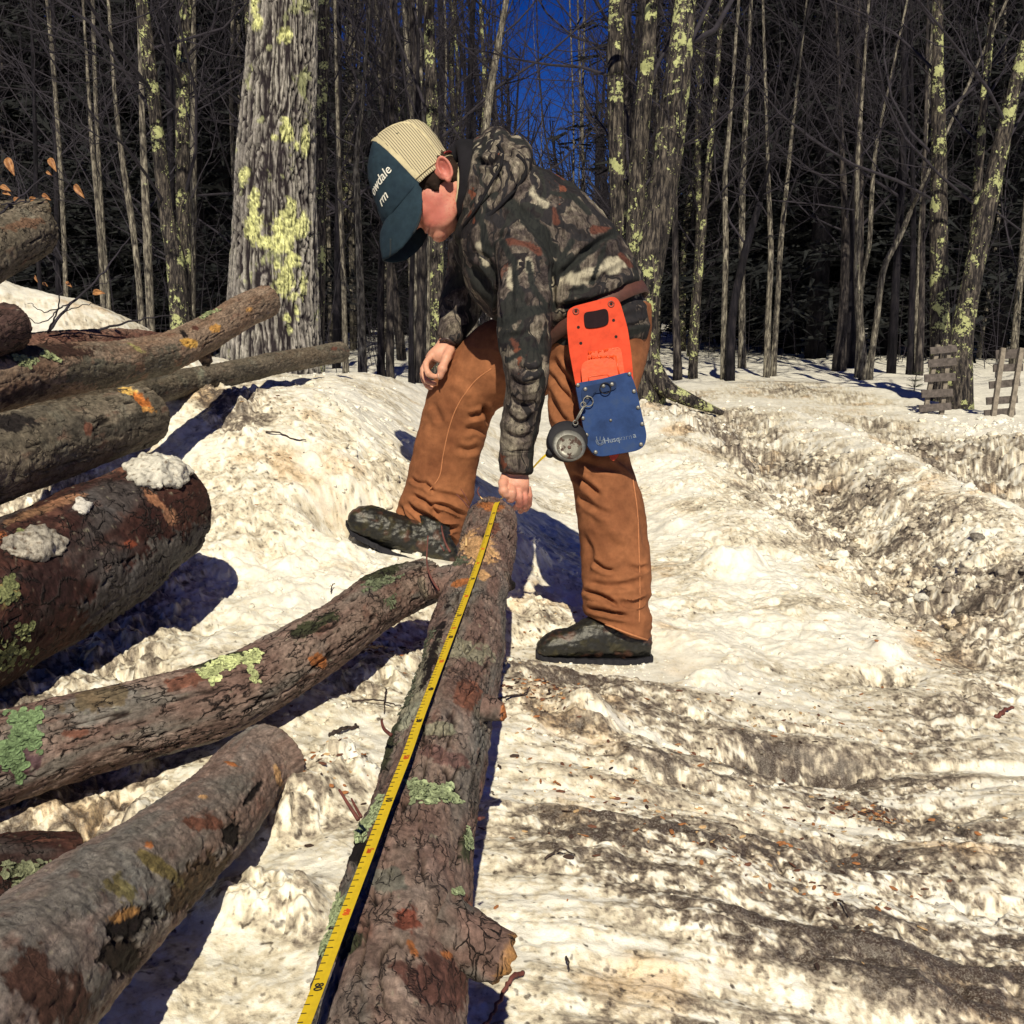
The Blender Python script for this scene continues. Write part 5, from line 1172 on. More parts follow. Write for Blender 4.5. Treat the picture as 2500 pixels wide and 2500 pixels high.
B2 = boot([(1118, 1340, 1120, 1392, 3.12, .03), (1080, 1290, 1090, 1388, 3.12, .042), (1035, 1275, 1050, 1372, 3.12, .044), (990, 1262, 1010, 1356, 3.11, .046), (940, 1244, 950, 1338, 3.10, .050), (900, 1234, 905, 1318, 3.09, .048), (868, 1242, 866, 1300, 3.08, .038), (852, 1258, 850, 1282, 3.08, .02)],
          [(1010, 1250, 1100, 1285, 3.13, .045), (1020, 1300, 1100, 1340, 3.12, .045), (1030, 1330, 1100, 1370, 3.12, .045)], 'boot', 17)
def sole(pts, name, par, dh, d):
    c = crom(np.array([list(_oldP(u, v, d)) for u, v in pts]), 40); k = len(c)
    wd = dh * (np.sin(np.linspace(.35, math.pi - .45, k)) ** .6)
    up = UP * .007; rows = []
    for s_, h in ((1, 1), (1, -1), (-1, -1), (-1, 1)): rows.append(c + FW * (wd * s_)[:, None] + up * h)
    v = np.concatenate(rows); j = np.arange(k - 1)
    q = np.concatenate([np.stack([a * k + j, a * k + j + 1, ((a + 1) % 4) * k + j + 1, ((a + 1) % 4) * k + j], -1) for a in range(4)] + [np.array([[0, k, 2 * k, 3 * k], [k - 1, 4 * k - 1, 3 * k - 1, 2 * k - 1]])])
    v[:, :] += np.random.RandomState(3).normal(size=v.shape) * .0007
    v = v - 0; o = mesh(name, v - np.array(ROOT['_o']), q, M_DARKPL, None, smooth=False); o.parent = par
sole([(1592, 1606), (1540, 1612), (1460, 1610), (1380, 1609), (1330, 1605), (1308, 1592)], 'sole', B1, .052, 2.765)
sole([(1122, 1398), (1080, 1390), (1030, 1374), (960, 1350), (900, 1322), (862, 1300), (848, 1276)], 'sole', B2, .050, 3.10)
# watch strap at the far cuff
MB().add(*tube([_oldP(1074, 832, 3.015), _oldP(1092, 826, 3.005), _oldP(1110, 842, 3.015)], .004, 8)).build('bracelet', m_plain('dark_bead', (.05, .03, .03), .4), ROOT)

# ------------------------------------------------------------------ tool pouch, wedges, tape
def plate(poly, d, th, n_round=0, curve=0.0):
    """a flat leather piece: pixel outline at depth d, real thickness"""
    pts = np.array([_oldP(u, v, d if np.isscalar(d) else 0) for u, v in poly]); c = pts.mean(0)
    k = len(pts); v = np.vstack([pts - FW * th / 2, pts + FW * th / 2, c - FW * th / 2, c + FW * th / 2]); j = np.arange(k); j2 = (j + 1) % k
    t = np.vstack([np.stack([np.full(k, 2 * k), j, j2], -1), np.stack([np.full(k, 2 * k + 1), k + j2, k + j], -1)])
    return v, np.stack([j, k + j, k + j2, j2], -1), t
def smooth_poly(p, n=80):
    p = np.array(list(p) + [p[0]], float); out = []
    for a, b in zip(p[:-1], p[1:]):
        L_ = np.linalg.norm(b - a); m = max(2, int(L_ / 6))
        out += [a + (b - a) * i_ / m for i_ in range(m)]
    out = np.array(out)
    for _ in range(3): out = (np.roll(out, 1, 0) + 2 * out + np.roll(out, -1, 0)) / 4
    return out
PD = 2.665
TP = thing('tool_pouch', 'orange and blue leather tool pouch hanging from the boy\'s belt', 'tool pouch', _oldP(1470, 1100, PD))
M_ORL = m_plain('orange_leather', (0.60, 0.062, 0.026), 0.75, spec=.2, nscale=40, vary=.2, bstr=.25)
def _blue(N, L, b):
    v = coords(N, L); a = noise(N, L, v, 22, 6, 0.65); a2 = noise(N, L, v, 250, 3, .6)
    r = ramp(N, [(0.35, (0.010, 0.030, 0.105)), (0.55, (0.018, 0.048, 0.16)), (0.68, (0.028, 0.055, 0.14)), (0.78, (0.10, 0.10, 0.09))]); L(a.outputs[0], r.inputs[0])
    L(r.outputs[0], b.inputs['Base Color']); b.inputs['Roughness'].default_value = 0.72; b.inputs['Specular IOR Level'].default_value = .22
    bump(N, L, b, a2.outputs[0], .35, .0008)
M_BLUE = mat('scuffed_blue_leather', _blue)
back = smooth_poly([(1385, 756), (1400, 748), (1494, 724), (1506, 726), (1514, 738), (1532, 800), (1541, 860), (1546, 925), (1552, 1080), (1450, 1100), (1404, 935), (1390, 860), (1384, 800)])
mesh('back_plate', *[x for x in (lambda r: (r[0], np.concatenate([r[1][:, [0, 1, 2]], r[1][:, [0, 2, 3]], r[2]])))(plate(back, PD, .004))], M_ORL, TP, smooth=False)
def tri(r): return r[0], np.concatenate([r[1][:, [0, 1, 2]], r[1][:, [0, 2, 3]], r[2]])
pock = smooth_poly([(1404, 936), (1470, 925), (1538, 907), (1552, 945), (1579, 1062), (1575, 1088), (1562, 1099), (1480, 1113), (1457, 1115), (1444, 1104), (1432, 1085)])
r = tri(plate(pock, PD - .024, .004)); mesh('pocket', *r, M_BLUE, TP, smooth=False)
# pocket side walls
k = len(pock); A_ = np.array([_oldP(u, v, PD - .024) for u, v in pock]); B_ = A_ + FW * .024; m_ = [i_ for i_ in range(k) if not (pock[i_][1] < 939 and pock[i_][0] > 1408 and pock[i_][0] < 1534)]
q = [[i_, (i_ + 1) % k, k + (i_ + 1) % k, k + i_] for i_ in m_ if (i_ + 1) % k in m_]
o = mesh('pocket_gusset', np.vstack([A_, B_]), np.array(q), M_BLUE, TP, smooth=False); s_ = o.modifiers.new('t', 'SOLIDIFY'); s_.thickness = .003
fl = smooth_poly([(1418, 946), (1470, 935), (1500, 928), (1506, 936), (1506, 946), (1500, 952), (1470, 958), (1440, 962), (1437, 985), (1428, 988), (1421, 980)])
r = tri(plate(fl, PD - .0285, .003)); mesh('strap_tab', *r, m_plain('dark_blue_leather', (.010, .026, .085), .7, spec=.2), TP, smooth=False)
bl = smooth_poly([(1424, 762), (1450, 760), (1480, 752), (1485, 760), (1487, 792), (1460, 800), (1430, 802), (1427, 796)])
r = tri(plate(bl, PD - .004, .003)); mesh('belt_loop', *r, M_DKLEATHER, TP, smooth=False)
def disc(u, v, d, r, th=.002, dome=.0, n=18):
    c = _oldP(u, v, d); a = np.arange(n) * 2 * math.pi / n; ring = lambda rr_, z: c + RT * (np.cos(a) * rr_)[:, None] + UP * (np.sin(a) * rr_)[:, None] - FW * z
    v_ = np.vstack([ring(r, 0), ring(r, th), ring(r * .7, th + dome * .7), [c - FW * (th + dome)]]); j = np.arange(n); j2 = (j + 1) % n
    q = np.vstack([np.stack([a_ * n + j, a_ * n + j2, (a_ + 1) * n + j2, (a_ + 1) * n + j], -1) for a_ in range(2)])
    return v_, q, np.stack([2 * n + j, 2 * n + j2, np.full(n, 3 * n)], -1)
def ringt(u, v, d, r, th, n=24, sy=1.0):
    a = np.linspace(0, 2 * math.pi, n + 1); c = _oldP(u, v, d); return tube(c + RT * (np.cos(a) * r)[:, None] + UP * (np.sin(a) * r * sy)[:, None], th, 8, True, 1, ref=tuple(FW))
mb = MB()
for u, v in ((1406, 760), (1492, 742), (1412, 799), (1418, 838), (1498, 782), (1504, 822)): mb.add(*disc(u, v, PD - .0022, .0036, .0004))
mb.build('hole_shade_disc', m_plain('hole_dark', (.006, .004, .004), .9), TP, smooth=False)  # near-black discs stand in for the shade inside punched holes
for u, v in ((1406, 760), (1492, 742)): MB().add(*ringt(u, v, PD - .003, .0066, .0016)).build('eyelet', m_plain('eyelet_brown', (.25, .05, .03), .4) if u == 1406 else bpy.data.materials['eyelet_brown'], TP)
for u, v in ((1537, 913), (1548, 955), (1558, 995), (1568, 1035), (1565, 1085), (1454, 1104), (1432, 1062), (1423, 1021), (1411, 940), (1473, 942), (1494, 938), (1434, 970), (1429, 950), (1491, 1026)):
    MB().add(*disc(u, v, PD - .027 - (.003 if v < 975 and u < 1500 and u > 1415 else 0), .0048 if (u, v) != (1491, 1026) else .0034, .001, .0015)).build('rivet', M_STEEL, TP)
MB().add(*ringt(1478, 948, PD - .034, .0125, .0013)).build('d_ring', M_DARKPL, TP)
MB().add(*ringt(1436, 980, PD - .034, .0115, .0013)).build('d_ring', M_STEEL, TP)
# worn white print: an emblem and part of a word, then a last letter
mb = MB()
def flat_text(body, u, v, d, size, rot, bold=0.0, ext=.0002, sx=1.0):
    vt, ft = text_pts(body, size, ext, bold); c, s = math.cos(rot), math.sin(rot)
    X_ = vt[:, 0] * sx; return _oldP(u, v, d) + RT * (X_ * c - vt[:, 1] * s)[:, None] + UP * (X_ * s + vt[:, 1] * c)[:, None] - FW * (vt[:, 2:3] + ext), None, ft
mb.add(*flat_text('Husq', 1475, 1083, PD - .0268, .0175, .16, .0002)); mb.add(*flat_text('a', 1546, 1069, PD - .0268, .0175, .16, .0002))
mb.add(*flat_text('varn', 1512, 1076, PD - .0262, .0175, .16, -.0004))
a = np.linspace(0.15 * math.pi, -1.15 * math.pi, 24); c = _oldP(1465, 1077, PD - .0272)
for rr_ in (.0092, .0062): mb.add(*tube(c + RT * (np.cos(a) * rr_)[:, None] + UP * (np.sin(a) * rr_ * 1.0)[:, None], .0007, 5))
for dx in (-.007, 0, .007): mb.add(*tube([c + RT * dx + UP * .002, c + RT * dx * 1.25 + UP * .0105], .0008, 5))
mb.add(*tube([c - RT * .004 - UP * .004, c - RT * .004 + UP * .002, c, c + RT * .004 + UP * .002, c + RT * .004 - UP * .004], .0006, 5))
mb.build('worn_print', m_plain('worn_white_print', (.16, .20, .27), .7, nscale=700, vary=.8), TP, smooth=False)

def wedge(name, label, poly, d, th, taper):
    p = smooth_poly(poly); v, q, t = plate(p, d, th); o = thing(name, label, 'wedge', _oldP(poly[0][0], poly[0][1], d))
    r = tri((v, q, t)); mesh('wedge_body', *r, M_WEDGE, o, smooth=False); return o, p
M_WEDGE = m_plain('orange_plastic', (0.70, 0.075, 0.012), 0.38, nscale=90, vary=.15, bstr=.4)
w1, _p = wedge('felling_wedge', 'front orange felling wedge with a cracked head, in the pouch pocket', [(1420, 886), (1440, 878), (1490, 874), (1502, 878), (1505, 890), (1510, 960), (1425, 975), (1418, 900)], PD - .0145, .011, 0)
mb = MB(); ed = [(1437, 932), (1437, 922), (1442, 919), (1482, 914), (1487, 918), (1488, 926)]
mb.add(*tube(np.array([_oldP(u, v, PD - .0205) for u, v in ed]), .0013, 6)); mb.build('moulded_panel', M_WEDGE, w1)
mb = MB(); rn = np.random.RandomState(4)
for k in range(26):
    u = 1434 + 66 * rn.rand(); mb.add(*blob(_oldP(u, 872 - 4 * rn.rand() + (1500 - u) * .06, PD - .014 - .006 * rn.rand()), np.array([.004, .002, .002]) * (0.6 + rn.rand()), rotm('Y', rn.rand() * 180), 1))
mb.build('battered_head', M_WEDGE, w1, smooth=False)
w2, _p = wedge('felling_wedge', 'rear orange felling wedge with a battered head, behind the other in the pocket', [(1432, 866), (1448, 859), (1508, 847), (1516, 850), (1528, 940), (1440, 960)], PD - .0045, .008, 0)
MB().add(*tube([_oldP(1503, 868, PD - .009), _oldP(1509, 900, PD - .009), _oldP(1514, 925, PD - .009)], .0016, 6)).build('moulded_ridge', M_WEDGE, w2)
mb = MB()
for k in range(18):
    u = 1436 + 74 * rn.rand(); mb.add(*blob(_oldP(u, 862 - (u - 1436) * .16, PD - .005 - .005 * rn.rand()), np.array([.004, .002, .0016]) * (0.6 + rn.rand()), rotm('Y', rn.rand() * 180), 1))
mb.build('battered_head', M_WEDGE, w2, smooth=False)
tp = smooth_poly([(1483, 1105), (1515, 1100), (1512, 1112), (1502, 1124), (1494, 1128)]); r = tri(plate(tp, PD - .004, .006))
mesh('wedge_tip', *r, M_WEDGE, w1, smooth=False)

# tape measure: reel clipped to the pouch, blade down to the hand and along the log
RD = 2.625
TM = thing('tape_measure', 'steel reel tape with its yellow blade drawn out along the brown log', 'tape measure', _oldP(1388, 1084, RD))
def cyl(u, v, d, r, th, nrm, n=48, bev=.003, dome=0):
    c = _oldP(u, v, d); nrm = nrm / np.linalg.norm(nrm); a1 = np.cross(nrm, [0, 0, 1.0]); a1 /= np.linalg.norm(a1); a2 = np.cross(nrm, a1); a = np.arange(n) * 2 * math.pi / n
    ring = lambda rr_, z: c + (np.cos(a) * rr_)[:, None] * a1 + (np.sin(a) * rr_)[:, None] * a2 + nrm * z
    pr = [(r * .3, -th / 2), (r - bev, -th / 2), (r, -th / 2 + bev), (r, th / 2 - bev), (r - bev, th / 2), (r * .6, th / 2 + dome * .6), (r * .2, th / 2 + dome), (.0001, th / 2 + dome)]
    v_ = np.concatenate([ring(a_, b_) for a_, b_ in pr]); j = np.arange(n); j2 = (j + 1) % n
    return v_, np.concatenate([np.stack([i_ * n + j, i_ * n + j2, (i_ + 1) * n + j2, (i_ + 1) * n + j], -1) for i_ in range(len(pr) - 1)]), None
fn = -FW + UP * .35 + RT * .12
MB().add(*cyl(1384, 1078, RD + .004, .0468, .030, fn)).add(*cyl(1343, 1106, RD - .001, .010, .02, fn, 16)).build('case', M_DARKPL, TM)
def _rust(N, L, b):
    v = coords(N, L); a = noise(N, L, v, 55, 8, 0.7); r = ramp(N, [(0.50, (0.105, 0.10, 0.085)), (0.56, (0.055, 0.030, 0.024))]); L(a.outputs[0], r.inputs[0]); L(r.outputs[0], b.inputs['Base Color'])
    r2 = ramp(N, [(0.5, 0.35), (0.56, 0.9)]); L(a.outputs[0], r2.inputs[0]); L(r2.outputs[0], b.inputs['Roughness']); b.inputs['Metallic'].default_value = .1; bump(N, L, b, a.outputs[0], .4, .001)
M_RUST = mat('rusty_steel_cover', _rust)
MB().add(*cyl(1389, 1088, RD - .014, .0385, .010, fn, 48, .004)).build('cover', M_STEEL, TM)
MB().add(*cyl(1390, 1091, RD - .020, .0300, .004, fn, 48, .0015)).build('face_plate', M_RUST, TM)
MB().add(*cyl(1390, 1092, RD - .023, .0042, .004, fn, 16, .001)).build('bolt', m_plain('rust_bolt', (.10, .05, .04), .7), TM)
mb = MB(); mb.add(*tube([_oldP(1404, 1032, RD - .005), _oldP(1410, 1018, RD - .008), _oldP(1420, 1000, RD - .006), _oldP(1428, 988, RD - .004)], [.0016, .0022, .0026, .0018], 8)); mb.add(*tube([_oldP(1407, 1030, RD - .009), _oldP(1416, 1014, RD - .012), _oldP(1425, 996, RD - .010)], .0014, 8))
mb.add(*ringt(1405, 1032, RD - .006, .0055, .0014)); mb.add(*ringt(1424, 988, RD - .006, .006, .0014)); mb.build('snap_clip', M_STEEL, TM)
# blade
T_U = np.array([(1200, 1228), (1212, 1225), (1230, 1211), (1253, 1205), (1313, 1187), (1381, 1165), (1450, 1140), (1508, 1118), (1615, 1077), (1683, 1051), (1750, 1025.5), (1844, 993), (1953, 949), (2100, 893.5), (2224, 846), (2411, 776), (2500, 742), (2600, 702)], float)
def tape_pt(t): 
    v = 619 + 1569.0 / t; u = np.interp(v, T_U[:, 0], T_U[:, 1]); return _oldP(u, v, .973 * t)
ts = np.concatenate([np.linspace(.815, 1.2, 60), np.linspace(1.21, 2.585, 90)])
cl_ = np.array([tape_pt(t) for t in ts]); 
for _ in range(4): cl_[1:-1] = (cl_[:-2] + cl_[1:-1] * 2 + cl_[2:]) / 4
d0 = cl_[0] - cl_[5]; d0 /= np.linalg.norm(d0); pre = [cl_[0] + d0 * s_ + np.array([0, 0, -.02]) * s_ for s_ in (1.6, 1.2, .8, .4, .1)]
# approach to the fingers, through the grip, up behind the cuff to the reel
tail = [_oldP(1216, 1224, 2.595), _oldP(1222, 1217, 2.615), _oldP(1234, 1211, 2.632), _oldP(1248, 1205, 2.660), _oldP(1268, 1188, 2.695), _oldP(1290, 1158, 2.685), _oldP(1304, 1139, 2.66), _oldP(1322, 1120, 2.635), _oldP(1341, 1104, 2.625)]
path = np.vstack([pre, cl_, crom(np.array(tail), 40)])
W = np.tile(RT * .995 + np.array([0, 0, .10]), (len(path), 1)); nb = len(pre) + len(cl_)
for i_ in range(nb - 3, len(path)):
    s_ = np.clip((i_ - nb + 3) / 18.0, 0, 1); W[i_] = (RT * (1 - s_) + (RT * .35 + UP * .9) * s_); W[i_] /= np.linalg.norm(W[i_])
TW = .0053
M_YEL = m_plain('yellow_tape', (0.66, 0.47, 0.022), 0.42, nscale=160, vary=.08, bstr=.1); M_TBACK = m_plain('tape_back', (.01, .01, .014), .5)
tn = np.gradient(path, axis=0); nn = np.cross(W, tn); nn /= np.linalg.norm(nn, axis=1)[:, None]; nn = np.where((nn[:, 2:3] < 0), -nn, nn)
k = len(path); vv_ = np.vstack([path - W * TW, path - nn * .0006, path + W * TW, path + W * TW - nn * .0003, path - nn * .0009, path - W * TW - nn * .0003]); j = np.arange(k - 1)
q = np.vstack([np.stack([a * k + j, a * k + j + 1, ((a + 1) % 6) * k + j + 1, ((a + 1) % 6) * k + j], -1) for a in range(6)])
mi = np.zeros(len(q), int); mi[3 * (k - 1):5 * (k - 1)] = 1
BLD = mesh('blade', vv_, q, None, TM, mats=[M_YEL, M_TBACK], midx=mi, smooth=False)
M_INK = m_plain('black_ink', (.02, .018, .015), .6); M_REDINK = m_plain('red_ink', (.62, .10, .02), .6)
def at_tape(t):
    p = tape_pt(t); a = tape_pt(t - .01); b_ = tape_pt(t + .01); dn = a - b_; dn /= np.linalg.norm(dn); wv = RT * .995 + np.array([0, 0, .10]); up = np.cross(wv, -dn); up = up if up[2] > 0 else -up
    return p, dn, wv, up / np.linalg.norm(up)
mbk, mrd = MB(), MB()
cm = 470
while cm < 650:
    t = cm / 100 - 3.9243
    if t > .82:
        p, dn, wv, up = at_tape(t); ln = .0042 if cm % 5 else .0055
        if cm % 10 and cm < 640:
            mbk.add(*box(p - wv * (TW - ln / 2) + up * .0005, (ln, .0006 + .0002 * (cm > 550), .0002), np.stack([wv, dn, up], 1)))
    cm += 1
for s_, lab, red_ in ((480, '80', 0), (490, '490', 1), (500, '5m', 1), (510, '10', 0), (520, '520', 1), (530, '30', 0), (540, '40', 0), (550, '550', 1), (560, '60', 0), (564, '56', 1), (570, '70', 0), (580, '580', 1), (590, '90', 0), (600, '6m', 1), (610, '610', 1), (620, '20', 0), (630, '30', 0), (640, '40', 0)):
    p, dn, wv, up = at_tape(s_ / 100 - 3.9243); vt, ft = text_pts(lab, .0095 if not red_ else .0082, .0001, .00012)
    X_ = vt[:, 0] - (vt[:, 0].max() + vt[:, 0].min()) / 2; Y_ = vt[:, 1] - (vt[:, 1].max() + vt[:, 1].min()) / 2
    if red_: X_ *= .8
    w_ = p + dn * X_[:, None] + wv * (Y_ + .0006)[:, None] + up * (.0005 + vt[:, 2:3])
    (mrd if red_ else mbk).add(w_, None, ft)
mbk.build('black_markings', M_INK, TM, smooth=False); mrd.build('red_markings', M_REDINK, TM, smooth=False)
# ------------------------------------------------------------------ woods
def m_treebark(name, c1, c2, c3, lich, lamt, sc=1.0):
    def bld(N, L, b):
        v = coords(N, L)
        st = coords(N, L, (1, 1, 0.18))
        a = noise(N, L, st, 30 * sc, 6, 0.7, .3); a2 = noise(N, L, v, 6 * sc, 5, 0.6); a3 = noise(N, L, v, 3.2 * sc, 6, 0.72); a4 = noise(N, L, v, 22 * sc, 5, 0.7)
        r = ramp(N, [(0.38, c1), (0.5, c2), (0.64, c3)]); L(a.outputs[0], r.inputs[0])
        r2 = ramp(N, [(0.35, 0.6), (0.65, 1.2)]); L(a2.outputs[0], r2.inputs[0])
        c = mix(N, L, 1.0, r.outputs[0], r2.outputs[0], 'MULTIPLY')
        ad = N('Math', operation='MULTIPLY_ADD'); L(a4.outputs[0], ad.inputs[0]); ad.inputs[1].default_value = .45; L(a3.outputs[0], ad.inputs[2])
        r3 = ramp(N, [(lamt, 0.0), (lamt + .03, 1.0)]); L(ad.outputs[0], r3.inputs[0])
        lc = mix(N, L, a4.outputs[0], tuple(x * .45 for x in lich), tuple(x * 1.3 for x in lich))
        c = mix(N, L, r3.outputs[0], c, lc)
        L(c, b.inputs['Base Color']); b.inputs['Roughness'].default_value = .9; b.inputs['Specular IOR Level'].default_value = .2
        bump(N, L, b, a.outputs[0], .8, .02 / sc)
    return mat(name, bld)
M_TB = [m_treebark('grey_tree_bark', (.004, .004, .007), (.030, .026, .030), (.115, .10, .092), (.24, .26, .14), .90),
        m_treebark('pale_sapling_bark', (.020, .018, .020), (.125, .112, .098), (.36, .335, .275), (.34, .36, .22), .88, 2.0),
        m_treebark('dark_tree_bark', (.003, .003, .006), (.010, .009, .015), (.026, .023, .028), (.12, .13, .08), .93)]
M_TB.append(m_treebark('lichened_tree_bark', (.004, .004, .007), (.036, .031, .032), (.15, .13, .11), (.42, .45, .22), .782, 2.4))
M_TWIG = m_plain('twig_bark', (.019, .016, .026), .9, nscale=20, vary=.5)
M_NEEDLE = m_plain('dark_needles', (.003, .005, .007), .85, nscale=6, vary=.5)

def grow(mb, p, d, L_, r, lev, rn, maxlev, n=5, up=.12, spread=.75, kids=(5, 9)):
    """a limb with its side branches, appended to mb"""
    k = 6 if lev < 2 else 4
    pts = [np.array(p, float)]; dd = np.array(d, float)
    for i in range(k - 1):
        dd = dd + rn.normal(size=3) * .16 + np.array([0, 0, up]); dd /= np.linalg.norm(dd); pts.append(pts[-1] + dd * L_ / (k - 1))
    pts = np.array(pts); rr_ = r * np.linspace(1, .35, k)
    mb.add(*tube(pts, rr_, 5 if lev == 0 else (4 if lev == 1 else 3), False)[:2])
    if lev >= maxlev: return
    for _ in range(rn.randint(*kids)):
        f = .18 + .8 * rn.rand(); i = min(int(f * (k - 1)), k - 2); q = pts[i] + (pts[i + 1] - pts[i]) * (f * (k - 1) - i)
        t = pts[i + 1] - pts[i]; t /= np.linalg.norm(t); s = np.cross(t, rn.normal(size=3)); s /= np.linalg.norm(s)
        nd = t * (1 - spread * .5) + s * spread; nd /= np.linalg.norm(nd)
        grow(mb, q, nd, L_ * (.30 + .30 * rn.rand()) * (1.15 - .5 * f), r * .42 * (1.1 - .5 * f), lev + 1, rn, maxlev, n, up, spread, (kids[0] - 1, kids[1] - 1))

def make_tree(label, pl, rad, seed, m=0, cat='tree', group=None, branches=16, bl=(1.2, 2.6), lo=.18, side=None, seg=14, rough=.10, top=None, maxlev=2, flare=1.35, extra=(), bup=.14):
    """pl: trunk centre points (world); rad: radii. side: extra limbs [(i_frac, dir, length, radius)]"""
    rn = np.random.RandomState(seed)
    pl = np.array(pl, float); c = crom(np.hstack([pl, np.asarray(rad)[:, None]]), 46 if seg > 10 else 22)
    base = pl[0].copy(); th = thing('tree', label, cat, base, group)
    r = c[:, 3].copy(); h = c[:, 2] - c[0, 2]; r = r * (1 + (flare - 1) * np.exp(-h / .28))
    v, q, t = tube(c[:, :3], r, seg, True)
    ctr = np.repeat(c[:, :3], seg, 0); dv = v[:len(ctr)] - ctr
    v[:len(ctr)] += dv * (rough * fbm(np.stack([v[:len(ctr), 0] * 5, v[:len(ctr), 1] * 5, v[:len(ctr), 2] * 1.3], -1), 2, seed % 50))[:, None]
    tk = MB().add(v, q, t)
    for (ep, er) in extra:
        ec = crom(np.hstack([np.array(ep, float), np.asarray(er, float)[:, None]]), 30); tk.add(*tube(ec[:, :3], ec[:, 3], seg, True))
    tk.build('trunk', M_TB[m], th)
    mb = MB(); n_ = len(c)
    for k in range(branches):
        f = lo + (1 - lo) * ((k + rn.rand()) / branches); i = min(int(f * (n_ - 1)), n_ - 2); p = c[i, :3]
        a = rn.rand() * 6.283; el = .15 + .7 * rn.rand(); d = np.array([math.cos(a) * math.cos(el), math.sin(a) * math.cos(el), math.sin(el)])
        L_ = bl[0] + (bl[1] - bl[0]) * rn.rand(); L_ *= (1.15 - .45 * f)
        grow(mb, p, d, L_, min(c[i, 3] * .34, .005 + L_ * .0052), 0, rn, maxlev, up=bup)
    for (f, d, L_, rr_) in (side or ()):
        i = int(f * (n_ - 1)); d = np.array(d, float); grow(mb, c[i, :3], d / np.linalg.norm(d), L_, rr_, 0, rn, maxlev, up=.05, kids=(6, 10))
    if mb.n: mb.build('branches', M_TWIG, th)
    return th

def px_tree(pxs, d, lean=0.0):
    """trunk centre line from photo pixels (u, v, width px), the tree standing d metres away; base set on the ground"""
    pts = []; rad = []
    for (u, v, w_) in pxs:
        p = _oldP(u, v, d); pts.append(p); rad.append(w_ / 2 / F * d)
    # keep it upright: same forward distance for all its points
    y0 = pts[0][1]
    for i, (u, v, w_) in enumerate(pxs):
        dr = _oldP(u, v, 1.0) - CAM; s = (y0 - 0) / dr[1]; pts[i] = CAM + dr * s; rad[i] = w_ / 2 / F * s
    b = pts[0]; g = float(base_h(b[0], b[1])) - .06
    if b[2] > g: pts.insert(0, np.array([b[0], b[1], g])); rad.insert(0, rad[0])
    else: pts[0] = np.array([b[0], b[1], g])
    e = pts[-1] + (pts[-1] - pts[-2]) / np.linalg.norm(pts[-1] - pts[-2]) * 4.0
    pts.append(e); rad.append(rad[-1] * .5)
    return np.array(pts), np.array(rad)

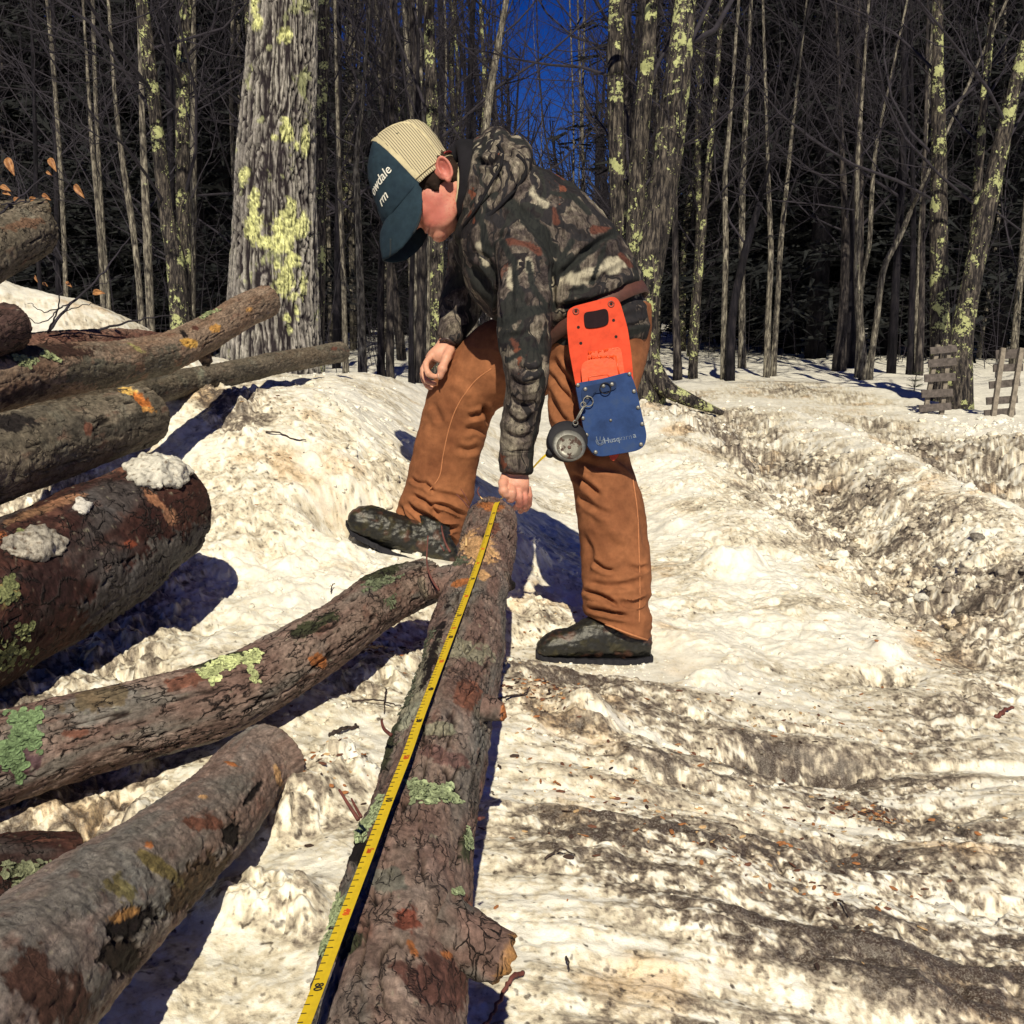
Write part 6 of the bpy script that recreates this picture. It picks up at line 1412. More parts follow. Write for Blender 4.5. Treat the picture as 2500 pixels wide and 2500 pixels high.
# the big maple, near and large: modelled bark plates, lichen rosettes
def big_maple():
    d = 7.3; pxs = [(668, 872, 228), (668, 800, 220), (670, 600, 206), (672, 400, 196), (684, 200, 180), (692, 0, 166), (695, -150, 160)]
    pts, rad = px_tree(pxs, d); c = crom(np.hstack([pts, rad[:, None]]), 620); seg = 300
    th = thing('tree', 'huge old maple with furrowed grey bark and big yellow lichen patches, behind the log pile', 'tree', pts[0])
    cc = c[:, :3]; r = c[:, 3]; t, s, u = frames(cc); a = np.arange(seg) * 2 * math.pi / seg
    h = cc[:, 2] - cc[0, 2]; Hh, Aa = np.meshgrid(h, a, indexing='ij'); hf_ = Hh.ravel(); af = Aa.ravel(); rf = np.repeat(r, seg)
    cx, sx = np.cos(af), np.sin(af)
    wv = fbm(np.stack([cx * 2, sx * 2, hf_ * 1.6], -1), 3, 5)
    fur = 1 - np.abs(pn(np.stack([cx * 9 + wv * .9, sx * 9 + wv * .9, hf_ * 2.6 + wv * 1.6], -1), 7)) * 2.3
    fur2 = 1 - np.abs(pn(np.stack([cx * 18 + wv * 2, sx * 18 + wv * 2, hf_ * 8 + wv], -1), 17)) * 2.3
    plt_ = fbm(np.stack([cx * 8, sx * 8, hf_ * 9], -1), 3, 23)
    cr = np.clip(sstep(.25, .8, fur) * 1.0 + sstep(.45, .95, fur2) * .8 + .35 * sstep(.1, .7, plt_), 0, 1)
    flare = .30 * np.exp(-hf_ / .35) * (1 + .5 * np.cos(af * 5 + 1))
    rr_ = rf * (1 + .035 * fbm(np.stack([cx * 1.4, sx * 1.4, hf_ * 1.1], -1), 3, 3) + flare) - .022 * cr + .006 * plt_
    v = (np.repeat(cc, seg, 0) + (np.repeat(s, seg, 0) * cx[:, None] + np.repeat(u, seg, 0) * sx[:, None]) * rr_[:, None])
    col = np.array([.30, .28, .27]) * (1 + .35 * plt_[:, None]) ; g2 = sstep(-.2, .5, fbm(np.stack([cx * 4, sx * 4, hf_ * 3], -1), 4, 33))[:, None]
    col = col * (1 - g2) + np.array([.40, .38, .355]) * g2 * (1 + .2 * plt_[:, None])
    col = col * (1 - cr[:, None]) + np.array([.022, .017, .022]) * cr[:, None]
    pu, pv, _ = proj(v); e = fbm(v * 9, 4, 41); e2 = fbm(v * 34, 3, 42)
    nr = v - np.repeat(cc, seg, 0); fac = (nr @ FW) < 0
    lm = np.zeros(len(v))
    for (qu, qv, ru, rv) in ((622, 10, 12, 22), (628, 52, 10, 20), (690, 88, 17, 20), (700, 325, 17, 34), (745, 335, 9, 40), (723, 355, 7, 9), (672, 335, 9, 12), (597, 425, 12, 24), (622, 492, 12, 28), (620, 552, 20, 48), (640, 590, 30, 20), (700, 560, 44, 46), (712, 500, 14, 26), (738, 545, 12, 40), (690, 600, 20, 16),
                             (703, 685, 32, 38), (715, 638, 20, 22), (738, 700, 10, 34), (725, 765, 11, 22), (702, 778, 9, 10), (708, 805, 7, 6), (720, 725, 20, 16), (676, 650, 8, 12)):
        qq = np.sqrt(((pu - qu) / ru) ** 2 + ((pv - qv) / rv) ** 2); lm = np.maximum(lm, sstep(1.15, .85, qq + .60 * e + .45 * e2) * fac)
    thin = sstep(.55, .75, fbm(v * [7, 7, 5], 5, 51) + .25 * e2) * .8
    lcol = np.array([.66, .68, .33]) * (.75 + .5 * sstep(-.5, .5, e2))[:, None]
    col = col * (1 - thin[:, None]) + np.array([.34, .36, .20]) * thin[:, None]
    gap = sstep(.30, .60, np.abs(e2))[:, None] * .9
    col = col * (1 - lm[:, None]) + lcol * (1 - gap * .7) * lm[:, None]
    v = v + nr / np.linalg.norm(nr, axis=1)[:, None] * (lm * (.005 + .010 * e2))[:, None]
    i = np.arange(len(cc) - 1)[:, None] * seg; j = np.arange(seg)[None, :]; j2 = (j + 1) % seg
    q = np.stack([i + j, i + j2, i + seg + j2, i + seg + j], -1).reshape(-1, 4)
    mesh('trunk', v, q, m_col('maple_bark', 60, .9, .006, .92, (.45, 1.35), (1, 1, .6), .2, 14), th, col=np.clip(col, 0, 1))
    rn = np.random.RandomState(5); mb = MB()
    for k in range(9):
        f = .62 + .36 * rn.rand(); p = cc[int(f * 619)]; a_ = rn.rand() * 6.28; grow(mb, p, (math.cos(a_), math.sin(a_), .3), 2.6, .035, 0, rn, 2)
    grow(mb, cc[330], (-1, -.2, .2), 2.2, .03, 0, rn, 2); grow(mb, cc[480], (1, -.3, .25), 3.0, .035, 0, rn, 2); grow(mb, cc[250], (-.9, -.5, .0), 1.6, .02, 0, rn, 2)
    mb.build('branches', M_TWIG, th)
big_maple()

TREES = [
 # label, pixels(base first), d, material, branches, kwargs
 ('dark second stem close behind the huge maple, showing on its right', [(772, 870, 40), (778, 600, 34), (782, 300, 32), (790, 0, 30)], 8.6, 3, 8, {}),
 ('leaning dark tree left of the maple, forked low, its stem crossing to the top edge', [(440, 790, 46), (425, 620, 44), (405, 520, 34), (385, 330, 34), (360, 120, 32), (345, 0, 30)], 8.8, 3, 14, {}),
 ('lichen-spotted straight stem beside the leaning dark tree left of the maple', [(452, 800, 36), (448, 600, 36), (445, 350, 34), (447, 150, 32), (455, 0, 30)], 9.0, 3, 14, {}),
 ('thin pale tree left of the forked dark tree, slightly curved', [(368, 790, 20), (360, 600, 19), (352, 420, 17), (346, 250, 14), (340, 60, 10)], 10.5, 1, 12, {}),
 ('slim pale tree leaning left, second from the forked dark tree', [(345, 770, 16), (335, 650, 15), (322, 540, 15), (300, 400, 13), (282, 250, 10), (270, 80, 8)], 10.8, 1, 12, {}),
 ('slender pale sapling standing over the white snow heap at the left', [(252, 745, 13), (246, 620, 12), (238, 500, 12), (226, 370, 11), (215, 200, 8), (205, 40, 6)], 11.0, 1, 12, {}),
 ('thin dark sapling farthest left behind the raised logs', [(95, 660, 11), (88, 480, 11), (86, 330, 10), (80, 150, 8), (76, 0, 7)], 11.5, 2, 12, {}),
 ('thin grey tree just right of the huge maple', [(842, 830, 14), (838, 650, 13), (828, 420, 11), (822, 200, 9), (818, 20, 7)], 11.5, 1, 12, {}),
 ('thin speckled tree standing close left of the cap', [(884, 850, 20), (878, 650, 18), (872, 480, 16), (870, 380, 13), (884, 260, 10), (895, 100, 8)], 10.8, 1, 12, {}),
 ('dark thin stem of the pair under the cap, left one', [(930, 882, 17), (930, 700, 16), (935, 500, 14), (940, 300, 11), (950, 100, 9)], 11.4, 0, 9, {}),
 ('dark thin stem of the pair under the cap, right one', [(952, 885, 17), (952, 700, 16), (950, 500, 14), (958, 250, 11), (965, 60, 8)], 11.4, 0, 9, {}),
 ('dark stem between the chin and the hanging hand', [(1004, 898, 13), (1004, 750, 12), (1008, 600, 12), (1015, 350, 10), (1022, 100, 8)], 10.6, 2, 7, {}),
 ('grey stem just behind the hanging hand', [(1025, 890, 22), (1028, 700, 21), (1030, 500, 19), (1020, 250, 17), (1005, 30, 14)], 10.9, 0, 10, {}),
 ('slim brownish stem left of the lichened one behind the far arm', [(1045, 888, 17), (1045, 700, 17), (1042, 500, 15), (1030, 250, 13), (1022, 40, 10)], 11.2, 1, 9, {}),
 ('pale lichened tree directly behind the face and far arm', [(1068, 880, 36), (1066, 700, 35), (1066, 560, 34), (1060, 380, 31), (1052, 200, 28), (1045, 0, 24)], 10.2, 3, 10, {}),
 ('whitish tree leaning right above the hood', [(1150, 860, 26), (1165, 600, 24), (1180, 380, 21), (1196, 230, 19), (1222, 80, 16), (1240, -20, 14)], 12.5, 1, 12, {}),
 ('left stem of the clump behind the boy\'s back, dark with yellow lichen', [(1560, 935, 60), (1535, 780, 52), (1515, 600, 46), (1507, 400, 40), (1503, 200, 38), (1505, 0, 36)], 7.3, 3, 10, {}),
 ('middle stem of the clump behind the boy\'s back, heavily lichened', [(1575, 940, 60), (1552, 760, 52), (1550, 560, 46), (1560, 380, 44), (1578, 180, 38), (1592, 0, 30)], 7.1, 3, 10, {}),
 ('thin dark tree just right of the lichened clump', [(1655, 905, 19), (1650, 750, 17), (1648, 520, 14), (1652, 300, 12), (1655, 100, 10)], 11.6, 0, 10, {}),
 ('tall tapering tree two steps right of the clump, lichen halfway up', [(1692, 905, 20), (1698, 780, 19), (1716, 560, 18), (1734, 360, 16), (1752, 160, 13), (1762, 0, 11)], 11.6, 3, 14, {}),
 ('grey tree leaning right, with a low fork, in the gap right of the clump', [(1783, 910, 20), (1786, 800, 20), (1798, 710, 20), (1826, 590, 18), (1860, 480, 15), (1880, 400, 8)], 11.4, 2, 10, {}),
 ('straight pale stem in front of the leaning grey tree', [(1766, 908, 13), (1768, 780, 14), (1772, 600, 14), (1770, 440, 13), (1782, 300, 11), (1795, 120, 8)], 11.5, 1, 14, {}),
 ('darker straight tree beside the leaning grey one', [(1812, 870, 17), (1812, 700, 16), (1812, 500, 15), (1820, 300, 13), (1828, 120, 10)], 13.4, 1, 14, {}),
 ('white-barked left stem of the close pair before the dark conifers', [(1872, 900, 14), (1876, 760, 14), (1882, 620, 14), (1876, 450, 11), (1870, 250, 8)], 11.7, 1, 14, {}),
 ('white-barked right stem of the close pair before the dark conifers', [(1890, 872, 13), (1898, 740, 13), (1906, 600, 13), (1918, 480, 12), (1932, 340, 9), (1950, 180, 6)], 11.9, 1, 14, {}),
 ('stout grey-brown tree right of the dark gap', [(2050, 872, 27), (2060, 740, 23), (2064, 560, 20), (2056, 380, 14), (2050, 240, 10), (2044, 80, 7)], 13.2, 0, 14, {}),
 ('dark stout stem behind the grey-brown tree right of the gap', [(2078, 868, 22), (2078, 700, 20), (2082, 540, 15), (2090, 380, 10), (2100, 200, 7)], 13.8, 2, 12, {}),
 ('sinuous pale tree whose stem bends right then left, near the pallets', [(2108, 902, 20), (2100, 800, 18), (2092, 680, 15), (2094, 560, 13), (2092, 440, 12), (2100, 300, 10), (2110, 160, 7)], 11.7, 1, 14, {}),
 ('pale tree leaning far right beside the sinuous one', [(2124, 900, 15), (2140, 780, 15), (2158, 655, 15), (2196, 580, 13), (2230, 500, 11), (2262, 430, 8)], 11.7, 1, 12, {}),
 ('slim pale tree rising from the sinuous one\'s foot to the upper right', [(2104, 700, 10), (2122, 600, 11), (2128, 480, 11), (2140, 350, 9), (2168, 220, 6)], 11.9, 1, 12, {}),
 ('dark stem nearest left of the lichened trunk by the pallets', [(2222, 890, 16), (2226, 740, 15), (2230, 560, 13), (2228, 380, 10), (2226, 180, 8)], 12.2, 2, 12, {}),
 ('grey stem between the dark one and the lichened trunk', [(2244, 892, 17), (2250, 760, 15), (2252, 620, 13), (2256, 450, 9)], 12.1, 0, 8, {}),
 ('straight lichen-covered trunk rising behind the left pallet', [(2300, 900, 50), (2294, 740, 44), (2292, 560, 42), (2292, 380, 38), (2290, 180, 30), (2290, 0, 24)], 9.0, 3, 16, {}),
 ('forked lichened tree leaning right off the top corner, behind the pallets', [(2338, 935, 64), (2346, 840, 52), (2366, 720, 48), (2398, 560, 46), (2434, 400, 40), (2470, 240, 36), (2500, 120, 30)], 8.3, 3, 14, {}),
 ('thin spotted stem between the two large lichened trunks', [(2352, 840, 30), (2376, 620, 26), (2388, 430, 22), (2404, 240, 20), (2420, 60, 17)], 8.9, 3, 14, {}),
]
for k, (lab, pxs, d, m, nb, kw) in enumerate(TREES):
    pts, rad = px_tree(pxs, d)
    make_tree(lab, pts, rad, 100 + k * 7, m, branches=nb, bl=(1.0, 2.4) if d > 9.5 else (1.2, 2.8), lo=.22, seg=16 if d > 9.5 else 26, maxlev=2, **kw)
# right stem of the clump, leaning right, with its spreading root
pts, rad = px_tree([(1570, 945, 92), (1566, 860, 78), (1572, 740, 76), (1592, 600, 74), (1618, 450, 70), (1640, 300, 66), (1660, 120, 58), (1672, 0, 54)], 6.9)
g0 = pts[0]
root_ = [(g0[0] + .02, g0[1] - .05, g0[2] + .30), (g0[0] + .12, g0[1] - .12, g0[2] + .17), (g0[0] + .26, g0[1] - .16, g0[2] + .10), (g0[0] + .46, g0[1] - .15, g0[2] + .02)]
make_tree('thickest stem of the clump behind the boy, a bare root spreading over the snow', pts, rad, 901, 3, branches=12, bl=(1.5, 3.0), lo=.3, seg=40, rough=.14, flare=1.25, extra=[(root_, (.075, .052, .040, .016))])
# ------------------------------------------------------------------ far woods: saplings as copies, conifers, distant mass
protos = []
for k in range(10):
    rn = np.random.RandomState(500 + k); H_ = 13 + 3 * rn.rand(); n = 7
    x = np.cumsum(rn.normal(size=n) * .16); y = np.cumsum(rn.normal(size=n) * .16); z = np.linspace(-.1, H_, n)
    pts = np.stack([x - x[0], y - y[0], z], -1); r0 = (.035, .045, .055, .07, .04, .10, .03, .065, .04, .12)[k]
    th = make_tree('thin leafless tree among many in the shaded woods', pts, r0 * np.linspace(1, .25, n), 700 + k, (1, 0, 1, 0, 2, 0, 1, 3, 1, 2)[k], branches=34, bl=(1.2, 3.0), lo=.10, seg=8, maxlev=2, flare=1.2, group='bare trees of the woods behind', bup=.16)
    protos.append(th)
def copy_thing(th, loc, rz, s):
    r = th.copy(); SC.collection.objects.link(r); r.location = loc; r.rotation_euler = (0, 0, rz); r.scale = s
    for ch in th.children:
        c = ch.copy(); SC.collection.objects.link(c); c.parent = r
    return r
rn = np.random.RandomState(77); used = set(); spots = []
def try_spot(x, y, md):
    if any((x - a) ** 2 + (y - b) ** 2 < md * md for a, b in spots): return False
    spots.append((x, y)); return True
cnt = 0
while cnt < 235:
    d = 12.5 + 42 * rn.rand() ** 1.25; u = rn.uniform(-250, 2750); x = (u - 1250) / F * d; y = d
    if d < 15 and 1900 < u < 2030: continue                     # open gap on the right
    if 1170 < u < 1500 and (d < 22 or rn.rand() < .55): continue  # thinner where the sky shows
    if not try_spot(x, y, .55): continue
    k = cnt % 10; z = float(base_h(x, y)); s = .75 + .5 * rn.rand(); th = protos[k]
    if d < 20 and k in (9, 5): k = rn.choice([0, 2, 4, 6, 8]); th = protos[k]
    loc = (x, y, z); rz = rn.rand() * 6.28; sc = (s, s, s * (.9 + .3 * rn.rand()))
    if th.name not in used:
        used.add(th.name); th.location = loc; th.rotation_euler = (0, 0, rz); th.scale = sc
    else: copy_thing(th, loc, rz, sc)
    cnt += 1
for th in protos:
    if th.name not in used: th.location = (rn.uniform(-6, 6), 40, float(base_h(0, 40)))
# dark hemlocks that close the view between the stems
def conifer(seed, H_):
    rn = np.random.RandomState(seed); th = thing('conifer', 'dark hemlock filling the shade between the bare trees', 'tree', (0, 0, 0), 'dark conifers deep in the woods')
    v, q, t = tube([(0, 0, -.1), (0, 0, H_ * .5), (0, 0, H_)], [.14, .08, .02], 7); MB().add(v, q, t).build('trunk', M_TB[2], th)
    vs_ = []; fs_ = []; nv = 0; nb = 150
    P0 = []; P1 = []
    for b in range(nb):
        h = .05 + .93 * (b / nb) ** .95; z = H_ * h; L_ = (1 - h) ** .8 * H_ * .26 * (.6 + .6 * rn.rand()) + .25; a = rn.rand() * 6.283
        m = 46; s = rn.rand(m); cx = np.cos(a) * s * L_; cy = np.sin(a) * s * L_; cz = z - s * s * L_ * .25 + .1 * s * L_
        w_ = (.28 * (1.05 - s) + .06) * L_ * rn.normal(size=m) * .7
        p = np.stack([cx - np.sin(a) * w_, cy + np.cos(a) * w_, cz + rn.normal(size=m) * .05], -1)
        d = np.stack([np.cos(a) + rn.normal(size=m) * .6, np.sin(a) + rn.normal(size=m) * .6, -.25 + rn.normal(size=m) * .3], -1); d /= np.linalg.norm(d, axis=1)[:, None]
        e = np.cross(d, rn.normal(size=(m, 3))); e /= np.linalg.norm(e, axis=1)[:, None]; l = .14 + .16 * rn.rand(m, 1)
        P0.append(np.stack([p - d * l * .3 - e * .025, p + d * l, p - d * l * .3 + e * .025], 1).reshape(-1, 3))
    v = np.concatenate(P0); f = np.arange(len(v)).reshape(-1, 3)
    mesh('crown', v, f, M_NEEDLE, th, smooth=False); return th
cons = [conifer(31, 9.5), conifer(32, 12.0), conifer(33, 7.0)]
rn = np.random.RandomState(19); n = 0; first = [True] * 3
cl_ = []
for u, d in ((1985, 17), (1930, 19), (2030, 20), (1880, 22), (2160, 18), (2240, 17.5), (2330, 19), (2420, 17), (2500, 18.5), (2580, 18), (2060, 24), (2200, 23), (2300, 24), (2400, 23), (2480, 24), (1760, 25), (1820, 24), (560, 19), (500, 18), (430, 20), (520, 24), (360, 20), (300, 23), (230, 20), (160, 19), (90, 21), (20, 19), (-60, 20), (-120, 22), (130, 25), (600, 26),
             (1720, 30), (1980, 28), (2120, 30), (2260, 30), (2380, 29), (2500, 30), (2600, 27), (700, 27), (800, 29), (380, 28), (250, 30), (60, 30), (1900, 33), (900, 33), (1000, 34), (1780, 34)):
    k = rn.randint(3); x = (u - 1250) / F * d; loc = (x, d, float(base_h(x, d)) - .1); s = .8 + .5 * rn.rand()
    if d > 26: s *= .8
    if first[k]: th = cons[k]; first[k] = False
    else: th = copy_thing(cons[k], loc, 0, (1, 1, 1))
    th.location = loc; th.rotation_euler = (0, 0, rn.rand() * 6.28); th.scale = (s * 1.15, s * 1.15, s)
# the far wood beyond, which reads as one mass of stems and twigs
mb = MB(); rn = np.random.RandomState(91)
for k in range(1500):
    d = rn.uniform(48, 95); u = rn.uniform(-350, 2850)
    ctr = math.exp(-((u - 1360) / 190) ** 2)
    if rn.rand() < ctr * .6: continue
    x = (u - 1250) / F * d; z0 = float(base_h(x, d)); hh = rn.uniform(12, 24) * (1 - .58 * ctr); r = rn.uniform(.06, .16)
    p = np.array([[x, d, z0], [x + rn.normal() * .5, d, z0 + hh * .5], [x + rn.normal() * .9, d, z0 + hh]]); mb.add(*tube(p, [r, r * .7, .02], 4, False)[:2])
    m = 42; h = rn.uniform(.15, 1, m) * hh; a = rn.rand(m) * 6.28; l = rn.uniform(.6, 3.2, m) * (1.1 - .6 * h / hh); up = rn.uniform(.2, 1.2, m)
    b0 = np.stack([np.interp(h, [0, hh * .5, hh], p[:, 0]), np.full(m, d), z0 + h], -1); dr = np.stack([np.cos(a), np.sin(a), up], -1) * l[:, None]
    w_ = np.stack([np.zeros(m), np.zeros(m), np.full(m, .022)], -1) + np.stack([np.full(m, .022), np.zeros(m), np.zeros(m)], -1)
    v = np.stack([b0 - w_, b0 + w_, b0 + dr], 1).reshape(-1, 3); mb.add(v, None, np.arange(len(v)).reshape(-1, 3))
o = mb.build('distant_wood', M_TB[2], None, smooth=False); tag(o, 'far mass of bare grey trees at the back of the woods', 'wood', None, 'stuff')
# undergrowth: fine brush low between the trunks
mb = MB(); rn = np.random.RandomState(17)
for k in range(900):
    d = rn.uniform(11.5, 36); u = rn.uniform(-150, 2650)
    if 1250 < u < 2250 and d < 15: continue
    x = (u - 1250) / F * d; z0 = float(base_h(x, d)); hh = rn.uniform(.3, 2.2)
    a = rn.rand() * 6.28; p = np.array([[x, d, z0 - .03], [x + .12 * math.cos(a) * hh, d + .1 * math.sin(a), z0 + hh * .6], [x + .35 * math.cos(a) * hh, d + .3 * math.sin(a), z0 + hh]])
    mb.add(*tube(p, [.006, .004, .002], 3, False)[:2])
    for _ in range(7):
        b = p[1] + (p[rn.choice([0, 2])] - p[1]) * rn.rand(); dd = rn.normal(size=3) * [.5, .5, .3] * hh * .5; mb.add(*tube([b, b + dd], [.003, .0012], 3, False)[:2])
o = mb.build('undergrowth', M_TWIG, None); tag(o, 'fine leafless brush under the trees', 'undergrowth', None, 'stuff')
# ------------------------------------------------------------------ pallets, debris, snow lumps, dry leaves
M_GREYWOOD = m_plain('weathered_wood', (.085, .072, .070), .9, nscale=40, vary=.5, bstr=.6, bdist=.002)
M_PALEWOOD = m_plain('pale_weathered_wood', (.19, .165, .14), .9, nscale=40, vary=.4, bstr=.6, bdist=.002)
def px_board(mb, a, b, wpx, d, th):
    p = _oldP(a[0], a[1], d); q = _oldP(b[0], b[1], d); ax = q - p; L_ = np.linalg.norm(ax); ax /= L_; n = FW - ax * (FW @ ax); n /= np.linalg.norm(n); w_ = np.cross(n, ax)
    mb.add(*box((p + q) / 2, (L_, wpx / F * d, th), np.stack([ax, w_, n], 1)))
def pallet(label, slats, strs, d, sd, front):
    b = on_ground(*[(strs[0][1][0] + strs[1][1][0]) / 2, strs[0][1][1] - 6]); th = thing('pallet', label, 'pallet', (_oldP(strs[0][1][0], strs[0][1][1], d)[0], _oldP(strs[0][1][0], strs[0][1][1], d)[1], b[2] - .02), 'small wooden pallets stuck upright in the snow')
    rn = np.random.RandomState(sd)
    for (x0, y0, x1, y1, wd) in slats:
        mb = MB(); px_board(mb, (x0, y0 + rn.normal()), (x1, y1 + rn.normal()), wd, d, .014); mb.build('slat', M_GREYWOOD, th, smooth=False)
    for (a, c, wd) in strs:
        mb = MB(); px_board(mb, a, c, wd, d - .03 if front else d + .03, .028); mb.build('stringer', M_PALEWOOD, th, smooth=False)
    return th
pallet('left wooden pallet upright in the snow, its stringers behind the slats', [(2271, 855, 2336, 850, 17), (2266, 888, 2335, 884, 19), (2257, 924, 2332, 920, 19), (2250, 962, 2326, 959, 19), (2244, 998, 2322, 992, 18)], [((2290, 842), (2256, 1018), 10), ((2318, 842), (2298, 1016), 10)], 7.8, 3, False)
pallet('right wooden pallet upright in the snow, two pale stringers in front', [(2431, 866, 2500, 862, 22), (2425, 900, 2497, 896, 18), (2415, 941, 2490, 935, 18), (2408, 980, 2484, 974, 18), (2403, 1010, 2478, 1005, 18)], [((2449, 850), (2424, 1024), 11), ((2494, 850), (2466, 1022), 11)], 7.6, 4, True)
# seedling pine in the snow beside the left pallet
sd = on_ground(2232, 955); th = thing('pine_seedling', 'tiny pine seedling poking out of the snow beside the left pallet', 'seedling', sd); rn = np.random.RandomState(3)
MB().add(*tube([sd - [0, 0, .05], sd + [0, 0, .08], sd + [.01, 0, .15]], .004, 6)).build('stem', M_TWIG, th)
mb = MB()
for k in range(120):
    h = rn.choice([.03, .08, .14]); p = sd + np.array([0, 0, h]); dd = np.array([rn.normal(), rn.normal(), .4]); dd /= np.linalg.norm(dd); mb.add(*tube([p, p + dd * .075], [.0014, .0006], 3, False)[:2])
mb.build('needles', m_plain('seedling_needles', (.05, .06, .03), .8), th)

# beech branch caught in the pile, a few dry leaves still on it
def branch_thing(label, limbs, leaves, cat='branch'):
    b = limbs[0][0][0]; th = thing('beech_branch', label, cat, _oldP(*b)); mb = MB()
    for pl, r in limbs:
        c = crom(np.array([_oldP(*x) for x in pl]), 20); c += np.random.RandomState(len(pl)).normal(size=c.shape) * .0015; mb.add(*tube(c, np.linspace(r, r * .35, 20), 7))
    mb.build('stem', M_TWIG, th)
    for (u, v, d, L_, ang, seed) in leaves:
        rn = np.random.RandomState(seed); n = 9; L_ = L_ * .8; t = np.linspace(0, 1, n); wd = np.sin(t ** .8 * math.pi) * .30 * L_; ca, sa = math.cos(ang), math.sin(ang)
        ax = RT * ca + UP * sa; sd_ = -RT * sa + UP * ca; sd_ = sd_ * .7 - FW * rn.uniform(-.6, .6); o = _oldP(u, v, d); rows = []
        curl = rn.uniform(.15, .5)
        for s_ in (-1, -.5, 0, .5, 1): rows.append(o + ax * (t * L_ * .92)[:, None] + sd_ * (wd * s_)[:, None] - FW * (curl * L_ * np.sin(t * 2.5) * .4 + abs(s_) * wd * .7)[:, None] + UP * (-.25 * L_ * t ** 2)[:, None])
        v_ = np.concatenate(rows); i = np.arange(4)[:, None] * n; j = np.arange(n - 1)[None, :]; q = np.stack([i + j, i + j + 1, i + n + j + 1, i + n + j], -1).reshape(-1, 4)
        o_ = mesh('leaf', v_, q, M_LEAF, th); s_ = o_.modifiers.new('t', 'SOLIDIFY'); s_.thickness = .0006
    return th
def _leaf(N, L, b):
    v = coords(N, L); a = noise(N, L, v, 120, 5, .6); r = ramp(N, [(.35, (.17, .065, .025)), (.65, (.42, .21, .08))]); L(a.outputs[0], r.inputs[0]); L(r.outputs[0], b.inputs['Base Color']); b.inputs['Roughness'].default_value = .6
    b.inputs['Transmission Weight'].default_value = 0.0
M_LEAF = mat('dry_leaf', _leaf)
branch_thing('forked beech branch with a few dry orange leaves, rising behind the logs',
    [([(116, 810, 3.1), (172, 742, 3.15), (240, 680, 3.2), (318, 578, 3.3)], .0045), ([(116, 810, 3.1), (135, 770, 3.05), (150, 700, 3.0), (128, 640, 3.0)], .0028), ([(172, 742, 3.15), (110, 760, 3.1), (70, 738, 3.05)], .0022), ([(150, 750, 3.1), (96, 788, 3.05), (30, 740, 3.0)], .002),
     ([(240, 806, 3.2), (330, 782, 3.25), (420, 770, 3.3)], .004), ([(200, 700, 3.2), (260, 690, 3.2), (300, 668, 3.2)], .0016), ([(160, 760, 3.1), (215, 742, 3.1), (262, 748, 3.1)], .0016), ([(128, 640, 3.0), (90, 600, 3.0), (66, 560, 3.0)], .0016)],
    [(226, 718, 3.15, .052, .3, 1), (160, 688, 3.1, .028, -.5, 2), (60, 650, 3.0, .026, 1.2, 3), (84, 672, 3.0, .024, -1.0, 4), (104, 690, 3.0, .022, -.4, 5), (44, 600, 3.0, .02, -.6, 7)])
branch_thing('thin beech twig with curled pale-orange leaves over the topmost logs at the left',
    [([(0, 520, 2.8), (50, 480, 2.85), (120, 430, 2.9), (200, 470, 3.0)], .003), ([(50, 480, 2.85), (40, 430, 2.85), (22, 385, 2.85)], .002), ([(120, 430, 2.9), (128, 400, 2.9)], .0015), ([(0, 500, 2.8), (60, 492, 2.8), (116, 482, 2.85)], .002)],
    [(18, 384, 2.85, .055, -1.1, 11), (122, 385, 2.9, .045, -1.0, 12), (180, 452, 2.95, .052, -.7, 13), (102, 476, 2.85, .034, -.3, 14), (74, 492, 2.85, .028, .8, 15), (0, 455, 2.8, .040, -.2, 16), (34, 492, 2.8, .026, .9, 17), (112, 420, 2.9, .022, -.3, 18), (6, 470, 2.8, .03, -.1, 19), (30, 520, 2.8, .022, -.8, 20)])
def stick(label, pl, r, m, cat='twig', lift=.004, name='twig', group=None):
    pts = np.array([on_ground(u, v, lift + (k % 2) * .006) for k, (u, v) in enumerate(pl)]); c = crom(pts, 20)
    rn = np.random.RandomState(int(pl[0][0])); c[1:-1] += rn.normal(size=(18, 3)) * r * .35
    v, q, t = tube(c, r * np.linspace(1, .55, 20), 8); o = MB().add(v, q, t).build(name, m, None); return tag(o, label, cat, group)
M_STICK = m_plain('dark_stick_bark', (.035, .022, .020), .8, nscale=60, vary=.5)
stick('long thin dark twig on the snow left of the measured log', [(859, 1718), (915, 1722), (980, 1732)], .0022, M_STICK)
stick('short upright-looking twig crossing the long thin one', [(943, 1691), (940, 1720), (938, 1748)], .0018, M_STICK)
stick('stubby dark stick on the snow between the cracked and measured logs', [(805, 1802), (840, 1794), (875, 1782)], .0042, M_STICK)
stick('twig curving out from the right side of the measured log', [(1212, 1715), (1250, 1716), (1278, 1708), (1293, 1693)], .0024, M_STICK)
stick('small curved twig alone on the snow right of the measured log', [(1330, 2106), (1368, 2098), (1404, 2103)], .0018, M_STICK)
stick('red-brown knobbly twig at the bottom edge beside the branch stub', [(1276, 2388), (1244, 2430), (1200, 2490), (1180, 2530)], .0030, TWB)
stick('thin forked twig lying on the dirty ice at the lower right', [(2045, 2204), (2058, 2230), (2070, 2258)], .0015, M_STICK)
stick('flake of red bark on the snow at the right edge', [(2432, 1755), (2455, 1745), (2474, 1735)], .0050, TWB, 'bark flake', name='bark_flake')
stick('tiny dark twig on the ice at the bottom, right of the measured log', [(1382, 2355), (1388, 2370), (1389, 2384)], .0014, M_STICK)
stick('thin twig lying on the bright bank above the fattest log', [(649, 1060), (680, 1066), (716, 1080), (748, 1090)], .0024, M_STICK)
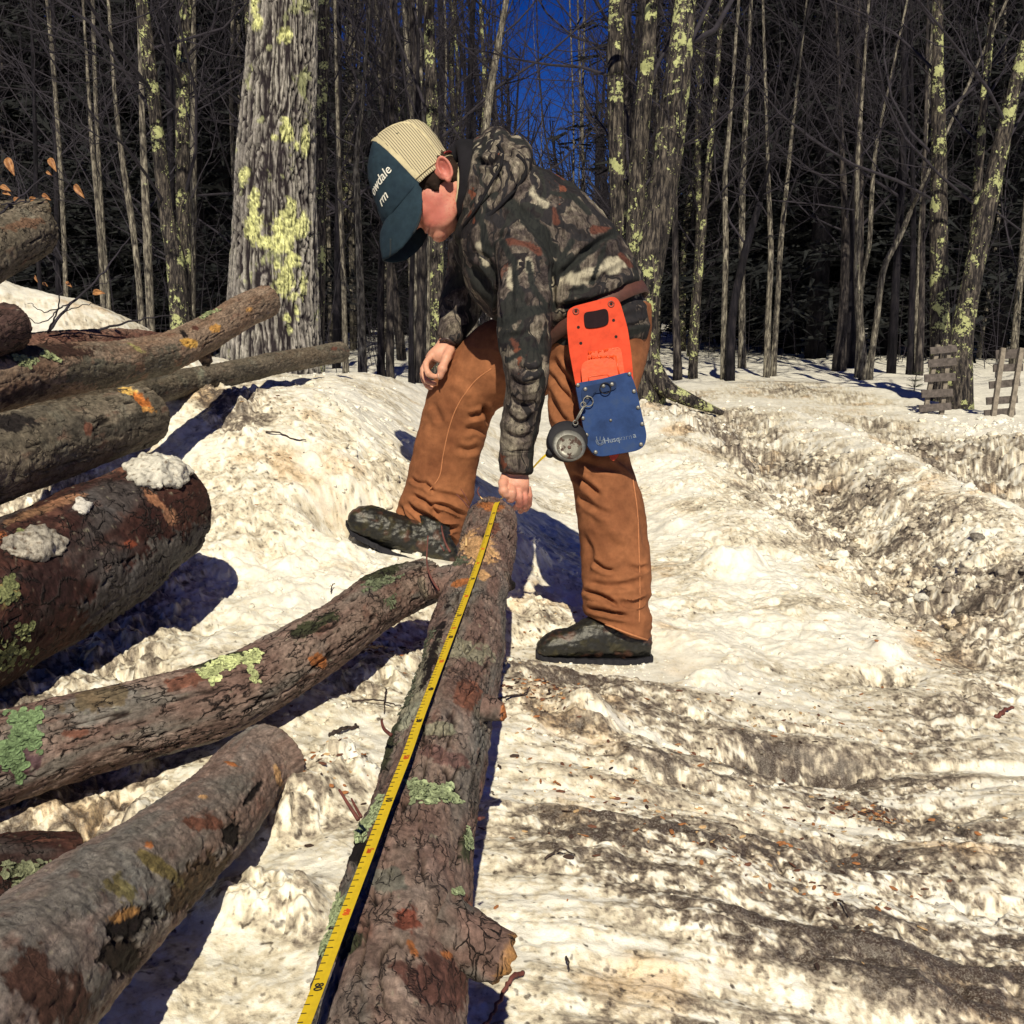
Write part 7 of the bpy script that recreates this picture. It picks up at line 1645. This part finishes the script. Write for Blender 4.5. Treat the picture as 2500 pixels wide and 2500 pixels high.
stick('pale splinter of wood lying beside the cracked log', [(883, 1594), (908, 1596), (935, 1590)], .0030, SPL, 'splinter', name='splinter')
stick('short twig standing against the cracked log near its tip', [(808, 1462), (812, 1448), (818, 1436)], .0016, M_STICK, lift=.01)
# wood chips and bark crumbs, past counting
rn = np.random.RandomState(8); mb = MB(); PXC = [(1320, 1830, 70, 55, 170), (2120, 1985, 90, 22, 130), (1750, 1890, 120, 30, 70), (1450, 2050, 300, 200, 160), (2000, 2150, 350, 200, 180), (830, 2120, 90, 60, 60), (930, 1750, 120, 50, 60), (1330, 1560, 70, 60, 50), (680, 1400, 120, 110, 70), (640, 1150, 120, 60, 60), (700, 1900, 60, 120, 50), (1900, 1760, 300, 80, 80), (2200, 1500, 200, 150, 60)]
for (cu, cv, su, sv, n) in PXC:
    us = cu + rn.normal(size=n) * su * .6; vs2 = np.clip(cv + rn.normal(size=n) * sv * .6, 1050, 2520)
    dd = np.tan(PITCH + np.arctan((vs2 - 1250) / F)); yy = CZ / dd; xx = (us - 1250) / F * (yy * math.cos(PITCH) + CZ * math.sin(PITCH)); gz = ground(xx, yy)[0]
    for x, y, z in zip(xx, yy, gz):
        s = .0016 + .0035 * rn.rand() ** 2; v, f = ICO[1]; R = np.array(Matrix.Rotation(rn.rand() * 6.28, 3, 'Z')) @ np.array(Matrix.Rotation(rn.normal() * .4, 3, 'X'))
        c = np.array([(.36, .15, .06), (.52, .35, .19), (.05, .03, .025), (.14, .06, .04)][rn.choice(4, p=[.3, .2, .3, .2])]); mb.add((v * np.array([1.9, .8, .3]) * s) @ R.T + [x, y, z + s * .4], None, f, c)
o = mb.build('wood_chips', M_CUT, None, smooth=False); tag(o, 'scattered wood chips and bark crumbs on the snow', None, None, 'stuff')
# loose crumbs and lumps of snow
def snow_lumps(name, regs, seed, label):
    rn = np.random.RandomState(seed); mb = MB()
    for (cu, cv, su, sv, n, smin, smax) in regs:
        us = cu + rn.normal(size=n) * su * .7; vs2 = np.clip(cv + rn.normal(size=n) * sv * .7, 1000, 2540)
        dd = np.tan(PITCH + np.arctan((vs2 - 1250) / F)); yy = CZ / dd; xx = (us - 1250) / F * (yy * math.cos(PITCH) + CZ * math.sin(PITCH)); gz, gc = ground(xx, yy)
        for x, y, z, c in zip(xx, yy, gz, gc):
            s = (smin + (smax - smin) * rn.rand() ** 3.5) * .55; v, f = ICO[2 if s < .018 else 3]; v = v * (1 + .42 * fbm(v * 1.5 + rn.rand() * 90, 2, 3) + .30 * fbm(v * 4 + rn.rand() * 50, 2, 5))[:, None]
            R = np.array(Matrix.Rotation(rn.rand() * 6.28, 3, 'Z')); k = rn.rand(); cc = np.array([.80, .77, .69]) * (.4 - .4 * k) + c * (.6 + .4 * k)
            mb.add((v * np.array([1, .85, .7]) * s) @ R.T + [x, y, z + s * .02], None, f, cc)
    o = mb.build(name, M_SNOW, None); return tag(o, label, None, None, 'stuff')
snow_lumps('snow_crumbs', [(1750, 1100, 160, 60, 420, .006, .045), (2000, 1230, 200, 90, 620, .006, .045), (2280, 1400, 190, 110, 520, .006, .042), (2250, 1120, 240, 60, 420, .006, .045), (2400, 1060, 120, 25, 160, .01, .06), (1550, 1250, 200, 120, 260, .005, .022), (900, 1450, 150, 120, 200, .005, .03), (700, 1250, 160, 120, 200, .005, .025),
    (1300, 1480, 60, 80, 90, .005, .025), (1900, 1700, 400, 250, 500, .004, .018), (1500, 2000, 350, 200, 420, .003, .012), (2100, 2100, 350, 250, 480, .003, .012), (850, 1950, 130, 200, 240, .003, .012), (750, 1650, 200, 100, 160, .004, .014), (1480, 1640, 90, 18, 120, .004, .012), (950, 1120, 180, 120, 160, .005, .02)], 12, 'loose crumbs and clods of old snow')
# lumps of snow lying on the fattest log
def clump(label, cu, cv, ru, rv, n, hmin, hmax, seed, th_=None, colr=(.78, .76, .70)):
    rn = np.random.RandomState(seed); parts = []; p0 = None
    for k in range(n):
        r_ = math.sqrt(rn.rand()); a = rn.rand() * 6.28; hit = snap(BIG, cu + math.cos(a) * r_ * ru, cv + math.sin(a) * r_ * rv)
        if hit is None: continue
        p, nr = hit; s = hmin + (hmax - hmin) * rn.rand() * (1.15 - r_); parts.append(blob(p + nr * s * .25, (s, s, s * .8), None, 2)); p0 = p if p0 is None else p0
    v, f, nn = union(parts, .004, 2); v = v + nn * (.004 * fbm(v * 90, 3, seed) + .003 * fbm(v * 30, 3, seed + 1) * 2)[:, None]
    c = np.array(colr) * (1 - .25 * sstep(.1, .7, fbm(v * 28, 4, seed + 2)))[:, None]; sp = (sstep(.45, .6, fbm(v * 110, 2, seed + 4)) * .6)[:, None]; c = c * (1 - sp) + np.array([.25, .17, .10]) * sp
    o = mesh('snow_clump', v, f, M_SNOW, None, col=c); return tag(o, label, 'snow clump', 'snow lumps left lying on the fattest log')
clump('largest clump of snow, capping the sawn tip of the fattest log', 386, 1152, 74, 40, 150, .010, .028, 3, colr=(.64, .62, .56))
clump('flat granular patch of snow low on the fattest log, at the left edge', 86, 1330, 76, 34, 120, .008, .018, 5, colr=(.42, .39, .34))
clump('small ball of snow stuck midway on the fattest log', 200, 1236, 16, 18, 26, .007, .015, 7, colr=(.6, .58, .55))
